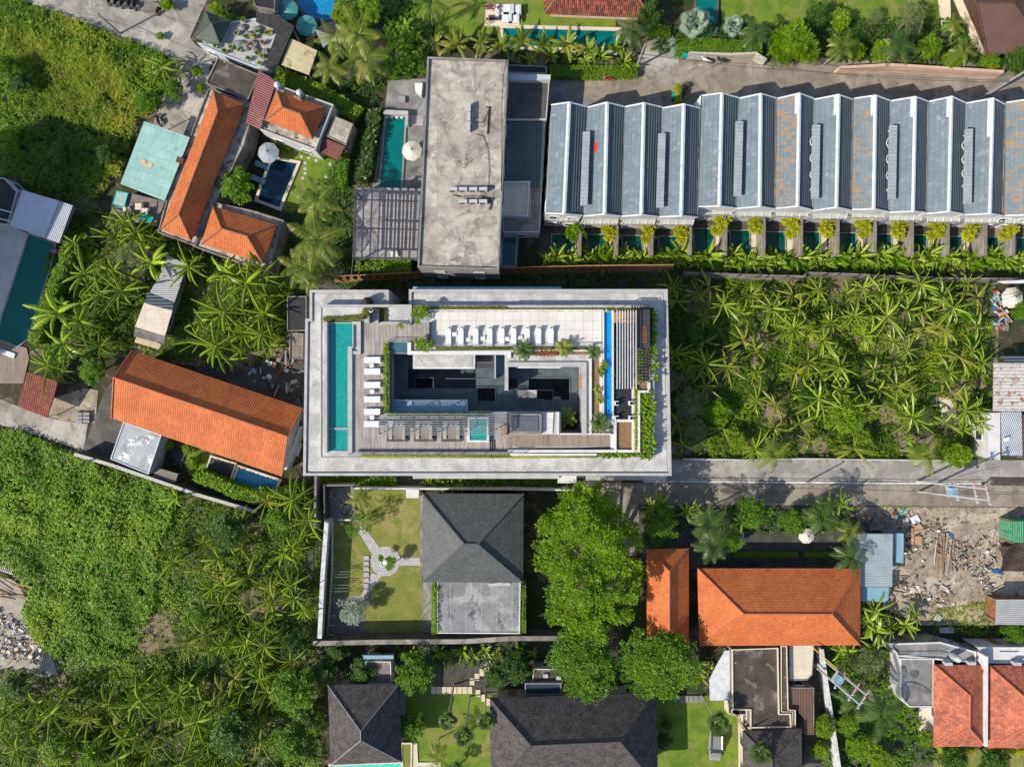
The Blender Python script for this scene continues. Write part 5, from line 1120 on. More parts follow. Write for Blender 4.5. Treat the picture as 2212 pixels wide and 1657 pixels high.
cz = MB(); cz.prism([(v.x, v.y) for v in [P(x, y, 2.2) for x, y in T(1, 2, (372, 370), (400, 372), (262, 745), (240, 742))]], 0, 2.2); O(cz, 'side_wall', 'hotel_white', None, 'white garden wall behind the gable of the large orange roof', 'wall')
# ================================================================ THE HOTEL
HG, HI = 9.2, 10.2
hotel = E('hotel_building', 'large hotel with white gravel roofs, roof pools and a dark open courtyard', 'hotel', P(1055, 828, 0))
def W2(pts, z): return [(p.x, p.y) for p in [P(x, y, z) for x, y in pts]]
def hpart(name, m, pts, z0, z1, holes=(), bottom=False, zc=None, parent=None):
    """prism whose outline is surveyed at height z1"""
    mb = MB(); mb.prism(W2(pts, zc or z1), z0, z1, holes=[W2(h, zc or z1) for h in holes], bottom=bottom); return O(mb, name, m, parent or hotel)
outer = [(670, 627), (840.5, 627), (840.5, 659), (884, 659), (884, 626), (1441, 625.5), (1449.8, 1027), (656, 1027), (661, 689), (670, 689)]
court = [(841, 764), (1093, 764), (1093, 790), (1257, 790), (1257, 936), (1212, 936), (1212, 890), (841, 890)]
inner = [(692.5, 660), (1413, 660), (1413, 989), (692.5, 989)]
cw = W2(court, HI); ow = W2(outer, HG)
mb = MB(); mb.prism(ow, 0, HG, holes=[cw]); ob = O(mb, 'wall', 'hotel_concrete', hotel)
openings(hotel, ow, 0, HG-.8, every=4.2, wh=1.7, frame='dark_metal')
# gravel ring and outer parapet
oi = offset(ow, .32); og = offset(ow, .5)
mb = MB(); mb.prism(ow, HG, HG+.28, holes=[oi]); O(mb, 'parapet', 'hotel_concrete', hotel)
inw = W2(inner, HI)
mb = MB(); mb.prism(og, HG, HG+.06, holes=[offset(inw, -.02)]); O(mb, 'gravel_roof', 'white_gravel', hotel)
# raised inner terrace
mb = MB(); mb.prism(inw, HG-.5, HI, holes=[cw]); O(mb, 'terrace_block', 'hotel_concrete', hotel)
mb = MB(); mb.prism(inw, HI, HI+.12, holes=[offset(inw, .12)]); O(mb, 'terrace_curb', 'hotel_concrete', hotel)
_h = [0]
def top(name, m, pts, z=None, th=.0):
    """finish laid on the inner terrace"""
    _h[0] += 1; zz = (z or HI)+.012+_h[0]*.003; mb = MB(); w = [P(x, y, zz) for x, y in pts]
    a = sum(w[i].x*w[(i+1) % len(w)].y-w[(i+1) % len(w)].x*w[i].y for i in range(len(w)))
    mb.face(w if a > 0 else w[::-1]); return O(mb, name, m, hotel)
def curb(pts, w=.16, h=.35, m='hotel_white', name='curb', z=HI, line=True):
    mb = MB(); q = [P(x, y, z+h) for x, y in pts]; _h[0] += 1; zt = z+h+_h[0]*.0012
    for i, (a, b) in enumerate(zip(q[:-1], q[1:])):
        d = Vector((b.x-a.x, b.y-a.y)).normalized(); s = Vector((-d.y, d.x))*w; a2 = Vector((a.x, a.y))-d*w; b2 = Vector((b.x, b.y))+d*w; mb.prism([a2-s, b2-s, b2+s, a2+s], z, zt+i*.0015)
    return O(mb, name, m, hotel)
top('gravel_roof', 'white_gravel', T(1, 1, (562, 992), (1325, 992), (1325, 1125), (565, 1125)))
top('gravel_roof', 'white_gravel', T(1, 1, (566, 1130), (598, 1130)) + T(1, 2, (603, 602), (800, 602), (800, 635), (566, 638)))
top('timber_deck', 'grey_deck', T(1, 1, (905, 1135), (1480, 1135), (1480, 1300), (1115, 1300)) + T(1, 2, (1110, 262), (2180, 262), (2180, 590), (905, 590), (850, 560)) + T(1, 1, (850, 1395), (905, 1395)))
top('timber_deck', 'brown_deck', T(1, 2, (2175, 445), (2212, 445)) + T(2, 2, (850, 445), (850, 545), (0, 545)) + T(1, 2, (2175, 590),))
top('sun_terrace', 'cream_tile', [(930, 672), (1301, 672), (1301, 747), (930, 747)])
top('terrace_tiles', 'cream_tile', [(1302, 908), (1334, 908), (1334, 974), (1318, 974), (1318, 925), (1302, 925)])
top('gravel_roof', 'white_gravel', [(1100, 765), (1284, 765), (1284, 936), (1268, 936), (1268, 785), (1100, 785)])
top('gravel_roof', 'white_gravel', T(1, 2, (800, 645), (2212, 645)) + T(2, 2, (1200, 645), (1200, 652)) + T(1, 2, (800, 652),))
top('dark_walkway', 'black_floor', T(1, 2, (2180, 575), (2212, 572)) + T(2, 2, (850, 547), (850, 570)) + T(1, 2, (2180, 590),))
top('dark_surround', 'black_floor', [(1300, 672), (1305, 672), (1305, 905), (1300, 905)])
top('blue_lane', 'strip_blue', T(2, 1, (808, 1042), (868, 1042)) + T(2, 2, (862, 308), (800, 305)))
top('dark_deck', 'black_floor', T(2, 1, (875, 1040), (1045, 1130)) + T(2, 2, (1040, 305), (872, 305)))
top('planter_bed', 'planter_soil', T(2, 2, (905, 322), (1040, 322), (1040, 572), (905, 572)))
top('planter_bed', 'planter_soil', [(1278, 778), (1296, 778), (1296, 936), (1278, 936)])
top('planter_bed', 'planter_soil', T(2, 2, (1105, 78), (1205, 78), (1235, 640), (730, 640), (730, 598), (1105, 598)))
top('planter_bed', 'planter_soil', T(2, 1, (1045, 1360), (1205, 1360)) + T(2, 2, (1170, 60), (1050, 60)))
top('planter_bed', 'planter_soil', T(2, 1, (20, 1382), (670, 1382), (670, 1408), (20, 1408)))
top('green_strip', 'weedbed', T(1, 1, (1345, 998), (2212, 998)) + T(2, 1, (1228, 990), (1228, 1330), (1190, 1330), (1190, 1022)) + T(1, 1, (1350, 1026),))
top('skylight', 'blue_glass', T(1, 1, (1150, 1305), (1315, 1305), (1315, 1395), (1150, 1395)))
top('dark_edge', 'court_floor', T(2, 2, (838, 360), (885, 360), (885, 437), (838, 437)))
hp = pool('long turquoise roof pool on the west side of the hotel', [(705.5, 699), (762, 699), (762, 750), (752, 750), (752, 923.5), (707, 923.5)], 'water_teal', 'hotel_concrete', .12, z=HI, hgt=.1)
hp2 = pool('small square turquoise plunge pool at the south end of the long roof pool', [(707, 928), (752, 928), (752, 973.5), (707, 973.5)], 'water_teal', 'hotel_concrete', .1, z=HI, hgt=.1)
def hbox(name, m, x0, y0, x1, y1, z0, z1, parent=None): return hpart(name, m, box4(x0, y0, x1, y1), z0, z1, parent=parent)
# raised wall west of the pool throws its shadow over the water
curb([(704, 698), (704, 975)], .14, .95, 'hotel_concrete', 'pool_wall'); curb([(757, 752), (757, 976)], .2, .3, 'hotel_concrete', 'pool_ledge')
curb([(764, 698), (776, 698), (776, 762), (766, 762)], .18, .3, 'hotel_concrete', 'pool_ledge')
curb([(832, 697), (880, 697)], .12, .3, 'hotel_white'); curb([(692.5, 661), (886.5, 661), (886.5, 698), (822, 698)], .15, .35, 'hotel_concrete', 'roof_curb')
curb([(928, 698), (928, 748)], .1, .6, 'dark_metal', 'screen')
curb([(884, 744), (884, 762.5), (1100, 762.5), (1100, 770)], .22, .3); curb([(884, 760), (1280, 757)], .1, .25, 'hotel_white')
curb([(1100, 787.5), (1262, 787.5), (1262, 936)], .28, .3, 'hotel_concrete'); curb([(1276, 775), (1276, 936)], .12, .35); curb([(1298.5, 748), (1298.5, 930)], .16, .35)
curb([(1324, 672), (1324, 905)], .1, .35); curb([(1303.5, 672), (1303.5, 905)], .08, .35)
curb([(1280, 746), (1300, 746)], .14, .35); curb([(1100, 662), (1412, 662)], .14, .3, 'hotel_concrete'); curb([(927, 670.5), (1301, 670.5)], .08, .3)
curb([(1326, 909), (1370, 909)], .15, .3); curb([(1329, 909), (1329, 972)], .14, .35); curb([(1368, 838), (1368, 972)], .14, .35); curb([(1380, 847), (1380, 975)], .14, .4); curb([(1380, 846), (1402, 846), (1402, 826)], .14, .4)
curb([(1100, 974.5), (1380, 974.5)], .16, .35); curb([(1104, 982), (1287, 982)], .13, .3)
curb([(1310, 672), (1310, 671)], .1, .3); curb([(841, 762), (841, 891)], .07, .5, 'dark_metal', 'screen'); curb([(1206, 892), (1206, 937)], .1, .25); curb([(1211, 937.5), (1318, 937.5)], .09, .25)
curb([(776, 975), (1095, 975)], .1, .2, 'dark_metal', 'ledge')
# NW lower block shadow line, step and hut
hbox('stair_hut', 'dark_metal', 797, 670, 800, 697, HI, HI+.8); hbox('stair_hut', 'dark_metal', 817, 670, 819, 697, HI, HI+.8); hbox('stair_hut', 'dark_metal', 797, 668, 819, 671, HI, HI+.75)
# lower ledges on the south and north faces
hpart('south_ledge', 'hotel_concrete', [(892, 1020), (1208, 1020), (1208, 1034), (892, 1034)], 8.2, 8.5, bottom=True); hpart('south_ledge', 'hotel_white', [(1205, 1025), (1245, 1025), (1245, 1043.5), (1205, 1043.5)], 7.9, 8.2, bottom=True)
hpart('entrance_canopy', 'hotel_concrete', [(1266, 1020), (1440, 1020), (1440, 1037), (1266, 1037)], 4.0, 4.3, bottom=True)
hpart('north_ledge', 'blue_sheet', [(892, 619.5), (1212, 619.5), (1212, 640), (892, 640)], 7.9, 8.1, bottom=True)
# courtyard interior
def cpart(name, m, pts, z, th=.25, holes=()): return hpart(name, m, pts, z-th, z, holes=holes, bottom=True)
cpart('courtyard_floor', 'court_floor', box4(830, 755, 1270, 945), .4, .3)
cpart('gallery_floor', 'court_floor', [(841, 766), (1093, 766), (1093, 790), (1257, 790), (1257, 936), (1212, 936), (1212, 890), (841, 890)], 6.8, .25, holes=[[(881, 797), (1028, 797), (1028, 840), (881, 840)], [(1032, 838), (1070, 838), (1070, 866), (1032, 866)], [(1142, 818), (1230, 818), (1230, 864), (1142, 864)], [(1097, 818), (1118, 818), (1118, 838), (1097, 838)], [(1218, 893), (1252, 893), (1252, 933), (1218, 933)]])
cpart('gallery_floor', 'court_floor', box4(880, 795, 1032, 842), 3.6, .25, holes=[box4(899, 817, 935, 839)])
for pts in ([(881, 840), (1030, 840)], [(1031, 838), (1070, 838), (1070, 866)], [(962, 818), (1070, 818), (1070, 767)], [(898, 816), (936, 816), (936, 840)], [(1097, 843), (1195, 843), (1195, 890)], [(1142, 817), (1231, 817), (1231, 864)], [(1097, 863), (1175, 863), (1175, 890)]):
    mb = MB(); q = [P(x, y, 6.9) for x, y in pts]
    mb.tube(q, .05, 4)
    O(mb, 'handrail', 'steel', hotel)
st = MB()
for k in range(14):
    p = P(1038+k*3.2 if k < 10 else 1070, 826, 5+.16*k); st.box((p.x, p.y, 4.6+.16*k), (.22, 1.0, .1))
O(st, 'stairs', 'hotel_concrete', hotel)
st = MB()
for k in range(12): p = P(1120+k*3.4, 851, 7+.16*k); st.box((p.x, p.y, 7.0+.16*k), (.22, .95, .1))
O(st, 'stairs', 'hotel_concrete', hotel)
hpart('lower_gravel_roof', 'hotel_white', box4(892, 764, 1026, 797), 8.4, 8.8, bottom=True); hpart('lower_gravel_roof', 'white_gravel', box4(896, 766, 1021, 793), 8.8, 8.86)
hpart('stair_well', 'dark_metal', box4(1027, 764, 1068, 795), 8.4, 8.6, holes=[box4(1030, 767, 1064, 785)], bottom=True); hpart('partition', 'hotel_concrete', box4(1068, 765, 1071, 818), 7, 9.5); hpart('partition', 'hotel_concrete', box4(1090, 765, 1098, 844), 7, HI-.05); hpart('glass_floor', 'blue_glass', box4(1072, 766, 1089, 810), 8.2, 8.35, bottom=True)
hpart('brown_fascia', 'orange_timber', box4(1027, 763.5, 1093, 766), 8.6, 9.5, bottom=True); hpart('brown_panel', 'orange_timber', box4(1252.5, 812, 1256, 840), 8.6, 9.9, bottom=True); hpart('service_box', 'hotel_concrete', box4(1196, 857, 1211, 866), 3, 5.5); hpart('white_ledge', 'hotel_white', box4(1114, 790, 1211, 795.5), 8.9, 9.1, bottom=True)
hpart('glass_canopy_frame', 'blue_sheet', box4(841, 863, 1010, 889.5), 8.8, 9.05, bottom=True); hpart('glass_canopy', 'blue_sheet', box4(844, 868, 1005, 888), 9.05, 9.1)
mb = MB(); mb.tube([P(853, 865, 9.2), P(1009, 865, 9.2), P(1009, 889, 9.2)], .06, 4); O(mb, 'canopy_rim', 'white_paint', hotel)
hpart('side_panel', 'metal_plain', box4(841, 767, 847, 789), 8.6, 8.8, bottom=True)
# ribbed skylight box over the court's south side
sb = hbox('skylight_frame', 'grey_concrete', 1101, 894, 1170, 938, HI, HI+.75); hb = MB()
for k in range(27): x = 1108+k*2.05; a, b = P(x, 899, HI+.82), P(x, 930, HI+.82); hb.prism([(a.x-.03, b.y), (a.x+.03, b.y), (a.x+.03, a.y), (a.x-.03, a.y)], HI+.75, HI+.83)
O(hb, 'ribs', 'steel', sb); hb = MB(); q = [P(x, y, HI+.755) for x, y in box4(1106, 898, 1164, 931)]; hb.face(q[::-1]); O(hb, 'glass_pane', 'black_floor', sb)
top('walkway', 'cream_tile', T(2, 2, (262, 250), (360, 250), (350, 432), (262, 437)))
# pergola over the cabanas: slats run east-west
pgl = E('cabana_pergola', 'steel slat pergola over the cabanas on the south roof deck', 'pergola', P(960, 915, HI))
for k in range(10):
    y = 828.5+(265+k*19.5)/4; x0 = 553+(1120 if k < 1 else 1055)/4; b = MB(); a, c2 = P(x0, y, HI+2.2), P(1096, y, HI+2.2); b.prism([(a.x, a.y-.05), (c2.x, a.y-.05), (c2.x, a.y+.05), (a.x, a.y+.05)], HI+2.1, HI+2.2, bottom=True); O(b, 'slat', 'steel', pgl)
for i, x in enumerate((819, 880, 939, 999, 1056, 1095)):
    b = MB(); a, c2 = P(x, 895, HI+2.09), P(x, 938, HI+2.09); b.prism([(a.x-.05, c2.y), (a.x+.05, c2.y), (a.x+.05, a.y), (a.x-.05, a.y)], HI+1.95, HI+2.09, bottom=True); O(b, 'beam', 'dark_metal', pgl)
    for y in (896, 937): b = MB(); a = P(x, y, HI+2.0); b.box((a.x, a.y, HI+1.0), (.1, .1, 1.95)); O(b, 'post', 'dark_metal', pgl)
cab = E('cabana_daybed', 'cabana', 'daybed'); cw_, cl = 2.45, 2.7
b = MB(); b.box((0, 0, .15), (cw_+.35, cl+.3, .3)); O(b, 'base', 'dark_stone', cab)
for s_ in (-1, 1): b = MB(); b.box((s_*.9, -.1, .42), (.5, 2.1, .22)); O(b, 'mattress', 'kerb', cab)
b = MB(); b.box((0, cl/2-.2, .5), (cw_-.1, .4, .42)); O(b, 'back_cushion', 'kerb', cab)
for s_ in (-.7, 0, .7): b = MB(); b.blob((s_, cl/2-.55, .62), (.28, .16, .1), 8, 4, .03); O(b, 'pillow', 'white_fabric', cab)
b = MB(); b.box((0, -.1, .32), (1.2, 2.0, .03)); O(b, 'inlay', 'brown_deck', cab)
cp_ = Proto(cab)
for k, (x, y) in enumerate(T(1, 2, (1222, 408), (1455, 408), (1690, 408))): cp_.at(P(x, y, HI+.04), 0, .86, f"cream cushioned cabana daybed under the roof pergola, {('west', 'middle', 'east')[k]} one", 'cabanas under the roof pergola')
pool('small square green plunge pool at the east end of the cabana pergola', T(1, 2, (1848, 312), (1995, 312), (1995, 488), (1848, 488)), 'water_teal', 'hotel_white', .25, z=HI+.3, hgt=.12)
hbox('stone_plinth', 'hotel_white', 1009.5, 901, 1058, 955, HI, HI+.3); hbox('stone_table', 'orange_timber', 1081, 920, 1096, 940, HI, HI+.6)
for k, y in enumerate((8, 12, 16)): hbox('step', 'black_floor', 1058+k*4.3, 950, 1060+k*4.3, 974, HI, HI+.1+k*.01)
# east pergola: slats run north-south
pge = E('lane_pergola', 'steel slat pergola beside the bright blue lane on the hotel roof', 'pergola', P(1350, 740, HI))
for k in range(8):
    x = 1106+(908+k*23.5)/4; b = MB(); a, c2 = P(x, 670, HI+2.3), P(x-(0), 840, HI+2.3); b.prism([(a.x-.045, c2.y), (a.x+.045, c2.y), (a.x+.045, a.y), (a.x-.045, a.y)], HI+2.2, HI+2.3, bottom=True); O(b, 'slat', 'ridge_white', pge)
for y in (671, 698, 755, 812, 839):
    b = MB(); a, c2 = P(1329, y, HI+2.19), P(1371, y, HI+2.19); b.prism([(a.x, a.y-.05), (c2.x, a.y-.05), (c2.x, a.y+.05), (a.x, a.y+.05)], HI+2.08, HI+2.19, bottom=True); O(b, 'beam', 'dark_metal', pge)
    for x in (1330, 1370): b = MB(); a = P(x, y, HI+2.1); b.box((a.x, a.y, HI+1.05), (.08, .08, 2.05)); O(b, 'post', 'dark_metal', pge)
hbox('timber_bar', 'orange_timber', 1328, 674, 1375, 696, HI, HI+1.0); hbox('brown_screen', 'rust', 1364.5, 700, 1367.5, 750, HI, HI+1.1)
pb = hbox('plant_room', 'dark_metal', 1379, 669, 1404, 751, HI, HI+1.5); lb = MB()
for k in range(16): a, c2 = P(1385, 705+k*2.4, HI+1.56), P(1398, 705+k*2.4, HI+1.56); lb.prism([(a.x, a.y-.03), (c2.x, a.y-.03), (c2.x, a.y+.03), (a.x, a.y+.03)], HI+1.5, HI+1.57)
O(lb, 'louvres', 'rust', pb)
for y in (867, 899):
    for x in (1331.5, 1362.5):
        p = P(x, y, HI+.5)
        c2 = MB(); c2.box((p.x, p.y, HI+.45), (.45, .08, .9)); c2.box((p.x-.18, p.y-.25, HI+.45), (.08, .4, .9)); c2.box((p.x+.02, p.y-.44, HI+.449), (.4, .08, .9)); O(c2, 'chair_frame', 'white_paint', None, f"white tubular frame on the black roof deck, {'north' if y < 880 else 'south'}{'west' if x < 1340 else 'east'} one", 'frame', 'white frames on the black deck')
# trellis strip in the east planter
for k in range(12): b = MB(); a, c2 = P(1369+0, 757+k*6.6, HI+.9), P(1399, 757+k*6.6, HI+.9); b.prism([(a.x, a.y-.05), (c2.x, a.y-.05), (c2.x, a.y+.05), (a.x, a.y+.05)], HI+.8, HI+.9, bottom=True); O(b, 'trellis_slat', 'old_wall', hotel)
# glass balustrades
def balustrade(pts, h=1.05, z=HI):
    q = [P(x, y, z) for x, y in pts]
    for a, b in zip(q[:-1], q[1:]):
        d = (b-a); L = d.length; n = max(1, round(L/2.6)); mb = MB(); up = Vector((0, 0, h)); mb.face([a, b, b+up, a+up]); O(mb, 'glass_panel', 'clear_glass', hotel)
        r_ = MB(); r_.tube([a+up, b+up], .035, 5); O(r_, 'balustrade_rail', 'steel', hotel)
        for k in range(n+1): p = MB(); c3 = a+d*(k/n); p.box((c3.x, c3.y, z+h/2), (.05, .05, h)); O(p, 'balustrade_post', 'dark_metal', hotel)
balustrade([(757, 980), (1096, 980)]); balustrade([(833, 739), (884, 739)]); balustrade([(928, 749.5), (1280, 748)], .9); balustrade([(1100, 977), (1133, 977)])
tk = MB(); p = P(*t1(1, 1, 960, 950), HG+1.0); tk.lathe((p.x, p.y, HG+.06), [(.0, 0), (.55, 0), (.58, .5), (.5, 1.2), (.42, 1.35), (.2, 1.45), (.12, 1.55)], 20); O(tk, 'water_tank', 'black_rubber', None, 'dark round water tank on the north-west gravel roof', 'water tank', smooth=True)
# loungers
lw = Proto(make_lounger('white sun lounger'))
for k, x in enumerate(T(1, 1, (1665, 0), (1772, 0), (1900, 0), (2020, 0), (2124, 0)) + T(2, 1, (14, 0), (130, 0), (228, 0), (335, 0))):
    lw.at(P(x[0], 414.2+1258/4, HI+.1), 0, (.95, 1.08, 1), f"white sun lounger on the cream tiled terrace, {nth(k+1)} from the west", 'loungers on the cream roof terrace')
for k, y in enumerate((t1(1, 1, 0, 1455)[1], t1(1, 1, 0, 1553)[1], t1(1, 2, 0, 12)[1], t1(1, 2, 0, 136)[1], t1(1, 2, 0, 243)[1], t1(1, 2, 0, 348)[1])):
    lw.at(P(553+1012/4, y, HI+.05), R(-90), (1.06, 1.06, 1), f"white sun lounger on the grey timber deck beside the long pool, {nth(k+1)} from the north", 'loungers beside the roof pool')
lw.at(P(*t1(0, 1, 85, 1400)), R(70), 1, 'pale lounger on the terrace at the south end of the west pool')
tw = Proto(make_table('white side table'))
for k, (x, y) in enumerate(T(1, 1, (1716, 1235), (1835, 1282), (1960, 1272), (2170, 1275)) + T(2, 1, (70, 1267),)): tw.at(P(x, y, HI+.1), 0, .95, f"small white side table between the cream terrace loungers, {nth(k+1)} from the west", 'side tables on the cream roof terrace')
for k, (x, y) in enumerate(T(1, 1, (1005, 1503),) + T(1, 2, (1008, 72), (1008, 293))): tw.at(P(x, y, HI+.05), 0, 1, f"small white side table on the grey timber deck, {nth(k+1)} from the north", 'side tables beside the roof pool')
for k, (x, y) in enumerate(T(1, 1, (1000, 1045),)):
    b = MB(); p = P(x, y, HI+.6); b.tube([(p.x-.3, p.y+.2, HI+.8), (p.x, p.y, HI+.8), (p.x+.2, p.y+.25, HI+.8)], .06, 6); O(b, 'wall_tap', 'white_paint', None, 'white pipe bracket in the notch of the roof garden', 'pipe')
# person by the skylight box
# ================================================================ SOUTH: VILLA WITH THE WALLED LAWN
hip_house('slate_villa', 'large grey slate pyramid-roofed villa south of the hotel', 'house', [(913, 1066), (1131, 1067), (1130, 1258), (913, 1257.6)], [(1003, 1174.6), (1032, 1174.6)], 'h', 6.0, 9.6, 'slate_grey', 'slate_grey', 'grey_wall', 1.0, capr=.13)
flat_house('flat_wing', 'flat grey membrane roof attached to the slate villa', 'building', [(944, 1240), (1125, 1240), (1123, 1369), (944, 1368)], 3.4, 'membrane', 'grey_wall', .1, .15, 'hotel_white')
sheet('side_path', T(1, 2, (1418, 900), (1440, 900), (1440, 1657), (1418, 1657)), 'old_wall')
wall_line('boundary_wall', 'white west wall of the walled lawn', T(1, 2, (610, 1185), (575, 1657)) + T(1, 3, (548, 545),), 2.6, .45, 'white_wall', coping='pale_paint')
wall_line('boundary_wall', 'dark weathered wall along the south of the walled lawn', T(1, 3, (490, 588), (1160, 575), (1800, 572), (2212, 545)) + T(2, 3, (460, 545),), 2.8, .5, 'dark_stone', coping='old_wall')
wall_line('garden_edge_wall', 'thin white planter edge inside the west wall of the walled lawn', T(1, 2, (655, 1190), (650, 1657)) + T(1, 3, (612, 525),), .9, .12, 'white_wall')
wall_line('boundary_wall', 'cream north wall of the walled lawn', T(1, 2, (850, 908), (1400, 910), (2212, 915)) + T(2, 2, (500, 922),), 2.2, .2, 'hotel_white')
wall_line('boundary_wall', 'tall dark lane wall west of the walled lawn', T(1, 2, (515, 800), (505, 1250)), 2.8, .3, 'old_wall')
wall_line('boundary_wall', 'black screen wall of the barbecue patio', T(1, 2, (588, 885), (590, 1180)), 2.6, .2, 'dark_metal')
wall_line('boundary_wall', 'dark screen wall at the north of the barbecue patio', T(1, 2, (588, 882), (850, 878)), 2.4, .2, 'old_wall')
flat_house('garden_kiosk', 'small white slab roof against the north wall of the lawn', 'kiosk', T(1, 2, (1295, 915), (1408, 915), (1405, 990), (1296, 990)), 2.3, 'hotel_white', 'hotel_white', .02, .08)
for i, (x, y) in enumerate(T(1, 2, (690, 950), (790, 1020), (795, 1110))):
    um = E('folded_parasol', f"closed charcoal parasol on the barbecue patio, {('north', 'middle', 'south')[i]} one", 'parasol', P(x, y), 'closed parasols on the patio')
    for k in range(4):
        b = MB(); a = k*1.57+.4; b.face([(0, 0, 2.3), (.95*math.cos(a-.45), .95*math.sin(a-.45), 1.95), (.3*math.cos(a), .3*math.sin(a), 2.0)]); b.face([(0, 0, 2.3), (.3*math.cos(a), .3*math.sin(a), 2.0), (.95*math.cos(a+.45), .95*math.sin(a+.45), 1.95)]); o = O(b, 'canopy_flap', 'charcoal_fabric', None); o.parent = um; o.location = o.location
    b = MB(); b.tube([(0, 0, 0), (0, 0, 2.3)], .03, 6); o = O(b, 'pole', 'dark_metal', None); o.parent = um
tbx = make_table('yellow cushion bench at the south end of the barbecue patio', 'yellow_plastic', .5, .4, 'bench'); tbx.location = P(*t1(1, 2, 748, 1205)); tbx.scale = (1, 1.1, 1)
w_ = MB(); q = P(*t1(1, 2, 765, 1180), 1.0); w_.box((q.x, q.y, .5), (1.8, .18, 1.0)); O(w_, 'low_wall', 'hotel_white', None, 'short white wall south of the barbecue patio', 'wall')
pc = t1(1, 2, 1113, 1543); pot = MB(); p = P(*pc); pot.lathe((p.x, p.y, 0), [(.3, 0), (.48, .5), (.5, .6), (.4, .62), (.38, .5)], 20); O(pot, 'planter_pot', 'hotel_white', None, 'round white planter at the centre of the garden plaza', 'planter')
for i, (x, y, a, b_) in enumerate(((760, 1625, 30, 10), (755, 85+1657, 32, 12), (680, 200+1657+200, 10, 40))):
    y2 = 828.5+y/4; root = E('exercise_bars', f"steel exercise bars on the walled lawn, {('northern', 'middle', 'southern')[i]} set", 'exercise bars', P(553+x/4, y2), 'exercise bars on the walled lawn')
    for s_ in (-1, 1):
        for t_ in (-1, 1): l = MB(); l.tube([(s_*a*S*.5, t_*b_*S*.5, 0), (s_*a*S*.5, t_*b_*S*.5, 1.5)], .035, 5); o = O(l, 'post', 'steel', None); off = o.location.copy(); o.parent = root; o.location = off
    for t_ in (-1, 0, 1): l = MB(); l.tube([(-a*S*.5, t_*b_*S*.5, 1.5-.2*(t_+1)), (a*S*.5, t_*b_*S*.5, 1.5-.2*(t_+1))], .04, 5); o = O(l, 'bar', 'steel', None); off = o.location.copy(); o.parent = root; o.location = off
# bottom row
hip_house('shingle_pavilion', 'dark shingle pyramid-roofed pavilion at the bottom left of the gardens', 'house', T(1, 3, (620, 945), (1235, 938), (1262, 1612), (645, 1637)), T(1, 3, (905, 1345), (905, 1425)), 'v', 4.2, 8.4, 'dark_shingle', 'grey_wall', 'cream_wall', .9, capr=.06)
hip_house('shingle_villa', 'very large dark shingle hip-roofed villa at the bottom edge', 'house', [(1058, 1507.6), (1417, 1496), (1422, 1700), (1060, 1708)], [(1147, 1609.5), (1340, 1601)], 'h', 4.4, 9.2, 'dark_shingle', 'dark_metal', 'cream_wall', .9, capr=.07)
hip_house('shingle_villa', 'small dark shingle roof at the bottom edge beside the leaning fan palm', 'house', [t1(2, 3, 1995, 1345), t1(3, 3, 290, 1320), t1(3, 3, 300, 1900), t1(2, 3, 2000, 1900)], [t1(3, 3, 40, 1600), t1(3, 3, 40, 1700)], 'v', 3.8, 6.2, 'dark_shingle', 'dark_metal', 'cream_wall', .6, capr=.06)
flat_house('flat_house', 'small brown gravel roof behind the shingle pavilion', 'building', T(1, 3, (945, 740), (1165, 745), (1170, 940), (950, 940)), 3.0, 'pavers', 'sandstone', .1, .12)
slab('metal_roof', 'thin blue metal roof strip in the shade of the dark wall', 'roof', T(1, 3, (925, 690), (1185, 690), (1190, 720), (925, 725)), 3.0, .05, 'blue_sheet')
pool('bright turquoise pool at the bottom edge', T(1, 3, (650, 1637), (1255, 1615), (1262, 1750), (650, 1750)), 'water_turquoise', 'sandstone', .3)
pool('pale green shallow pool beside the cream path', T(1, 3, (1265, 1450), (1340, 1450), (1335, 1750), (1268, 1750)), 'lawn_dry', 'sandstone', .2)
sheet('garden_path', T(1, 3, (1335, 1445), (1392, 1445), (1400, 1615), (1598, 1615), (1595, 1650), (1400, 1650), (1400, 1760), (1335, 1760)), 'sandstone')
flat_house('glass_pergola', 'steel and glass pergola box north of the large shingle villa', 'pergola', T(2, 3, (110, 930), (428, 930), (425, 1035), (112, 1035)), 3.4, 'window_glass', 'old_wall', .12, .15, 'steel')
flat_house('entrance_roof', 'brown flat roof behind the glass pergola', 'building', T(2, 3, (190, 805), (425, 810), (420, 925), (170, 925)), 2.8, 'wet_concrete', 'old_wall', .06, .12, 'sandstone')
for i, (x, y) in enumerate(T(2, 3, (290, 868), (402, 885))): b = MB(); p = P(x, y, 3.0); b.box((p.x, p.y, 2.9), (.6, .45, .35)); O(b, 'vent_box', 'ac_white', None, f"small pale roof box behind the glass pergola, {('west', 'east')[i]} one", 'vent')
slab('white_canopy', 'pale grey awning roof between the trees and the brown terrace', 'canopy', T(2, 3, (1840, 650), (1885, 650), (1900, 1078), (1712, 1080), (1705, 900), (1760, 790)), 2.6, .1, 'ridge_white')
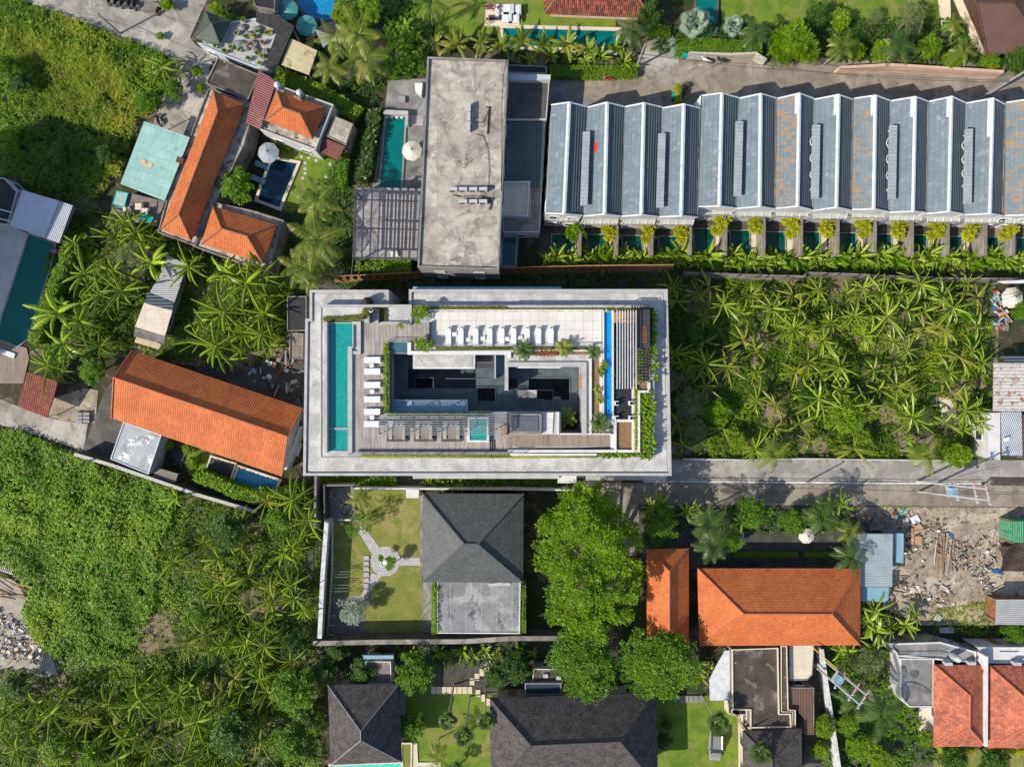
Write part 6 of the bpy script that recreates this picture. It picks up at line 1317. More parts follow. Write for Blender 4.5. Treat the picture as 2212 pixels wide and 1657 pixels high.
# orange roofs, south-east
hip_house('orange_house', 'narrow orange hip-roofed house between the big tree and the large orange roof', 'house', [(1397, 1186), (1488, 1184.6), (1488, 1394.5), (1397.5, 1394)], [(1446, 1233.5), (1446, 1357.7)], 'v', 4.2, 6.6, 'orange_flat', 'ridge_orange', 'cream_wall', 1.2, capr=.1)
hip_house('orange_house', 'large bright orange hip roof, biggest of the south-east roofs', 'house', [(1507, 1227.7), (1859, 1227.7), (1858, 1393.5), (1510.5, 1394.5)], [(1606, 1325.5), (1796.5, 1326)], 'h', 4.2, 7.9, 'orange_flat', 'ridge_orange', 'cream_wall', 1.2, capr=.1)
tr = flat_house('flat_house', 'brown-black stained flat roof terrace south of the large orange roof', 'building', T(2, 3, (1900, 640),) + T(3, 3, (90, 625), (100, 1195), (200, 1195), (205, 1315), (-160, 1320)) + T(2, 3, (2060, 1330), (2060, 1165), (1905, 1165)), 3.6, 'wet_concrete', 'old_wall', .22, .14, 'sandstone')
flat_house('flat_house', 'dark strip roof beside the brown-black terrace', 'building', T(3, 3, (112, 610), (165, 610), (178, 1160), (240, 1165), (240, 1310), (212, 1310), (210, 1185), (114, 1180)), 3.4, 'wet_concrete', 'old_wall', .15, .1, 'sandstone')
flat_house('flat_house', 'grey stained terrace with cream edge below the large orange roof', 'building', T(3, 3, (180, 600), (400, 600), (385, 860), (340, 905), (182, 910)), 2.4, 'sandstone', 'old_wall', .1, .1)
flat_house('flat_house', 'maroon flat roof beside the leaning electricity frame', 'building', T(3, 3, (182, 970), (398, 970), (398, 1375), (320, 1375), (318, 1240), (250, 1160), (190, 1160)), 2.8, 'brown_metal', 'old_wall', .06, .1)
flat_house('flat_house', 'narrow courtyard water strip with pale stone edges', 'water feature', T(2, 3, (1862, 1080), (1905, 1080), (1905, 1200), (2025, 1200), (2025, 1320), (1990, 1320), (1990, 1215), (1865, 1195)), 1.6, 'dark_yard', 'sandstone', .06, .12, 'sandstone', open_=False)
# bottom right houses
flat_house('flat_house', 'grey flat roof with a tall white west wall in the bottom right', 'building', [(1945, 1422), (2018, 1422), (2018, 1527), (1964, 1527), (1945, 1505)], 3.3, 'grey_concrete', 'white_wall', .1, .15, 'hotel_white', open_=False)
flat_house('flat_house', 'white-rimmed flat roof behind the grey roof with pipes', 'building', T(3, 3, (1050, 590), (1490, 575), (1800, 660), (1800, 760), (1120, 700)), 3.2, 'grey_concrete', 'old_wall', .2, .2, 'hotel_white')
flat_house('flat_house', 'white roof terrace with two skylights north of the red roofs', 'building', T(3, 3, (1810, 620), (2260, 620), (2260, 765), (1870, 760), (1880, 700)), 3.1, 'hotel_white', 'white_wall', .15, .15, 'hotel_white')
hip_house('red_house', 'red tiled hip roof beside the white party wall, western one', 'house', T(3, 3, (1435, 770), (1880, 776), (1880, 1475), (1435, 1480)), T(3, 3, (1745, 1040), (1742, 1322)), 'v', 3.7, 5.9, 'red_tile', 'ridge_orange', 'white_wall', 1.4, capr=.11)
hip_house('red_house', 'mottled red tiled hip roof cut by the east edge of the view', 'house', T(3, 3, (1905, 778), (2400, 778), (2400, 1490), (1905, 1490)), T(3, 3, (2215, 1050), (2215, 1320)), 'v', 3.7, 6.1, 'red_tile', 'ridge_orange', 'white_wall', 1.4, capr=.11)
wall_line('party_wall', 'tall white party wall between the two red roofs', T(3, 3, (1893, 700), (1890, 1480)), 4.6, .28, 'hotel_white')
pt = MB(); pt.tube([P(*t1(3, 3, x, y), 3.5) for x, y in ((1060, 640), (1120, 690), (1480, 682), (1540, 700))], .06, 6); O(pt, 'roof_pipe', 'galvanised', None, 'silver pipe running across the grey flat roof in the bottom right', 'pipe')
tank.at(P(*t1(3, 3, 1590, 690), 3.2), 0, (1.0, 1.0, 1.3), 'brown-grey water tank beside the western red roof'); ac.at(P(*t1(3, 3, 1530, 745), 3.2), 0, 1.1, 'white air conditioner by the tank north of the western red roof'); ac.at(P(*t1(3, 3, 1730, 740), 3.1), 0, 1.1, 'white air conditioner on the white terrace, west of the party wall'); ac.at(P(*t1(3, 3, 2120, 745), 3.1), 0, 1.1, 'white air conditioner on the white terrace, east of the party wall')
for i, x in enumerate((2040, 2120)): b = MB(); p = P(*t1(3, 3, x, 665), 3.1); b.box((p.x, p.y, 3.1), (1.2, .12, .12)); O(b, 'skylight', 'white_paint', None, f"narrow white skylight bar on the white roof terrace, {('west', 'east')[i]} one", 'skylight')
sheet('alley', T(3, 3, (1300, 1140), (1430, 1140), (1430, 1420), (1300, 1420)), 'sandstone')
wall_line('boundary_wall', 'white peeling lane wall beside the leaning electricity frame', T(3, 3, (470, 640), (520, 1000), (560, 1250), (620, 1657), (640, 1800)), 2.0, .35, 'pale_paint')
# ================================================================ EAST SHEDS, CONTAINER, VACANT LOT
slab('rusty_roof', 'rust-streaked white corrugated roof at the east end of the plot', 'roof', T(3, 1, (1950, 1480), (2260, 1480)) + T(3, 2, (2260, 240), (1945, 238)), 3.6, .08, 'corr_rust')
slab('metal_roof', 'dark blue ribbed lean-to roof north of the rusty roof', 'roof', T(3, 1, (2040, 1418), (2260, 1418), (2260, 1478), (2040, 1478)), 3.3, .08, 'blue_louvre')
flat_house('flat_house', 'pale concrete strip roof between the plot and the silver roof', 'building', T(3, 2, (1890, 255), (2008, 250), (2008, 668), (1890, 650)), 3.0, 'hotel_white', 'white_wall', .04, .1)
slab('metal_roof', 'silver ribbed metal roof beside the pale strip roof', 'roof', T(3, 2, (2015, 245), (2190, 245), (2200, 622), (2025, 620)), 3.4, .08, 'corr_silver')
slab('metal_roof', 'brown metal roof at the east edge beside the silver roof', 'roof', T(3, 2, (2195, 270), (2300, 270), (2300, 655), (2205, 655)), 3.3, .08, 'brown_metal')
slab('metal_roof', 'white awning strip at the north-east end of the plot', 'roof', T(3, 1, (1980, 775), (2260, 762), (2260, 790), (2040, 795)), 3.2, .06, 'hotel_white')
pm = MB(); p = P(*t1(3, 2, 2058, 482), 3.6); pm.box((p.x, p.y, 3.65), (.8, .55, .05), .3, (.3, 0)); pm.tube([(p.x, p.y, 3.4), (p.x, p.y, 3.65)], .04, 5); O(pm, 'solar_panel', 'white_paint', None, 'small white tilted panel on the silver ribbed roof', 'panel')
bs = slab('metal_shed', 'blue-grey corrugated shed roof at the west side of the vacant lot', 'shed', T(3, 2, (748, 1298), (1080, 1298), (1075, 1657)) + T(3, 3, (1073, 98), (800, 98), (760, 40)), 3.2, .08, 'corr_blue')
slab('metal_roof', 'pale blue lower roof strip south of the corrugated shed', 'roof', T(3, 3, (805, 102), (1045, 102), (1040, 230), (805, 225)), 2.7, .06, 'blue_sheet')
slab('metal_roof', 'flat blue sheet leaning beside the corrugated shed', 'roof', T(3, 2, (1092, 1293), (1172, 1295), (1170, 1552), (1098, 1545)), 2.3, .05, 'blue_sheet')
slab('dark_awning', 'curved black plastic awning north of the corrugated shed', 'canopy', T(3, 2, (750, 1130), (800, 1150), (950, 1240), (1000, 1295), (780, 1290)), 2.6, .05, 'black_rubber')
slab('metal_shed', 'grey corrugated shed roof at the east edge south of the lot', 'shed', T(3, 3, (1975, 208), (2300, 208), (2300, 428), (1968, 424)), 2.8, .08, 'corr_grey'); 
flat_house('rust_wall_hut', 'rusty walled hut under the grey corrugated roof', 'hut', T(3, 3, (1990, 220), (2290, 220), (2290, 415), (1985, 412)), 2.4, 'old_wall', 'rust', .02, .1, open_=False)
ct = E('shipping_container', 'green steel shipping container with rusty doors on the vacant lot', 'container', P(2190, 1145))
q = [P(x, y, 2.5) for x, y in [(2187, 1126), (2262, 1126), (2262, 1172), (2187, 1172)]]; b = MB(); b.prism([(v.x, v.y) for v in q], .12, 2.5); O(b, 'body', 'green_steel', ct)
rg = [(v.x, v.y) for v in q]
for a in rg: c3 = MB(); c3.box((a[0], a[1], 1.3), (.16, .16, 2.5)); O(c3, 'corner_post', 'rust', ct)
for k in range(2):
    d_ = MB(); yy = (q[0].y*(1-.25-.5*k)+q[3].y*(.25+.5*k)); d_.box((q[0].x-.05, yy, 1.3), (.06, 1.1, 2.2)); dd = O(d_, 'door', 'green_steel', ct)
    for s_ in (-.2, .2): b2 = MB(); b2.tube([(q[0].x-.11, yy+s_, .3), (q[0].x-.11, yy+s_, 2.3)], .025, 5); O(b2, 'lock_bar', 'ac_white', dd)
tp = MB(); n = 14; vs = []; fs = []
c0 = [t1(3, 2, x, y) for x, y in ((2000, 1380), (2120, 1420), (2300, 1400), (2300, 1640), (2120, 1600), (2080, 1500))]
for i in range(n+1):
    for j in range(n+1):
        u_, v_ = i/n, j/n; x = 2159+u_*75; y = 1173+v_*58+ (1-u_)*8; 
        p = P(x+6*math.sin(v_*3)*(1-u_), y, .9); vs.append((p.x, p.y, .5+.35*math.sin(u_*7+v_*3)+.25*math.sin(v_*16+u_*4)*u_+.2*random.random()))
for i in range(n):
    for j in range(n): a = i*(n+1)+j; fs.append((a, a+1, a+n+2, a+n+1))
tp.add(vs, fs); O(tp, 'tarpaulin', 'tarp_brown', None, 'crumpled brown-black tarpaulin south of the green container', 'tarpaulin', smooth=True)
# timber beams and boards on the lot
for i, (x0, y0, x1, y1, w2, m) in enumerate(((1480, 1290, 1465, 1640, .14, 'timber'), (1495, 1290, 1500, 1600, .12, 'timber'), (1460, 1300, 1432, 1560, .1, 'white_wall'), (1520, 1300, 1500, 1655, .14, 'timber'), (1535, 1300, 1520, 1640, .1, 'card'), (1560, 1290, 1490, 1700, .2, 'pale_bark'), (1585, 1340, 1540, 1655, .16, 'pale_bark'), (1600, 1350, 1600, 1560, .08, 'timber'), (1615, 1350, 1632, 1520, .08, 'white_wall'), (1575, 1400, 1590, 1600, .12, 'rust'), (1258, 1240, 1260, 1410, .1, 'timber'), (1180, 1290, 1420, 1240, .08, 'timber'), (1250, 1230, 1440, 1280, .08, 'timber'), (1330, 1290, 1450, 1200, .08, 'card'))):
    a, b2 = P(*t1(3, 2, x0, y0), .3), P(*t1(3, 2, x1, y1), .2); mb = MB(); d = b2-a; mb.box(((a.x+b2.x)/2, (a.y+b2.y)/2, .12+.09*(i % 4)), (d.length, w2, .1), math.atan2(d.y, d.x)); O(mb, 'timber_beam', m, None, f"long {'pale' if m != 'rust' else 'rusty'} beam lying on the vacant lot, {nth(i+1)} counted from the bundle's west side", 'beam', 'beams on the vacant lot')
for i, (pts, m, l) in enumerate((((( 1180, 1300), (1310, 1210), (1348, 1250), (1190, 1370)), 'card', 'tilted brown cardboard sheet, the northern one'), (((1172, 1335), (1290, 1318), (1332, 1325), (1325, 1388), (1178, 1390)), 'card', 'flat brown cardboard sheet, the southern one'), (((1228, 1160), (1290, 1130), (1320, 1190), (1250, 1215)), 'white_paint', 'white framed window leaf, the eastern of two'), (((1155, 1180), (1200, 1150), (1225, 1205), (1190, 1235)), 'ac_white', 'grey framed window leaf, the western of two'), (((1560, 1280), (1605, 1315), (1600, 1335), (1555, 1300)), 'blue_plastic', 'small bright blue plastic sheet by the beams'), (((1185, 1760), (1320, 1765), (1318, 1810), (1185, 1815)), 'sandstone', 'cream mattress lying south of the beams'), (((1155, 1885), (1285, 1920), (1280, 1955), (1175, 1940)), 'grey_wall', 'grey board in the shade near the banana clump'), (((1430, 2040), (1460, 1985), (1510, 2020), (1480, 2060)), 'ac_white', 'square pale board in the dark verge'), (((1480, 2110), (1605, 2105), (1608, 2155), (1485, 2155)), 'ac_white', 'long pale board lying in the southern verge'), (((1315, 1900), (1345, 1892), (1352, 1920), (1322, 1930)), 'blue_sheet', 'small pale blue board near the banana clump'), (((1920, 1612), (1985, 1600), (2040, 1650), (1960, 1640)), 'blue_plastic', 'crumpled bright blue sheet near the tarpaulin'), (((2040, 1370), (2075, 1375), (2090, 1405), (2070, 1415)), 'red_plastic', 'small red plastic piece beside the container'), (((1335, 100), (1475, 95), (1470, 190), (1340, 220)), 'pavers', 'pale concrete slab under the palms in the plot'), (((1480, 115), (1600, 130), (1640, 300), (1500, 290)), 'sandstone', 'cream board pile in the banana plot'))):
    z = .35 if i < 4 else .2; q = [P(x, y, z) for x, y in T(3, 2, *pts)]; mb = MB(); mb.prism([(v.x, v.y) for v in q], z-.08, z); O(mb, 'board', m, None, l, 'board')
def debris(name, label, poly, n, cols, smax=.35, zmax=.35, piles=0):
    """loose rubble nobody could count: small tumbled boxes"""
    x, y = in_poly(n, poly); mbs = {}
    if piles: ok = (bumps(x, y, .8, 1) > piles) | (rng.random(len(x)) < .1); x, y = x[ok], y[ok]
    for i in range(len(x)):
        m = random.choice(cols); mb = mbs.setdefault(m, MB()); s = .05+(smax*1.5)*random.random()**2.5
        lng = random.random() < .25
        mb.box((x[i], y[i], random.uniform(.05, zmax)), (s*(3.2 if lng else 1), s*(.25 if lng else random.uniform(.4, 1)), s*random.uniform(.2, .6)), random.uniform(0, 3.14), (random.uniform(-.5, .5), random.uniform(-.5, .5)))
    me = bpy.data.meshes.new(name); V = []; F = []; MI = []
    for k, (m, mb) in enumerate(mbs.items()):
        me.materials.append(MATS[m]); n0 = len(V); V += mb.v; F += [tuple(a+n0 for a in f) for f in mb.f]; MI += [k]*len(mb.f)
    me.from_pydata(V, [], F); me.polygons.foreach_set('material_index', MI); auto_uv(me); o = bpy.data.objects.new(name, me); COL.objects.link(o); tag(o, label, 'debris', None, 'stuff')
debris('debris', 'loose rubble, scraps and broken boards over the vacant lot', T(3, 2, (1160, 1110), (1640, 1180), (2000, 1300), (1960, 1657)) + T(3, 3, (1900, 200), (1400, 290), (1080, 180)) + T(3, 2, (1180, 1400),), 13, ['card', 'timber', 'timber', 'old_wall', 'sandstone', 'grey_wall', 'old_wall', 'hotel_white', 'rubble_soil', 'rubble_soil', 'rubble_soil', 'dark_stone'], .26, .4, .52)
debris('debris', 'pipes, sheets and scrap heaped in the shade north of the corrugated shed', T(3, 2, (760, 1110), (1150, 1100), (1160, 1290), (1000, 1290), (780, 1150)), 7, ['blue_sheet', 'teal_plastic', 'grey_wall', 'old_wall', 'rust', 'card', 'black_rubber'], .45, .6)
debris('debris', 'broken white and pink tiles heaped at the west edge', T(0, 3, (-40, 270), (170, 380), (380, 520), (420, 680), (300, 760), (-40, 700)), 16, ['white_wall', 'hotel_white', 'sandstone', 'pink_render', 'grey_wall', 'old_wall'], .35, .5)
debris('debris', 'scattered junk in the dark yard west of the hotel', [(560, 770), (655, 740), (655, 880), (500, 800)], 2.2, ['white_wall', 'grey_wall', 'card', 'blue_sheet', 'old_wall', 'rust', 'hotel_white'], .45, .4)
debris('debris', 'scrap and bottles strewn in the yard at the east end of the plot', T(3, 1, (1910, 800), (2030, 880), (2060, 1200), (1950, 1200)), 9, ['blue_plastic', 'white_wall', 'red_plastic', 'blue_sheet', 'old_wall', 'card', 'galvanised'], .5, .5)
debris('debris', 'dry leaves and litter along the dark strip east of the hotel', [(1395, 790), (1432, 790), (1434, 985), (1396, 985)], 4, ['blue_sheet', 'old_wall', 'card', 'white_wall', 'grey_wall'], .3, .3)
for i in range(26):
    a = random.uniform(-.5, .1) if i < 16 else random.uniform(-.9, .3); x, y = (random.uniform(0, 70), 828.5+414+random.uniform(0, 60)) if i < 16 else (random.uniform(5, 95), 1242+random.uniform(130, 230))
    p = P(x, y, .3); mb = MB(); mb.box((p.x, p.y, .2+.05*(i % 6)), (random.uniform(1.6, 4.2), .11, .1), -a-.5, (0, random.uniform(-.04, .04))); O(mb, 'timber_pole', 'timber' if i % 3 else 'card', None, 'weathered timber pole in the heap at the west edge' if i < 16 else 'loose timber pole beside the broken tiles at the west edge', 'timber pole', 'timber poles in the north heap' if i < 16 else 'timber poles by the broken tiles')
wr = E('wire_crate', 'white slatted crate in the weeds at the west edge', 'crate', P(*t1(0, 2, 85, 1580)))
for k in range(7): b = MB(); b.box((-1.1+k*.36, 0, .5), (.07, 1.5, .05), 0); o = O(b, 'slat', 'white_paint', None); l_ = o.location.copy(); o.parent = wr; o.location = l_
for s_ in (-1, 1): b = MB(); b.box((0, s_*.75, .44), (2.3, .07, .07)); o = O(b, 'rail', 'white_paint', None); l_ = o.location.copy(); o.parent = wr; o.location = l_
wr.rotation_euler[2] = -.3; wr.scale = (.75, .85, 1)
# ================================================================ STREET FURNITURE, VEHICLES
mb_w = Proto(make_motorbike('motorbike', 'white_paint')); mb_b = Proto(make_motorbike('motorbike', 'black_rubber')); mb_r = Proto(make_motorbike('motorbike', 'red_plastic'))
mb_w.at(P(*t1(2, 0, 1665, 530)), R(155), 1.15, 'white-wheeled motorbike parked below the white pebble wall'); mb_b.at(P(*t1(2, 0, 1795, 533)), R(160), 1.1, 'black and white motorbike parked right of the white-wheeled one')
mb_r.at(P(*t1(2, 0, 828, 698)), R(178), 1.1, 'red and white motorbike parked against the cream kerb'); mb_b.at(P(*t1(2, 0, 1492, 795)), R(70), 1.0, 'dark scooter in the shade beside the yellow hedge')
for i, (x, y) in enumerate(T(0, 0, (970, 5), (1020, 15), (1070, 28), (1130, 30), (1175, 45))): mb_b.at(P(x, y), R(75+5*i), 1.1, f"black motorbike in the parked row at the top edge, {nth(i+1)} from the west", 'motorbikes parked at the top edge')
mb_b.at(P(*t1(0, 0, 1395, 95)), R(60), 1.1, 'black motorbike parked alone at the corner of the top parking area'); mb_w.at(P(*t1(0, 0, 1395, 10)), R(20), 1.0, 'grey-white motorbike at the top edge beside the shrubs')
mb_b.at(P(*t1(0, 0, 1850, 590)), R(62), 1.1, 'black motorbike leaning on the dark stained flat roofed house'); mb_w.at(P(*t1(2, 3, 1080, 125)), R(5), 1.1, 'white motorbike in deep shade beside the narrow orange roof'); mb_b.at(P(*t1(0, 0, 1380, 1050)), R(110), 1.0, 'small dark motorbike beside the mint green roof')
def bin_(label, m, lid, loc, rz):
    root = E('wheelie_bin', label, 'bin', loc, None, rz)
    b = MB(); b.add([(-.25, -.25, .08), (.25, -.25, .08), (.25, .25, .08), (-.25, .25, .08), (-.32, -.34, 1.0), (.32, -.34, 1.0), (.32, .34, 1.0), (-.32, .34, 1.0)], [(3, 2, 1, 0), (0, 1, 5, 4), (1, 2, 6, 5), (2, 3, 7, 6), (3, 0, 4, 7), (4, 5, 6, 7)])
    for n_, mm, mbb in (('body', m, b),):
        me = bpy.data.meshes.new(n_); me.from_pydata(mbb.v, [], mbb.f); auto_uv(me); me.materials.append(MATS[mm]); o = bpy.data.objects.new(n_, me); COL.objects.link(o); o.parent = root
    l = MB(); l.box((0, 0, 1.06), (.7, .76, .08)); l.box((0, .1, 1.12), (.5, .4, .05)); me = bpy.data.meshes.new('lid'); me.from_pydata(l.v, [], l.f); auto_uv(me); me.materials.append(MATS[lid]); o = bpy.data.objects.new('lid', me); COL.objects.link(o); o.parent = root
    return root
bin_('teal wheelie bin at the corner of the entrance lane', 'teal_plastic', 'teal_plastic', P(*t1(2, 0, 1480, 500)), .05); bin_('blue bin with an orange-brown lid beside the teal bin', 'blue_plastic', 'rust', P(*t1(2, 0, 1520, 480)), .05); bin_('teal bin in the shade of the sawtooth houses', 'teal_plastic', 'teal_plastic', P(*t1(2, 0, 1390, 862)), .1)
lp = E('street_lamp', 'thin curved street lamp leaning over the upper road', 'street lamp', P(*t1(2, 0, 1450, 735)))
b = MB(); b.tube([(0, 0, 0), (0, 0, 4.6), (.3, .1, 5.0), (1.2, .3, 5.1)], .05, 6); o = O(b, 'lamp_post', 'galvanised', None); l_ = o.location.copy(); o.parent = lp; o.location = l_
b = MB(); b.blob((1.35, .33, 5.08), (.3, .1, .05), 8, 4, 0); o = O(b, 'lamp_head', 'frosted', None); l_ = o.location.copy(); o.parent = lp; o.location = l_
pole0 = make_pole('pole', 5.2); pp0 = Proto(pole0)
pp0.at(P(*t1(0, 0, 1040, 295)), 0, 1.0, 'concrete utility pole on the top left road'); pp0.at(P(*t1(2, 0, 1072, 590)), 0, 1.25, 'concrete utility pole at the entrance lane'); pp0.at(P(*t1(2, 2, 1440, 852)), 0, .82, 'short concrete pole on the kerb just east of the hotel')
pp0.at(P(*t1(3, 0, 1830, 858)), 0, 1.55, 'tall concrete pole behind the sawtooth houses near the round tree'); pp0.at(P(*t1(0, 2, 905, 640)), 0, .95, 'thin pole on the long dark wall by the carport'); pp0.at(P(*t1(3, 2, 330, 850)), 0, .9, 'thin pole on the south kerb in the middle of the plot')
def pylon(label, x, y, rz, h, tilt):
    """two-legged electricity frame with crossarms and a transformer"""
    r_ = E('electricity_frame', label, 'electricity pole', P(x, y), None, rz)
    def add(mb, n_, m, par=None):
        me = bpy.data.meshes.new(n_); me.from_pydata(mb.v, [], mb.f); auto_uv(me); me.materials.append(MATS[m]); o = bpy.data.objects.new(n_, me); COL.objects.link(o); o.parent = par or r_; return o
    for s_ in (-.7, .7): b = MB(); b.tube([(0, s_, 0), (tilt, s_, h)], .16, 8, r2=.12); add(b, 'pole', 'galvanised')
    for z in (h, h-1.6, h-4.2): 
        b = MB(); b.box((tilt*z/h, 0, z), (.14, 2.6, .14)); ar = add(b, 'crossarm', 'galvanised')
        for s_ in (-1.1, -.3, .5, 1.1): i_ = MB(); i_.lathe((tilt*z/h, s_, z+.07), [(.06, 0), (.09, .08), (.05, .14), (.08, .22), (.01, .3)], 8); add(i_, 'insulator', 'red_plastic' if s_ > 0 else 'ac_white', ar)
    b = MB(); b.box((tilt*.5, 0, h*.5), (1.0, 1.6, .14)); add(b, 'platform', 'galvanised'); b = MB(); b.box((tilt*.5, 0, h*.5+.55), (.7, 1.0, .9)); add(b, 'transformer', 'blue_sheet')
    for k in range(5): b = MB(); b.tube([(tilt*(h-.2*k)/h, random.uniform(-1, 1), h-.3*k), (tilt*.6+random.uniform(-.5, .5), random.uniform(-1, 1), h*.6)], .02, 4); add(b, 'jumper_cable', 'dark_metal')
    return r_
pylon('large galvanised electricity frame over the road east of the hotel', 1659+322, 828.5+222, .2, 10, 2.6); pylon('large galvanised electricity frame leaning over the lane in the south-east', 1659+98, 1242.6+178, -.6, 9.5, 2.2)
gp = MB(); gp.tube([P(*t1(3, 3, 385, 620), 5.5), P(*t1(3, 3, 800, 985), 3.2)], .07, 6); O(gp, 'guy_pole', 'yellow_plastic', None, 'thin yellow stay running diagonally beside the southern electricity frame', 'stay')
for l, pts in (('power line from the top left road pole towards the top edge', [(0, -12, 6), (208, 35, 5.2), (345, 80, 5)]), ('power line crossing the road towards the dark stained roof', [(208, 35, 5.2), (300, 60, 5.5), (455, 120, 5)]), ('power line above the upper road, northern wire', [(1385, 118, 6), (1659, 141, 6), (1900, 168, 6), (2230, 178, 6)]), ('power line above the upper road, southern wire', [(1385, 116, 6), (1659, 149, 6), (2180, 175, 6)]), ('thick power line along the road east of the hotel, upper wire', [(1440, 1046, 6), (1700, 1054, 6), (2005, 1062, 7.8), (2240, 1064, 7)]), ('thick power line along the road east of the hotel, lower wire', [(1990, 1066, 7.8), (2110, 1068, 7.6), (2240, 1068, 7.2)]), ('wire over the white parasol yard', [(2100, 668, 4), (2220, 632, 4)]), ('wire crossing the vacant lot verge', [(2070, 1030, 5), (2160, 1008, 5)])): cable(l, pts, .028, .35)
# silver car
car = E('parked_car', 'silver car parked under the leaning fan palm on the lawn', 'car', P(*t1(2, 3, 1745, 1440)), None, R(-92))
def cadd(mb, n_, m, par=None, sm=False):
    me = bpy.data.meshes.new(n_); me.from_pydata(mb.v, [], mb.f); auto_uv(me); me.materials.append(MATS[m]); o = bpy.data.objects.new(n_, me); COL.objects.link(o); o.parent = par or car
    if sm: me.polygons.foreach_set('use_smooth', [True]*len(me.polygons))
    return o
def loft(secs, m=None):
    mb = MB(); vs = []; fs = []; n = len(secs[0])
    for s_ in secs: vs += s_
    for i in range(len(secs)-1):
        for k in range(n): fs.append((i*n+k, i*n+(k+1) % n, (i+1)*n+(k+1) % n, (i+1)*n+k))
    fs.append(tuple(range(n))[::-1]); fs.append(tuple((len(secs)-1)*n+k for k in range(n))); mb.add(vs, fs); return mb
def csec(x, w, z0, z1, t=.85): return [(x, -w, z0), (x, w, z0), (x, w, (z0+z1)/2+.1), (x, w*t, z1), (x, -w*t, z1), (x, -w, (z0+z1)/2+.1)]
cadd(loft([csec(-2.0, .7, .35, .75), csec(-1.9, .82, .25, .95), csec(-1.2, .86, .22, 1.0), (csec(.9, .86, .22, .98)), csec(1.6, .82, .24, .86), csec(2.02, .66, .35, .68)]), 'body', 'car_silver')
cab_ = cadd(loft([csec(-1.85, .7, .95, 1.0), csec(-1.6, .7, .95, 1.5, .88), csec(.1, .72, .95, 1.55, .88), csec(.95, .7, .95, 1.0)]), 'windows', 'window_glass')
cadd(loft([csec(-1.6, .62, 1.5, 1.56), csec(.1, .63, 1.54, 1.6)]), 'roof', 'car_silver')
for s_ in (-.45, -.15, .15, .45): b = MB(); b.box((-.75, s_, 1.6), (1.6, .05, .04)); cadd(b, 'roof_rail', 'steel')
for x in (-1.3, 1.25):
    for s_ in (-1, 1):
        w_ = MB(); torus(w_, (x, s_*.78, .33), .24, .1); t_ = cadd(w_, 'wheel', 'black_rubber', None, True); r2 = MB(); r2.box((x, s_*.82, .33), (.3, .04, .3)); cadd(r2, 'rim', 'steel', t_)
for s_ in (-1, 1):
    b = MB(); b.box((1.93, s_*.52, .66), (.14, .3, .14)); cadd(b, 'headlight', 'frosted'); b = MB(); b.box((-1.95, s_*.6, .8), (.1, .18, .22)); cadd(b, 'tail_light', 'red_plastic'); b = MB(); b.box((.55, s_*.92, 1.0), (.12, .2, .12)); cadd(b, 'mirror', 'car_silver')
# day beds, people and towels on the stone platform
lb = Proto(make_lounger('lounger', 'charcoal_fabric', 'white_paint', 8)); ldb = Proto(make_lounger('lounger', 'white_fabric', 'white_paint', 15))
def Z3(x, y): return ((1800+x*320/2209)/1.736, (y*240/1657)/1.736)
lb.at(P(*Z3(300, 210), .4), R(90), (1, .75, .8), 'dark lounger with a sunbather on the north of the stone platform'); lb.at(P(*Z3(380, 500), .4), R(-90), (1.05, .85, .8), 'empty dark lounger on the south of the stone platform')
for l, x, y in (('north-west', 745, 290), ('north-east', 930, 300), ('south-west', 690, 490), ('south-east', 880, 490)):
    r_ = E('white_daybed', f"white square cushion seat on the stone platform, the {l} one of four", 'daybed', P(*Z3(x, y), .37), 'white seats on the stone platform'); b = MB(); b.box((0, 0, .2), (1.45, 1.35, .3)); b2 = MB(); b2.box((.5, 0, .45), (.3, 1.2, .3), 0, (0, .2))
    for n_, mm, q in (('cushion', 'white_fabric', b), ('back_cushion', 'white_fabric', b2)): me = bpy.data.meshes.new(n_); me.from_pydata(q.v, [], q.f); auto_uv(me); me.materials.append(MATS[mm]); o = bpy.data.objects.new(n_, me); COL.objects.link(o); o.parent = r_
tw_ = MB(); vs = []; fs = []
for i in range(9):
    for j in range(4): vs.append((j*.16-.25+.05*math.sin(i), i*.22-.9, .5+.06*math.sin(i*2+j*2)-.02*i))
for i in range(8):
    for j in range(3): a = i*4+j; fs.append((a, a+1, a+5, a+4))
tw_.add(vs, fs); o = O(tw_, 'towel', 'white_fabric', None, 'white towel draped beside the sunbather on the stone platform', 'towel'); o.location = P(*Z3(425, 290), .75)
J = [(0, 0, .22), (0, .25, .24), (0, .45, .26), (0, .58, .28), (0, .74, .3), (0, .84, .3), (.18, .45, .25), (.34, .25, .22), (.3, .02, .3), (-.18, .45, .25), (-.36, .28, .22), (-.3, .04, .3), (.1, -.08, .22), (.22, -.45, .52), (.16, -.8, .2), (.16, -.95, .24), (-.1, -.08, .22), (-.2, -.45, .5), (-.14, -.82, .2), (-.14, -.97, .24)]
Ed = [(0, 1), (1, 2), (2, 3), (3, 4), (4, 5), (2, 6), (6, 7), (7, 8), (2, 9), (9, 10), (10, 11), (0, 12), (12, 13), (13, 14), (14, 15), (0, 16), (16, 17), (17, 18), (18, 19)]
Rd = [.13, .12, .14, .055, .1, .08, .06, .042, .035, .06, .042, .035, .085, .06, .04, .035, .085, .06, .04, .035]
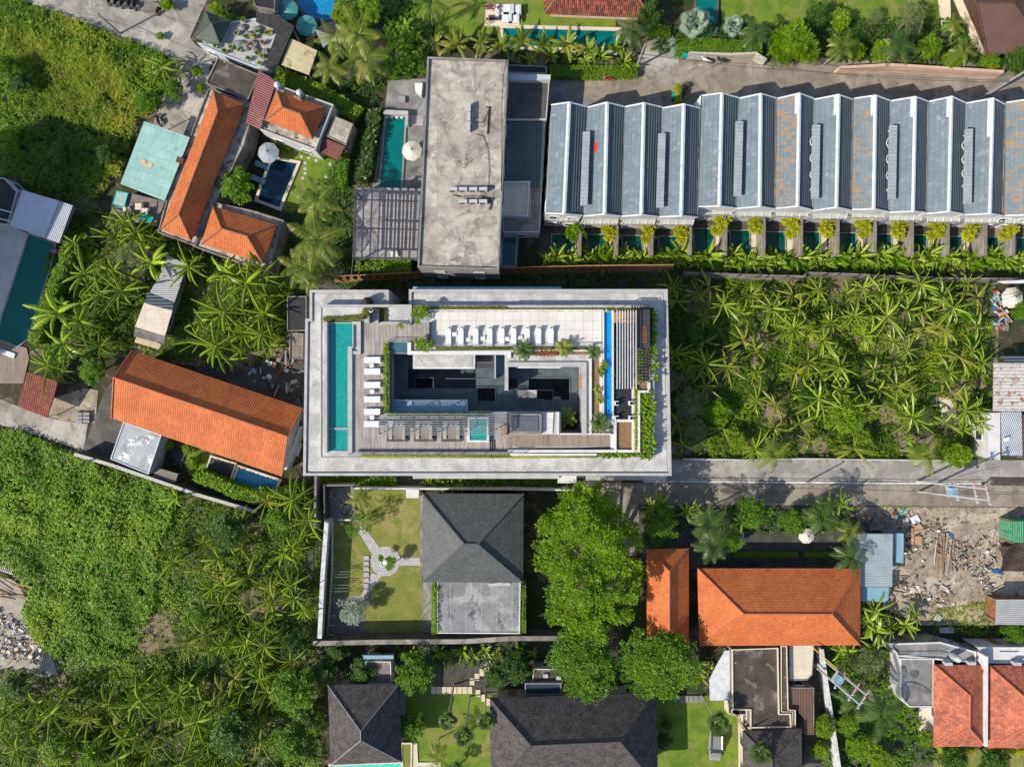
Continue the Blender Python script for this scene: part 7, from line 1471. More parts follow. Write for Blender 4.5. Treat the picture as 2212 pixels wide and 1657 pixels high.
def add_hand(J, Ed, Rd, i, d):
    x, y, z = J[i]
    for k in range(4):
        a = (k-1.5)*.022; n0 = len(J); J.append((x+a+d[0]*.09, y+d[1]*.09, z)); J.append((x+a*1.2+d[0]*(.15+.01*(1.5-abs(k-1.5))), y+d[1]*.16, z-.02)); Ed += [(i, n0), (n0, n0+1)]; Rd += [.01, .008]
    n0 = len(J); J.append((x+.05, y+d[1]*.04, z-.01)); J.append((x+.07, y+d[1]*.09, z-.02)); Ed += [(i, n0), (n0, n0+1)]; Rd += [.011, .009]
def dress(root, m, y0, y1, z, wdt=.3, name='swimwear'):
    b = MB(); b.blob((0, (y0+y1)/2, z), (wdt*.62, (y1-y0)/2, .15), 10, 6, .02); me = bpy.data.meshes.new(name); me.from_pydata(b.v, [], b.f); auto_uv(me); me.materials.append(MATS[m]); o = bpy.data.objects.new(name, me); COL.objects.link(o); o.parent = root
def head_bits(root, c, up=(0, 1)):
    b = MB(); b.blob((c[0], c[1]+.03, c[2]-.02), (.105, .12, .1), 10, 6, .03); me = bpy.data.meshes.new('hair'); me.from_pydata(b.v, [], b.f); auto_uv(me); me.materials.append(MATS['hair']); o = bpy.data.objects.new('hair', me); COL.objects.link(o); o.parent = root
j1, e1, r1 = list(J), list(Ed), list(Rd); add_hand(j1, e1, r1, 8, (0, -1)); add_hand(j1, e1, r1, 11, (0, -1))
p1 = person('sunbather lying with bent knees on the north dark lounger', j1, r1, e1, P(*Z3(300, 215), .62), R(-90)); head_bits(p1, (0, .82, .3)); dress(p1, 'charcoal_fabric', -.14, .1, .23)
J2 = [(0, 0, .5), (0, .1, .75), (0, .22, .98), (0, .3, 1.08), (0, .38, 1.2), (0, .42, 1.27), (.18, .22, .97), (.3, .35, .75), (.2, .5, .6), (-.18, .22, .97), (-.3, .35, .75), (-.2, .5, .6), (.1, .02, .48), (.16, .45, .5), (.16, .48, .1), (.16, .6, .05), (-.1, .02, .48), (-.16, .45, .5), (-.16, .48, .1), (-.16, .6, .05)]
j2, e2, r2 = list(J2), list(Ed), list(Rd); add_hand(j2, e2, r2, 8, (0, 1)); add_hand(j2, e2, r2, 11, (0, 1))
p2 = person('sunbather sitting bent forward at the foot of the south dark lounger', j2, r2, e2, P(*Z3(225, 555), .36), R(150)); head_bits(p2, (0, .4, 1.24)); dress(p2, 'white_fabric', -.12, .12, .52)
# ================================================================ VEGETATION
weeds('weed_field', 'rough green field of weeds in the top left', [(-40, -30), (60, 5), (110, 27), (212, 62), (265, 84), (312, 103), (360, 122), (370, 150), (352, 205), (340, 240), (300, 262), (262, 380), (210, 430), (180, 440), (40, 385), (-40, 380)], 9, .15, 1.5, 'l_fieldmix', L=.5, wd=.11, nb=8)
weeds('tall_grass', 'yellowish tall grass patches in the top left field', [(-40, 60), (120, 90), (220, 120), (320, 190), (300, 262), (180, 280), (60, 220), (-40, 200)], 5, .5, 1.7, 'l_grass', L=1.0, wd=.06, bare=.5, nb=9)
weeds('weed_field', 'dense bright green field of weeds south of the west path', [(-40, 925), (50, 930), (160, 978), (250, 1012), (390, 1058), (380, 1110), (345, 1180), (340, 1300), (300, 1390), (250, 1430), (150, 1440), (95, 1400), (60, 1330), (70, 1270), (40, 1230), (-40, 1200)], 13, .2, 1.7, 'l_field', L=.42, wd=.13, nb=7)
weeds('weed_undergrowth', 'patchy undergrowth below the banana plants in the bottom left', [(390, 1058), (560, 1105), (690, 1130), (690, 1380), (700, 1700), (-40, 1700), (-40, 1440), (95, 1450), (250, 1430), (300, 1390), (340, 1300), (345, 1180)], 10, .05, .8, 'l_undergrowth', L=.42, wd=.12, bare=.3)
weeds('weed_undergrowth', 'bushy undergrowth between the banana plants east of the hotel', [(1438, 605), (2140, 600), (2135, 995), (1455, 992)], 9, .05, .8, 'l_undergrowth', L=.45, wd=.13, bare=.36)
weeds('weed_undergrowth', 'shaded undergrowth in the palm and banana plot on the west side', [(100, 560), (190, 450), (340, 500), (420, 545), (640, 610), (600, 750), (420, 780), (240, 760), (100, 790)], 8, .1, .8, 'l_undergrowth', L=.45, wd=.13, bare=.25)
weeds('weed_verge', 'ragged grass along the south edge of the road', T(3, 2, (970, 1052), (1800, 1055), (1720, 1095), (980, 1100)), 10, .02, .2, 'l_fieldmix', L=.22, wd=.06)
weeds('weed_verge', 'sparse grass and weeds at the south of the vacant lot', T(3, 3, (1400, 300), (1900, 200), (2260, 440), (2260, 530), (1400, 500)), 6, .02, .5, 'l_fieldmix', L=.35, wd=.09, bare=.4)
weeds('ground_cover', 'low ground cover under the shrubs along the upper road', [(1390, 60), (2050, 40), (2200, 100), (2190, 150), (1990, 145), (1660, 128), (1400, 112)], 7, .1, .8, 'l_dark', L=.4, wd=.15)
weeds('ground_cover', 'leafy ground cover beside the palms by the concrete house', [(830, 0), (925, 0), (940, 85), (925, 125), (920, 170), (835, 180)], 8, .2, 1.2, 'l_tree', L=.4, wd=.15)
weeds('ground_cover', 'dark planting in the alley north of the hotel', [(720, 600), (1440, 592), (1436, 622), (720, 622)], 4, .2, 1.2, 'l_dark', L=.6, wd=.2)
weeds('ground_cover', 'leafy strip planting along the south face of the hotel', T(1, 2, (535, 815), (1210, 800), (1210, 860), (540, 880)), 22, .3, 1.2, 'l_bright', L=.5, wd=.22)
weeds('ground_cover', 'climbing leaves hanging below the southern hotel ledge', T(1, 2, (1450, 825), (2212, 825)) + T(2, 2, (400, 830), (400, 880), (-200, 880)) + T(1, 2, (1450, 860),), 9, .4, 1.6, 'l_tree', L=.6, wd=.22)
weeds('ground_cover', 'dark shrubs around the shaded yard behind the orange roofs', [(1385, 1094), (1850, 1094), (1845, 1150), (1385, 1150)], 3.5, .2, 1.5, 'l_dark', L=.5, wd=.18)
weeds('ground_cover', 'low planting in the gardens south of the dark wall', [(690, 1385), (1080, 1385), (1500, 1400), (1480, 1440), (1060, 1440), (880, 1440), (700, 1480)], 3.2, .1, .9, 'l_dark', L=.45, wd=.16)
weeds('ground_cover', 'jungle of low leaves in the lane garden in the south-east', [(1765, 1390), (1930, 1390), (1960, 1500), (2020, 1640), (1780, 1700)], 4.5, .2, 1.3, 'l_tree', L=.5, wd=.18)
weeds('ground_cover', 'dark undergrowth between the palms west of the concrete house', [(690, 175), (835, 165), (795, 300), (770, 405), (765, 600), (640, 620), (605, 560), (620, 470), (735, 345), (700, 240)], 6, .05, .9, 'l_dark', L=.5, wd=.15)
for k, (i, x, y0, y1) in enumerate(((3, 378, 1120, 1650), (3, 1038, 1130, 1657), (3, 1690, 1170, 1620))):
    mb = MB(); n = 26; mb.tube([P(553*i+(x+14*math.sin(q*.9))/4, (y0+(y1-y0)*q/n)/4, 7.6) for q in range(n+1)], .05, 5); O(mb, 'roof_hose', 'white_paint', None, f"white looping hose beside a roof skylight box, {('west', 'middle', 'east')[k]} one", 'hose')
# banana plants
ban = [Proto(make_banana('banana plant', *q, **k)) for q, k in (((13, 2.4, .36, 2.3), dict(fold=.9, suckers=1)), ((12, 2.6, .4, 2.9), dict(fold=.95, spread=(5, 60), suckers=2, tears=.3)), ((12, 2.1, .36, 1.9), dict(fold=.85, spread=(30, 80))), ((12, 2.4, .36, 2.4, 'l_banana_dry'), dict(tears=.45, fold=.95, spread=(0, 60), droop=(50, 110))), ((9, 2.3, .6, 2.6), dict(fold=.5, spread=(20, 70), suckers=1, tears=.3)), ((15, 2.4, .34, 2.5), dict(fold=.9, spread=(-10, 75), suckers=2, droop=(30, 100))), ((6, 2.2, .45, 2.1), dict(fold=.7, spread=(10, 80), tears=.4)), ((13, 2.4, .32, 2.4, 'l_banana_dry'), dict(fold=1.0, spread=(10, 70), suckers=1)))]
def spread_pts(poly, n, seeds, dmin):
    x, y = [], []; out = list(seeds); xs = [p[0] for p in poly]; ys = [p[1] for p in poly]; tries = 0
    while len(out) < n and tries < 20000:
        tries += 1; a, b = random.uniform(min(xs), max(xs)), random.uniform(min(ys), max(ys))
        if not pip(np.array([a]), np.array([b]), poly)[0]: continue
        if all((a-c[0])**2+(b-c[1])**2 > dmin**2 for c in out): out.append((a, b))
    return out
def plant_set(pts, protos, what, marks, group, z=0, sc=(.85, 1.15), weights=None, h=2.3):
    labs = rank_labels(pts, what, marks)
    for (x, y), l in zip(pts, labs):
        p = random.choices(protos, weights)[0]; s_ = random.uniform(*sc); q = P(x, y, z+h*s_); q.z = z; p.at(q, random.uniform(0, 6.28), s_, l, group)
eb = T(2, 1, (1600, 880), (1650, 1080), (1660, 1300), (1660, 1490), (2070, 890), (1990, 1060), (2000, 1290), (2110, 1370), (2110, 1560), (1385, 830), (1420, 950)) + T(3, 1, (215, 900), (420, 860), (690, 880), (1140, 890), (270, 1010), (740, 1075), (1000, 1080), (1505, 900), (1570, 1010), (1800, 910), (480, 1290), (580, 1375), (1085, 1300), (1195, 1375), (210, 1190), (600, 1520), (1195, 1510), (240, 1560), (1520, 1200), (1760, 1380), (1560, 1560), (1850, 1480), (1350, 1180), (830, 1250)) + T(2, 2, (1665, 20), (2110, 150), (2100, 560)) + T(3, 2, (640, 70), (280, 350), (1240, 80), (1240, 300), (1590, 110), (1540, 340), (1800, 330), (1200, 480), (420, 130), (60, 180), (60, 380))
eb = spread_pts([(1440, 610), (2130, 608), (2125, 975), (1460, 975)], 82, eb, 26)
plant_set(eb, ban[:4]+ban[5:], 'banana plant', [('the north-west corner of the banana plot', 1440, 605), ('the hotel wall in the banana plot', 1452, 840), ('the south-west corner of the banana plot', 1455, 990), ('the large white parasol', 2188, 643), ('the rusty corrugated roof', 2150, 830), ('the electricity frame over the road', 1990, 1000), ('the middle of the board fence', 1790, 605), ('the middle of the plot road wall', 1790, 990)], 'banana plants east of the hotel', sc=(.8, 1.4))
wb = T(0, 1, (520, 1050), (1000, 690), (860, 1340), (430, 1500), (900, 900), (1200, 370), (1000, 400), (640, 440), (1320, 620), (560, 1320), (1640, 660), (1740, 1110), (2050, 730), (2070, 960), (2110, 1230), (1750, 1290), (1890, 1340), (1060, 860), (760, 720), (700, 1120), (1100, 270), (1250, 480)) + T(1, 1, (60, 900), (80, 1060), (60, 1240), (50, 740), (-60, 800)) + T(0, 1, (1950, 700), (1960, 1050))
plant_set(wb, [ban[0], ban[1], ban[4], ban[5], ban[6]], 'banana plant', [('the brown cafe terrace', 300, 480), ('the sheet shack', 350, 650), ('the west pool', 90, 620), ('the maroon tiled roof by the west path', 85, 840), ('the small orange hip roof', 520, 550), ('the dark yard west of the hotel', 620, 760)], 'banana plants on the west side', sc=(1.15, 1.6))
lbp = T(0, 2, (1430, 1440), (2080, 1230), (1880, 1520), (1900, 1330), (1750, 1600), (1500, 1540), (1520, 990)) + T(1, 2, (320, 1420), (90, 1200), (80, 1560), (420, 1320), (100, 1010), (200, 1050), (330, 1000), (460, 1180)) + T(0, 3, (1830, 120), (2110, 340), (2150, 580), (1920, 600), (1780, 510), (1630, 570), (1630, 930), (1560, 1030), (1920, 1000), (1740, 1100), (1730, 1240), (1390, 1210), (1240, 1060), (1130, 1130), (980, 1290), (1170, 1400), (860, 1500), (1300, 1500), (640, 1240), (650, 1430), (340, 1220), (330, 1440), (130, 1090), (60, 1210), (180, 1480), (1580, 1600), (1000, 1600), (2100, 980), (500, 1600)) + T(1, 3, (90, 600), (300, 90), (150, 200), (160, 1080), (40, 880), (60, 420))
lbp = spread_pts([(420, 1110), (680, 1140), (665, 1380), (560, 1700), (0, 1700), (0, 1500), (300, 1480), (460, 1380)], 96, lbp, 22)
plant_set(lbp, ban[:4]+ban[5:], 'young banana plant', [('the long dark wall with pale coping', 480, 1090), ('the small bright blue pool', 560, 1040), ('the white west wall of the walled lawn', 690, 1250), ('the shingle pavilion', 700, 1560), ('the broken tiles at the west edge', 60, 1370), ('the bottom left corner', 0, 1657), ('the bottom edge below the field', 330, 1657), ('the middle of the weed field', 300, 1300)], 'banana plants in the bottom left', sc=(.85, 1.4))
plant_set(T(3, 3, (900, 300), (1050, 450), (1270, 340), (1180, 420), (930, 480), (860, 400), (700, 680), (620, 640), (900, 620)), [ban[4], ban[1], ban[0]], 'broad-leaved banana plant', [('the large orange roof', 1858, 1330), ('the vacant lot', 2000, 1310), ('the electricity frame in the lane', 1780, 1440), ('the grey flat roof', 1930, 1400)], 'banana plants beside the large orange roof', sc=(.8, 1.1))
plant_set(T(0, 0, (1320, 640), (1430, 600)), [ban[1], ban[0]], 'banana plant at the road edge', [('the weed field in the top left', 300, 160), ('the path to the mint roof', 380, 160)], 'banana plants by the top left road', sc=(.9, 1.1))
plant_set(T(2, 2, (1500, 1100), (1560, 1080), (1200, 1060), (1270, 1050), (1980, 1190)) + T(3, 2, (520, 1030), (610, 1040)), [ban[4]], 'broad-leaved plant behind the road wall', [('the big spreading tree', 1380, 1090), ('the pale blue yard pool', 1660, 1130), ('the grey palm', 1530, 1110)], 'broad-leaved plants along the shaded yard', sc=(.7, .95))
# traveller palms / heliconias
hel = [Proto(make_banana('heliconia clump', 12, 1.7, .42, .35, 'l_banana', 'heliconia_clump', 'heliconia', r=.05, fold=.45, spread=(45, 88), droop=(30, 80), tears=.05)), Proto(make_banana('heliconia clump', 14, 1.5, .36, .3, 'l_bright', 'heliconia_clump', 'heliconia', r=.05, fold=.35, spread=(35, 85), droop=(30, 90), tears=.05)), Proto(make_banana('heliconia clump', 10, 2.1, .5, .4, 'l_banana', 'heliconia_clump', 'heliconia', r=.05, fold=.4, spread=(55, 88), droop=(20, 60), tears=.1))]
row = []
x = 1180
while x < 2215: row.append((x, 556+random.uniform(-8, 3)+(3 if x > 1500 else 0))); x += random.uniform(16, 23)
row2 = [(x_+9, y_+16) for x_, y_ in row]
for i, (x, y) in enumerate(row): random.choice(hel).at(P(x, y), random.uniform(0, 6), random.uniform(.95, 1.35), f"heliconia clump behind the villa pools, {nth(i+1)} from the west in the pool-side row", 'heliconias behind the villa pools')
for i, (x, y) in enumerate(row2): random.choice(hel[:2]).at(P(x, y), random.uniform(0, 6), random.uniform(.85, 1.2), f"heliconia clump behind the villa pools, {nth(i+1)} from the west in the fence-side row", 'heliconias behind the villa pools')
tv = Proto(make_banana("broad-leaved fan plant", 13, 2.6, .62, 1.0, 'l_palm', 'traveller_palm', 'palm tree', r=.12, fold=.3, spread=(15, 80), droop=(30, 80), tears=.6))
for i, (x, y) in enumerate(T(1, 0, (1560, 400), (1740, 430), (1950, 400), (2120, 420)) + T(2, 0, (90, 400), (270, 430), (470, 420), (650, 460))): tv.at(P(x, y), random.uniform(0, 6), random.uniform(.85, 1.1), f"fan-leaved traveller palm along the south side of the top pool, {nth(i+1)} from the west", 'traveller palms by the top pool')
for i, (x, y) in enumerate(T(2, 0, (160, 540), (330, 520), (480, 530), (640, 540), (760, 520), (890, 430), (950, 560), (1030, 600)) + T(1, 0, (1300, 250), (1380, 330), (1300, 430), (1420, 460))): random.choice(hel).at(P(x, y), random.uniform(0, 6), random.uniform(.8, 1.1), f"leafy clump around the top pool, {nth(i+1)} counted from the hedge eastwards", 'leafy clumps by the top pool')
for i, (x, y) in enumerate([(700, 1040), (716, 1044), (735, 1040), (755, 1042), (775, 1040), (795, 1041), (815, 1043), (835, 1039)]): hel[1].at(P(x, y-4), random.uniform(0, 6), .7, f"bright leafy clump along the south face of the hotel, {nth(i+1)} from the west", 'leafy clumps below the hotel')
for i, (x, y) in enumerate([(925, 1046), (955, 1050), (980, 1053), (1005, 1050), (1030, 1048), (1055, 1047)]): hel[2].at(P(x, y-3), random.uniform(0, 6), .7, f"dark leafy clump under the southern hotel ledge, {nth(i+1)} from the west", 'leafy clumps under the hotel ledge')
# plumerias in the villa courts
pl = Proto(make_tree([(0, 0, 2.3, .5, .4), (.3, .6, 2.1, .45, .35), (-.35, .75, 1.9, .35, .3), (.1, -.6, 2.0, .5, .35), (-.4, -.9, 1.8, .3, .3)], 'l_yellow', .42, .8, 'yellow plumeria', 'plumeria', 'plumeria_tree', 'pale_bark', wid=.42)); pl2 = Proto(make_tree(rand_lobes(.9, 2.2, 5), 'l_bright', .38, 1.0, 'green plumeria', 'plumeria', 'plumeria_tree', 'pale_bark', wid=.5))
for i, (x, y) in enumerate(plum): (pl2 if i == 0 else pl).at(P(x, y+3, 2.0)*1-Vector((0, 0, 2.0)), random.uniform(-.5, .5)+3.14*(i % 2), (random.uniform(.9, 1.2), random.uniform(.85, 1.15), 1), f"yellow-green shrub tree in the villa courts, {nth(i+1)} from the west", 'yellow shrub trees in the villa courts')
# coconut palms
cp = [Proto(make_palm('coconut palm', 7.5, 14, 3.3, (.3, .2), ll=.85, lw=.06, nl=30, droop=(40, 110))), Proto(make_palm('coconut palm', 6.5, 12, 3.6, (-.4, .3), ll=.9, lw=.06, nl=30, droop=(40, 115))), Proto(make_palm('coconut palm', 6, 13, 3.2, (.2, -.4), 'l_palmdark', ll=.8, lw=.06, nl=30, droop=(40, 105)))]
for i, (p, k, s_, l) in enumerate([(t1(1, 0, 880, 280), 0, 1.05, 'coconut palm below the blue pool, northernmost of the palm group'), (t1(1, 0, 935, 545), 1, 1.0, 'coconut palm beside the timber screen, south of the northernmost one'), (t1(1, 0, 640, 610), 0, .8, 'coconut palm beside the beige roof'), (t1(1, 0, 660, 330), 1, .75, 'coconut palm by the grey triangular awning'), (t1(1, 1, 520, 70), 0, 1.0, 'yellowish coconut palm nearest the garden lawn'), (t1(1, 1, 520, 380), 1, 1.15, 'coconut palm east of the small orange hip roof'), (t1(1, 1, 390, 640), 0, .9, 'coconut palm near the west end of the timber screen'), (t1(1, 1, 460, 760), 0, .62, 'small coconut palm at the north-west corner of the hotel'), (t1(1, 2, 885, 990), 0, .55, 'small coconut palm on the walled lawn'), (t1(2, 2, 1700, 1190), 2, .95, 'coconut palm behind the road wall, northern of the crossing pair'), (t1(2, 2, 1720, 1380), 2, .9, 'coconut palm over the yard, southern of the crossing pair'), (t1(3, 2, 465, 1190), 2, .95, 'coconut palm above the small white parasol'), (t1(3, 2, 695, 1490), 2, .85, 'coconut palm at the corner of the large orange roof'), (t1(3, 2, 690, 1300), 1, .6, 'young coconut palm west of the corrugated shed'), (t1(3, 2, 50, 590), 1, .75, 'coconut palm leaning over the road wall in the middle of the plot'), (t1(3, 2, 1335, 605), 1, .8, 'coconut palm leaning over the road near the electricity frame'), (t1(3, 3, 950, 1210), 2, 1.15, 'big coconut palm west of the red roofs'), (t1(3, 3, 780, 1090), 2, .85, 'coconut palm beside the leaning electricity frame'), (t1(1, 3, 1550, 1560), 0, .6, 'coconut palm at the bottom edge beside the cream path'), (t1(1, 0, 1490, 60), 1, .75, 'yellowing palm at the west edge of the top lawn'), (t1(2, 0, 1010, 250), 2, .8, 'palm at the east end of the top pool'), (t1(2, 0, 2080, 290), 2, .8, 'palm on the small lawn above the motorbikes'), (t1(3, 0, 1160, 400), 2, .85, 'dark palm above the pink wall'), (t1(3, 0, 1700, 440), 0, .6, 'bright palm beside the brown metal roof'), (t1(3, 0, 1600, 230), 0, .5, 'small bright palm at the cream terrace edge'), (t1(3, 0, 640, 400), 0, .7, 'pale green palm above the west end of the pink wall')]):
    h = (7.5, 6.5, 6)[k]*s_; q = P(p[0], p[1], h); q.z = 0; cp[k].at(q, random.uniform(0, 6), s_, l)
sp = Proto(make_fanpalm('silver fan palm', 1.6, 16, .95, 1.0)); sp.at(P(*t1(2, 0, 1540, 265)), 0, 1.15, 'large silver fan palm at the entrance lane'); sp.at(P(*t1(2, 0, 1880, 275)), 1, .8, 'smaller silver fan palm above the motorbikes')
def leaning(label, base, topp, h, L=1.0):
    b = P(*base); tp_ = P(topp[0], topp[1], h); r_ = make_fanpalm(label, h, 14, .75*L, .7*L, (tp_.x-b.x, tp_.y-b.y), 'l_palmdark', 'fan_palm', 'fan palm', .11); r_.location = b; return r_
leaning('slim fan palm on the lower lawn, western of three', t1(1, 3, 1715, 930), t1(1, 3, 1655, 1250), 5.5, 1.0); leaning('slim fan palm on the lower lawn, middle of three', t1(1, 3, 1850, 1035), t1(1, 3, 1795, 1390), 5.5, 1.05); leaning('slim fan palm on the lower lawn, eastern of three', t1(1, 3, 1985, 950), t1(1, 3, 1985, 1250), 5.2, 1.0)
leaning('leaning fan palm above the silver car', t1(2, 3, 1640, 1030), t1(2, 3, 1775, 1275), 5.6, 1.25); leaning('leaning fan palm over the small shingle roof', t1(2, 3, 1930, 1200), t1(2, 3, 2145, 1525), 5.6, 1.15)
leaning('short fan palm at the bottom edge of the lower lawn', t1(1, 3, 1750, 1640), t1(1, 3, 1720, 1660), 2.0, .8)
# broadleaf trees
def lob(cx, cy, r, z, rz=.6): 
    p = P(cx, cy, z); return (p.x, p.y, z, r*S*(1-z/CAM_H), r*S*rz)
bigc = P(1265, 1210)
bl = [lob(1268, 1062, 26, 8.5, .9), lob(1235, 1095, 30, 9.5, .7), lob(1300, 1100, 32, 8, .8), lob(1200, 1130, 28, 8.5), lob(1255, 1135, 34, 11.5, .7), lob(1325, 1130, 26, 8), lob(1180, 1170, 24, 7.5), lob(1225, 1172, 30, 9.5), lob(1288, 1165, 38, 12, .7), lob(1350, 1165, 30, 8.5), lob(1182, 1215, 22, 7), lob(1225, 1225, 32, 10.5), lob(1280, 1222, 30, 9), lob(1328, 1215, 34, 11), lob(1368, 1225, 22, 7.5), lob(1210, 1272, 28, 8), lob(1258, 1272, 34, 11), lob(1312, 1275, 32, 9.5), lob(1358, 1275, 26, 8.5), lob(1205, 1322, 26, 7), lob(1248, 1330, 28, 9), lob(1295, 1325, 32, 8), lob(1340, 1322, 24, 7), lob(1245, 1368, 24, 6.5), lob(1285, 1365, 24, 7)]
bl = [(a-bigc.x, b-bigc.y, c, r, z) for a, b, c, r, z in bl]
bt = make_tree(bl, 'l_bright', .34, 1.25, 'very big bright green spreading tree south of the hotel', cl=.26, trunk=4); bt.location = bigc
def tree_at(label, lobes, m='l_tree', leaf=.28, dens=1.0, cat='tree', name='broadleaf_tree', wid=.42, bark='bark', cl=.22, base=0):
    c = P(lobes[0][0], lobes[0][1], base); L = [(a-c.x, b-c.y, z-base, r, rz) for a, b, z, r, rz in [lob(*l) for l in lobes]]; t_ = make_tree(L, m, leaf, dens, label, cat, name, bark, wid=wid, cl=cl); t_.location = c; return t_
tree_at('large green tree south of the dark wall, west of the flame tree', [(1256, 1430, 48, 6.5), (1225, 1410, 34, 5.5), (1290, 1425, 34, 5.5), (1270, 1475, 36, 5.5), (1245, 1460, 30, 5), (1235, 1385, 24, 5), (1300, 1460, 24, 5)], 'l_tree', .3, 1.3, cl=.26)
tree_at('large spreading flame tree touching the narrow orange roof', [(1420, 1430, 52, 6.5), (1380, 1400, 34, 6), (1460, 1420, 40, 6), (1400, 1465, 38, 5.5), (1365, 1435, 28, 5), (1480, 1450, 28, 5), (1440, 1475, 30, 5), (1445, 1385, 26, 5.5)], 'l_tree', .3, 1.3, cl=.26)
tA = Proto(make_tree(rand_lobes(2.2, 3.6, 6), 'l_tree', .26, 1.2, 'tree')); tB = Proto(make_tree(rand_lobes(2.2, 3.4, 7), 'l_dark', .25, 1.3, 'tree')); tC = Proto(make_tree(rand_lobes(2.2, 3.2, 6), 'l_hedge', .26, 1.2, 'tree')); tD = Proto(make_tree(rand_lobes(2.0, 3.0, 6), 'l_olive', .22, 1.2, 'tree', wid=.25)); tE = Proto(make_tree(rand_lobes(1.9, 2.6, 6), 'l_silver', .24, 1.2, 'tree', wid=.3)); tF = Proto(make_tree(rand_lobes(2.1, 2.6, 7), 'l_bright', .5, .9, 'tree', wid=.16)); tG = Proto(make_tree(rand_lobes(1.8, 2.2, 6), 'l_hedge', .45, .9, 'tree', wid=.3))
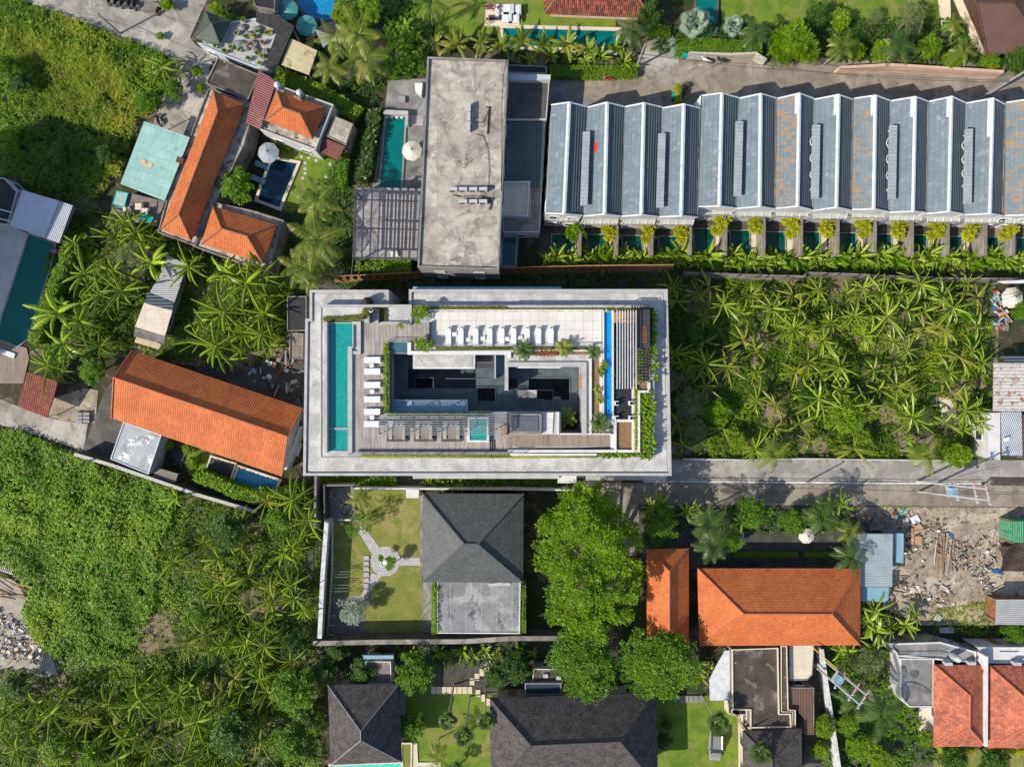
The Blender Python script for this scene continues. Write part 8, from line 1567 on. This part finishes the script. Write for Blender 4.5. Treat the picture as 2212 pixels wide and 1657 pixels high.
TR = [(tA, 514, 402, 40, 'round leafy tree over the corner of the navy pool'), (tD, 280, 569, 46, 'pale feathery tree in the west banana plot'), (tD, 695, 570, 44, 'olive-green tree at the west end of the timber screen'), (tC, 748, 30, 36, 'leafy tree beside the bright blue pool'), (tC, 800, 20, 36, 'shrubby tree east of the blue pool'), (tC, 775, 60, 26, 'small tree south-east of the blue pool'), (tA, 372, 195, 24, 'shrub tree at the edge of the top left field'), (tA, 318, 222, 26, 'shrub tree beside the mint roof path'), (tG, 425, 155, 16, 'small frangipani on the top left road'), (tG, 432, 190, 14, 'small frangipani beside the long orange roof'),
 (tA, 195, 800, 30, 'leafy tree above the maroon tiled roof'), (tB, 490, 1145, 46, 'dense dark bush tree south of the long wall'), (tA, 430, 1330, 22, 'bright bush in the bottom left undergrowth'), (tB, 500, 1590, 55, 'dark round tree among the banana plants at the bottom'), (tB, 590, 1660, 34, 'dark tree at the bottom edge west of the pavilion'),
 (tB, 728, 1405, 28, 'dark tree at the west end of the dark wall'), (tB, 700, 1450, 34, 'dark green tree north-west of the shingle pavilion'), (tB, 785, 1452, 34, 'round tree overhanging the shingle pavilion'), (tA, 893, 1455, 46, 'large round tree at the west of the lower lawn'), (tA, 893, 1570, 32, 'round tree beside the cream path of the pavilion'), (tA, 638, 1495, 52, 'big leafy tree west of the shingle pavilion'), (tA, 622, 1608, 44, 'big leafy tree in the bottom left beside the pavilion'), (tB, 660, 1540, 34, 'dark tree against the west side of the pavilion'), (tB, 1070, 1460, 32, 'dark tree at the east of the lower lawn'), (tB, 1115, 1445, 36, 'shaded tree north of the glass pergola'), (tB, 1435, 1600, 22, 'dark round bush on the lawn east of the shingle villa'), (tB, 1440, 1565, 14, 'small dark bush at the corner of the shingle villa'),
 (tA, 1430, 1130, 40, 'leafy tree behind the road wall nearest the big tree'), (tB, 1415, 1170, 34, 'dark tree beside the narrow orange roof'), (tA, 1628, 1105, 38, 'tree over the road wall in front of the yard pool'), (tA, 1580, 1165, 28, 'tree between the crossing palms and the yard parasol'), (tA, 1712, 1130, 30, 'yellow-flecked tree by the yard pool'), (tC, 1762, 1112, 26, 'tree west of the scrap heap'), (tG, 2070, 985, 36, 'pale leafy bush at the road corner of the plot'),
 (tD, 772, 1322, 38, 'DROP'), (tB, 1400, 25, 34, 'dark leafy tree beside the mottled tiled roof'), (tF, 1715, 85, 48, 'bright weeping bush at the west end of the pink wall'), (tF, 1690, 110, 34, 'bright weeping bush overhanging the upper road'), (tF, 1745, 110, 32, 'bright weeping shrub right of the bigger weeping bush'), (tB, 1765, 30, 30, 'dark leafy tree above the weeping bush'), (tG, 1815, 40, 30, 'broad-leaved bush left of the top right lawn'), (tD, 1968, 38, 40, 'olive shrub with pale flowers on the top right lawn'), (tD, 1890, 35, 20, 'small shrub on the top right lawn'), (tB, 2196, 130, 34, 'round dark tree at the east end of the upper road'), (tG, 1905, 110, 30, 'striped-leaf bush hanging over the pink wall'), (tC, 2010, 105, 30, 'leafy bush near the brown metal roof'), (tC, 2060, 125, 24, 'leafy shrub below the brown metal roof'), (tC, 2140, 130, 22, 'leafy shrub left of the round dark tree'), (tG, 1850, 110, 26, 'leafy bush in the middle of the pink wall'),
 (tC, 1530, 60, 10, 'small leafy shrub by the entrance pool'), (tF, 1540, 105, 14, 'low bright shrub on the hedge bank'), (tD, 1875, 1430, 40, 'pale feathery tree beside the leaning electricity frame'), (tC, 1860, 1610, 34, 'bright yellow-green shrub south of the big palm'), (tC, 1905, 1640, 30, 'bright shrub at the bottom edge beside the alley'), (tC, 1780, 1570, 28, 'bright shrub right of the small shingle roof'), (tG, 1770, 1620, 24, 'leafy shrub at the bottom edge by the white lane wall'), (tC, 1830, 1560, 28, 'shrub between the lane wall and the big palm'), (tC, 2000, 1595, 20, 'yellow-green shrub at the corner of the western red roof'), (tB, 2060, 1640, 34, 'low dark shrub at the bottom right, western one'), (tB, 2150, 1645, 36, 'low dark shrub at the bottom right, eastern one'), (tA, 2190, 1365, 26, 'dark shrub south of the grey corrugated shed'), (tA, 2190, 640, 20, 'small tree at the east edge by the white parasol'), (tA, 2205, 670, 22, 'leafy tree at the east edge south of the white parasol'),
 (tG, 405, 970, 16, 'yellow shrub in the garden of the orange gable house'), (tG, 365, 960, 14, 'small palm-like shrub beside the patchy carport'), (tG, 415, 1000, 18, 'green shrub south of the yellow one by the carport'), (tC, 130, 640, 22, 'DROP'), (tG, 480, 30, 12, 'potted shrub at the top parking area'), (tG, 360, 10, 20, 'bush overhanging the top left road'), (tC, 355, 35, 12, 'DROP'), (tG, 345, 78, 12, 'small yellow plant on the top left road'), (tC, 470, 25, 22, 'leafy bush above the small slate roof'), (tC, 500, 45, 18, 'leafy bush beside the small slate roof'), (tA, 650, 210, 18, 'DROP'), (tB, 690, 105, 16, 'dark shrub at the corner of the beige roof'),
 (tB, 1750, 860, 26, 'dark bush in the middle of the banana plot'), (tD, 1490, 870, 40, 'grey-green bush near the hotel in the plot'), (tD, 1500, 930, 34, 'grey-green bush at the south-west of the plot'), (tF, 1550, 890, 34, 'bright leafy bush left of the plot middle'), (tC, 1830, 900, 44, 'bright green bush in the southern middle of the plot'), (tC, 1860, 950, 26, 'bright bush near the road wall of the plot'), (tB, 1490, 720, 30, 'dark bush near the north-west corner of the plot'), (tC, 1590, 950, 24, 'leafy bush near the plot road wall, western one')]
TR += [(tA, 8, 150, 32, 'feathery bush at the north-west edge of the top left field'), (tB, 45, 178, 26, 'dark bush in the west of the top left field'), (tC, 20, 300, 30, 'pale green bush at the west edge of the shaded field'), (tB, 140, 330, 34, 'dark bush in the shaded south of the field'), (tB, 225, 330, 26, 'dark bush against the mint roof'), (tC, 120, 1620, 40, 'bright low bush mass at the bottom edge, western one'), (tF, 200, 1640, 34, 'bright low bush mass at the bottom edge, eastern one'), (tB, 30, 1480, 34, 'dark bush south of the broken tiles'), (tG, 560, 1430, 26, 'leafy bush in the middle of the lower banana grove'), (tB, 640, 1400, 34, 'dark bush against the white garden wall'), (tB, 650, 1280, 28, 'dark bush halfway along the white garden wall'), (tA, 600, 1120, 30, 'leafy bush between the blue pool hedge and the grove')]
for i, (x, y) in enumerate([(868, 1402), (890, 1408), (950, 1402), (975, 1410), (1000, 1400), (1022, 1412), (1048, 1402), (1075, 1410), (1120, 1398), (1150, 1406), (1170, 1430), (700, 1540), (1500, 1430), (1512, 1460), (1530, 1440)]): random.choice(hel).at(P(x, y), random.uniform(0, 6), random.uniform(.7, 1.0), f"leafy clump in the gardens south of the dark wall, {nth(i+1)} in the planting", 'leafy clumps south of the dark wall')
for p, x, y, r, l in TR:
    if l == 'DROP': continue
    s_ = r*S/2.25*.96; h = {id(tA): 3.4, id(tB): 3.2, id(tC): 3.0, id(tD): 2.8, id(tE): 2.4, id(tF): 2.4, id(tG): 2.1}[id(p)]*s_; q = P(x, y, h); q.z = 0; zs = 1 if s_ > .7 else 1.0; p.at(q, random.uniform(0, 6), (s_, s_, s_*zs), l)
tE.at(P(*t1(1, 3, 830, 310), 2.5)-Vector((0, 0, 2.5)), .5, 1.0, 'silver-grey olive tree on the brick patio')
tree_at('sparse plumeria tree beside the plaza path', [(773, 1122, 16, 3), (760, 1138, 12, 2.6), (786, 1135, 12, 2.8), (765, 1150, 11, 2.4), (793, 1118, 9, 3)], 'l_tree', .3, .42, wid=.3, bark='pale_bark')
tree_at('small plumeria leaning out of the round planter', [(848, 1215, 9, 2), (840, 1222, 7, 1.9), (843, 1208, 5, 1.9), (823, 1205, 3, 1.6)], 'l_tree', .26, .7, wid=.35, bark='pale_bark')
# hedges and strips
hedge('hedge', 'thick bright green clipped hedge behind the water tanks', 'hedge', T(1, 0, (160, 650), (420, 740), (700, 880), (880, 990)), 2.0, 1.9, 'l_hedge', leaf=.3, dens=60)
hedge('hedge', 'bright clipped hedge along the cream kerb of the upper road', 'hedge', T(2, 0, (330, 610), (700, 620), (1090, 610)), 1.5, 1.1, 'l_hedge', leaf=.2, dens=90)
hedge('hedge', 'clipped hedge behind the white pebble wall and bins', 'hedge', T(2, 0, (1420, 400), (1650, 390), (2160, 420)), 1.8, 1.3, 'l_tree', leaf=.22, dens=80)
hedge('hedge', 'small clipped hedge at the north end of the entrance lane', 'hedge', T(2, 0, (1180, 250), (1370, 265)), 1.2, 1.0, 'l_hedge', leaf=.18, dens=80)
hedge('hedge', 'pale variegated hedge at the corner of the entrance lane', 'hedge', T(2, 0, (1395, 340), (1400, 470)), .7, 1.0, 'l_silver', leaf=.16, dens=90)
hedge('hedge', 'yellow climber on the gate wall of the lower row houses', 'hedge', T(2, 0, (1445, 720), (1442, 885)), .55, 1.9, 'l_yellow', leaf=.18, dens=90)
hedge('hedge', 'tall yellow-green hedge beside the west pool', 'hedge', T(0, 1, (590, 430), (545, 620), (470, 760), (410, 900), (330, 1130), (260, 1310)), 1.3, 2.6, 'l_hedge', leaf=.34, dens=45)
hedge('hedge', 'leafy plumeria hedge over the long wall beside the small blue pool', 'hedge', T(0, 2, (1680, 790), (1850, 860), (2000, 930), (2212, 990)), 1.3, 2.4, 'l_bright', leaf=.36, dens=45)
hedge('hedge', 'leafy hedge south of the small blue pool', 'hedge', T(1, 2, (0, 960), (120, 1000), (300, 960), (420, 930)), 1.8, 2.2, 'l_tree', leaf=.4, dens=40)
hedge('climber_hedge', 'bright climber along the west edge of the membrane roof', 'hedge', T(1, 3, (1543, 65), (1540, 510)), .65, 3.9, 'l_hedge', leaf=.18, dens=60)
hedge('climber_hedge', 'bright climber along the east edge of the membrane roof', 'hedge', T(2, 3, (95, 90), (95, 500)), .55, 3.7, 'l_hedge', leaf=.18, dens=60)
hedge('hedge', 'dark climbing plants in the planter inside the west garden wall', 'hedge', T(1, 2, (625, 1200), (612, 1657)) + T(1, 3, (592, 520),), .4, 1.3, 'l_dark', leaf=.25, dens=40)
hedge('hedge', 'short clipped hedge in the shaded yard, western one', 'hedge', T(2, 2, (1920, 1480), (2212, 1482)) + T(3, 2, (265, 1482),), .6, .7, 'l_hedge', leaf=.15, dens=90)
hedge('hedge', 'short clipped hedge in the shaded yard, eastern one', 'hedge', T(3, 2, (320, 1482), (600, 1482)), .6, .7, 'l_hedge', leaf=.15, dens=90)
hedge('hedge', 'yellow-green hedge below the red roofs', 'hedge', T(3, 3, (1500, 1510), (1800, 1505)), 1.0, 1.2, 'l_yellow', leaf=.3, dens=50)
hedge('hedge', 'yellow-green hedge below the eastern red roof', 'hedge', T(3, 3, (1920, 1510), (2260, 1515)), 1.0, 1.2, 'l_yellow', leaf=.3, dens=50)
hedge('hedge', 'bright shrub border west of the pool garden umbrella', 'hedge', T(1, 0, (130, 1180), (230, 1230), (300, 1270)), .9, .7, 'l_yellow', leaf=.2, dens=70)
hedge('hedge', 'small round clipped bushes beside the pool garden path', 'hedge', T(1, 0, (380, 1290), (450, 1310)), .9, .7, 'l_hedge', leaf=.18, dens=70)
hedge('hedge', 'dense leafy planting below the pergola deck', 'hedge', T(1, 1, (860, 620), (1100, 640), (1340, 640)), 1.6, 1.7, 'l_hedge', leaf=.42, dens=35)
hedge('hedge', 'dark shrubs along the east side of the pool garden', 'hedge', T(1, 0, (760, 1330), (745, 1450), (735, 1600)), 1.1, 1.6, 'l_tree', leaf=.3, dens=45)
hedge('hedge', 'dark bushes between the screen and the long teal pool', 'hedge', T(1, 0, (1010, 950), (1000, 1120), (960, 1250), (950, 1430), (900, 1560)), 1.2, 1.8, 'l_palmdark', leaf=.5, dens=30)
# hotel roof plants
hedge('roof_planting', 'mossy green strip along the north of the cream roof terrace', 'roof planting', T(1, 1, (1350, 1012), (2212, 1010)) + T(2, 1, (900, 1008), (1225, 1000)), .5, .3, 'l_moss', HI, .14, 120)
hedge('roof_planting', 'mossy planting wrapping the stair notch on the north-west roof', 'roof planting', T(1, 1, (580, 1105), (800, 1095), (940, 1080), (945, 1005), (1105, 1005), (1105, 1120)), .55, .3, 'l_moss', HI, .16, 110)
hedge('roof_planting', 'green strip along the east edge of the hotel terrace', 'roof planting', T(2, 1, (1210, 1010), (1212, 1330)), .3, .3, 'l_dark', HI, .16, 90)
hedge('roof_planting', 'bright green planter hedge between loungers and courtyard', 'roof planting', T(1, 1, (1125, 1310), (1125, 1657)) + T(1, 2, (1120, 255),), .4, .6, 'l_hedge', HI, .22, 80)
hedge('roof_planting', 'yellow-green ground strip along the south glass balustrade', 'roof planting', T(1, 2, (900, 630), (2212, 632)) + T(2, 2, (720, 630),), .3, .25, 'l_yellow', HI, .13, 120)
hedge('roof_planting', 'thin grass strip south of the brown roof deck', 'roof planting', T(2, 2, (0, 598), (1080, 598)), .25, .2, 'l_yellow', HI, .13, 110)
hedge('roof_planting', 'grass strip between cream terrace and courtyard', 'roof planting', T(1, 1, (1560, 1352), (2212, 1355)) + T(2, 1, (680, 1358),), .25, .35, 'l_moss', HI, .15, 110)
hedge('roof_planting', 'leafy strip behind the cabana pergola', 'roof planting', T(1, 2, (1130, 268), (2000, 268)), .35, .4, 'l_tree', HI, .18, 70)
hedge('roof_planting', 'yellow-green narrow hedge east of the black roof deck', 'roof planting', T(2, 2, (1070, 20), (1072, 590)), .35, .45, 'l_yellow', HI, .16, 90)
hedge('roof_planting', 'dark red leafy strip beside the courtyard gravel', 'roof planting', T(2, 1, (160, 1395), (440, 1395)), .35, .4, 'l_red', HI, .25, 60)
for x in (1340, 1572, 1800): 
    hedge('roof_planting', f"small green partition planting between cabanas, {('west', 'middle', 'east')[(1340, 1572, 1800).index(x)]} one", 'roof planting', T(1, 2, (x, 300), (x, 390)), .35, .4, 'l_hedge', HI, .16, 80)
rs = [Proto(make_banana('broad-leaved shrub', 12, .85, .38, .3, 'l_bright', 'broad_leaved_shrub', 'shrub', r=.04, fold=.25, spread=(15, 80), droop=(30, 80), tears=0)), Proto(make_banana('broad-leaved shrub', 11, .75, .34, .35, 'l_tree', 'broad_leaved_shrub', 'shrub', r=.04, fold=.25, spread=(15, 80), droop=(30, 80), tears=0))]
k = 0
for y in range(90, 650, 42):
    for x in (1135, 1190):
        k += 1; random.choice(rs).at(P(*t1(2, 2, x+random.uniform(-12, 22), y), HI), random.uniform(0, 6), random.uniform(.5, .9), f"broad-leaved shrub in the east roof planter, {nth(k)} counted from the north", 'shrubs in the east roof planter')
k = 0
for y in range(1060, 1657, 55): k += 1; random.choice(rs).at(P(*t1(2, 1, 1222+random.uniform(-5, 15), y), HI), random.uniform(0, 6), random.uniform(.55, .8), f"trailing shrub on the east roof edge, {nth(k)} from the north", 'trailing shrubs on the east roof edge')
k = 0
for x in range(740, 1180, 55): k += 1; random.choice(rs).at(P(*t1(2, 2, x, 618+random.uniform(-6, 6)), HI), random.uniform(0, 6), random.uniform(.55, .75), f"broad-leaved shrub in the south-east roof planter, {nth(k)} from the west", 'shrubs in the south-east roof planter')
k = 0
for y in range(1390, 1657, 55): k += 1; random.choice(rs).at(P(*t1(2, 1, 1110, y), HI), 0, .7, f"climbing shrub on the roof trellis, {nth(k)} from the north", 'climbers on the roof trellis')
rp = Proto(make_palm('roof palm', .5, 16, 1.25, (0, 0), 'l_palmdark', 'small_palm', 'palm', .3, .05, .08, elevs=(5, 75), droop=(40, 80), nl=18)); rp2 = Proto(make_palm('roof palm', .6, 12, 1.1, (0, 0), 'l_palm', 'small_palm', 'palm', .34, .05, .08, elevs=(30, 80), droop=(50, 90), nl=18))
rp.at(P(*t1(2, 1, 105, 1370), HI), 0, 1.15, 'dark small palm overhanging the gravel, west of the yellow one'); rp2.at(P(*t1(2, 1, 445, 1345), HI), 0, 1.15, 'yellow-green small palm beside the cream roof terrace'); rp.at(P(*t1(2, 1, 705, 1390), HI), 2, .85, 'small palm at the corner of the roof planter by the blue lane'); rp.at(P(*t1(2, 2, 755, 340), HI), 1, 1.15, 'bushy small palm at the south end of the blue lane'); rp2.at(P(*t1(2, 2, 460, 290), 7.5), 1, 1.3, 'yellowish palm rising out of the courtyard well'); rp.at(P(*t1(2, 2, 385, 300), 8), 1, .9, 'green palm in the courtyard well beside the yellowish one')
for i, (x, y) in enumerate(T(2, 1, (760, 1560), (790, 1500)) + T(2, 2, (740, 60), (760, 140))):
    rp2.at(P(x, y, HI), i, .6, f"wispy palm in the soil planter beside the blue lane, {nth(i+1)} from the north", 'wispy palms by the blue lane')
tree_at('small frangipani on the corner of the cream terrace, southern one', [(908, 740, 10, 11.4), (918, 748, 9, 11.4), (900, 745, 8, 11.2), (930, 745, 6, 11.2)], 'l_hedge', .22, .8, wid=.4, bark='pale_bark', base=HI)
tree_at('small frangipani on the corner of the cream terrace, northern one', [(905, 688, 9, 11.4), (915, 680, 8, 11.4), (895, 680, 7, 11.2), (912, 668, 6, 11.2)], 'l_hedge', .22, .7, wid=.4, bark='pale_bark', base=HI)
hedge('roof_planting', 'grassy corner bed in the courtyard well', 'roof planting', T(2, 2, (385, 340), (395, 425)), .9, .5, 'l_yellow', 9.2, .2, 80)
tree_at('thin bare-branched shrub over the grey deck', [(860, 702, 6, 11.2), (868, 706, 4, 11.2)], 'l_hedge', .14, .3, bark='pale_bark', base=HI)
# pots in the rock garden
for i, (x, y) in enumerate(T(0, 0, (2110, 190), (2050, 300), (2130, 330), (2000, 420), (2080, 440), (1870, 410), (1950, 455)) + T(1, 0, (70, 210), (20, 290), (100, 300), (60, 380), (130, 290), (20, 470), (60, 500), (-40, 400), (-20, 330), (-60, 520), (40, 560))):
    p = P(x, y, 3.0); r_ = E('potted_plant', f"potted plant in the roof rock garden, {nth(i+1)} counted from the slate roof", 'potted plant', p, 'pots in the roof rock garden')
    b = MB(); b.lathe((0, 0, 0), [(.2, 0), (.3, .35), (.32, .4), (.2, .38)], 12); me = bpy.data.meshes.new('pot'); me.from_pydata(b.v, [], b.f); auto_uv(me); me.materials.append(MATS['hotel_white' if i % 3 else 'sandstone']); o = bpy.data.objects.new('pot', me); COL.objects.link(o); o.parent = r_
    g_ = make_grassy('x', 60, .55, .08, ['l_tree', 'l_hedge', 'l_red', 'l_yellow'][i % 4] if i > 9 else 'l_tree', 'leaves', 'x', h=.35, spread=(10, 85)); del g_['label']; del g_['category']; g_.parent = r_
rk = Proto(E('boulder', 'rock', 'rock')) if 0 else None
for i, (x, y) in enumerate(T(0, 0, (2060, 380), (2120, 400), (2180, 380), (2150, 300), (2090, 240)) + T(1, 0, (10, 250), (80, 450), (-10, 430), (120, 200))):
    b = MB(); p = P(x, y, 3.2); b.blob((p.x, p.y, 3.1), (random.uniform(.5, .8), random.uniform(.4, .6), .35), 9, 6, .12); O(b, 'boulder', 'grey_concrete', None, f"pale grey boulder in the roof rock garden, {nth(i+1)} from the slate roof", 'rock', 'boulders in the roof rock garden')
for p in ban+hel+cp+rs+[pl, pl2, tA, tB, tC, tD, tE, tF, tG, sp, tv, rp, rp2, um_cr, um_t, um_g, um_w, ac, tank, lw, lb, ldb, loun_t, tw, mb_w, mb_b, mb_r, pp0, cp_]: p.drop()
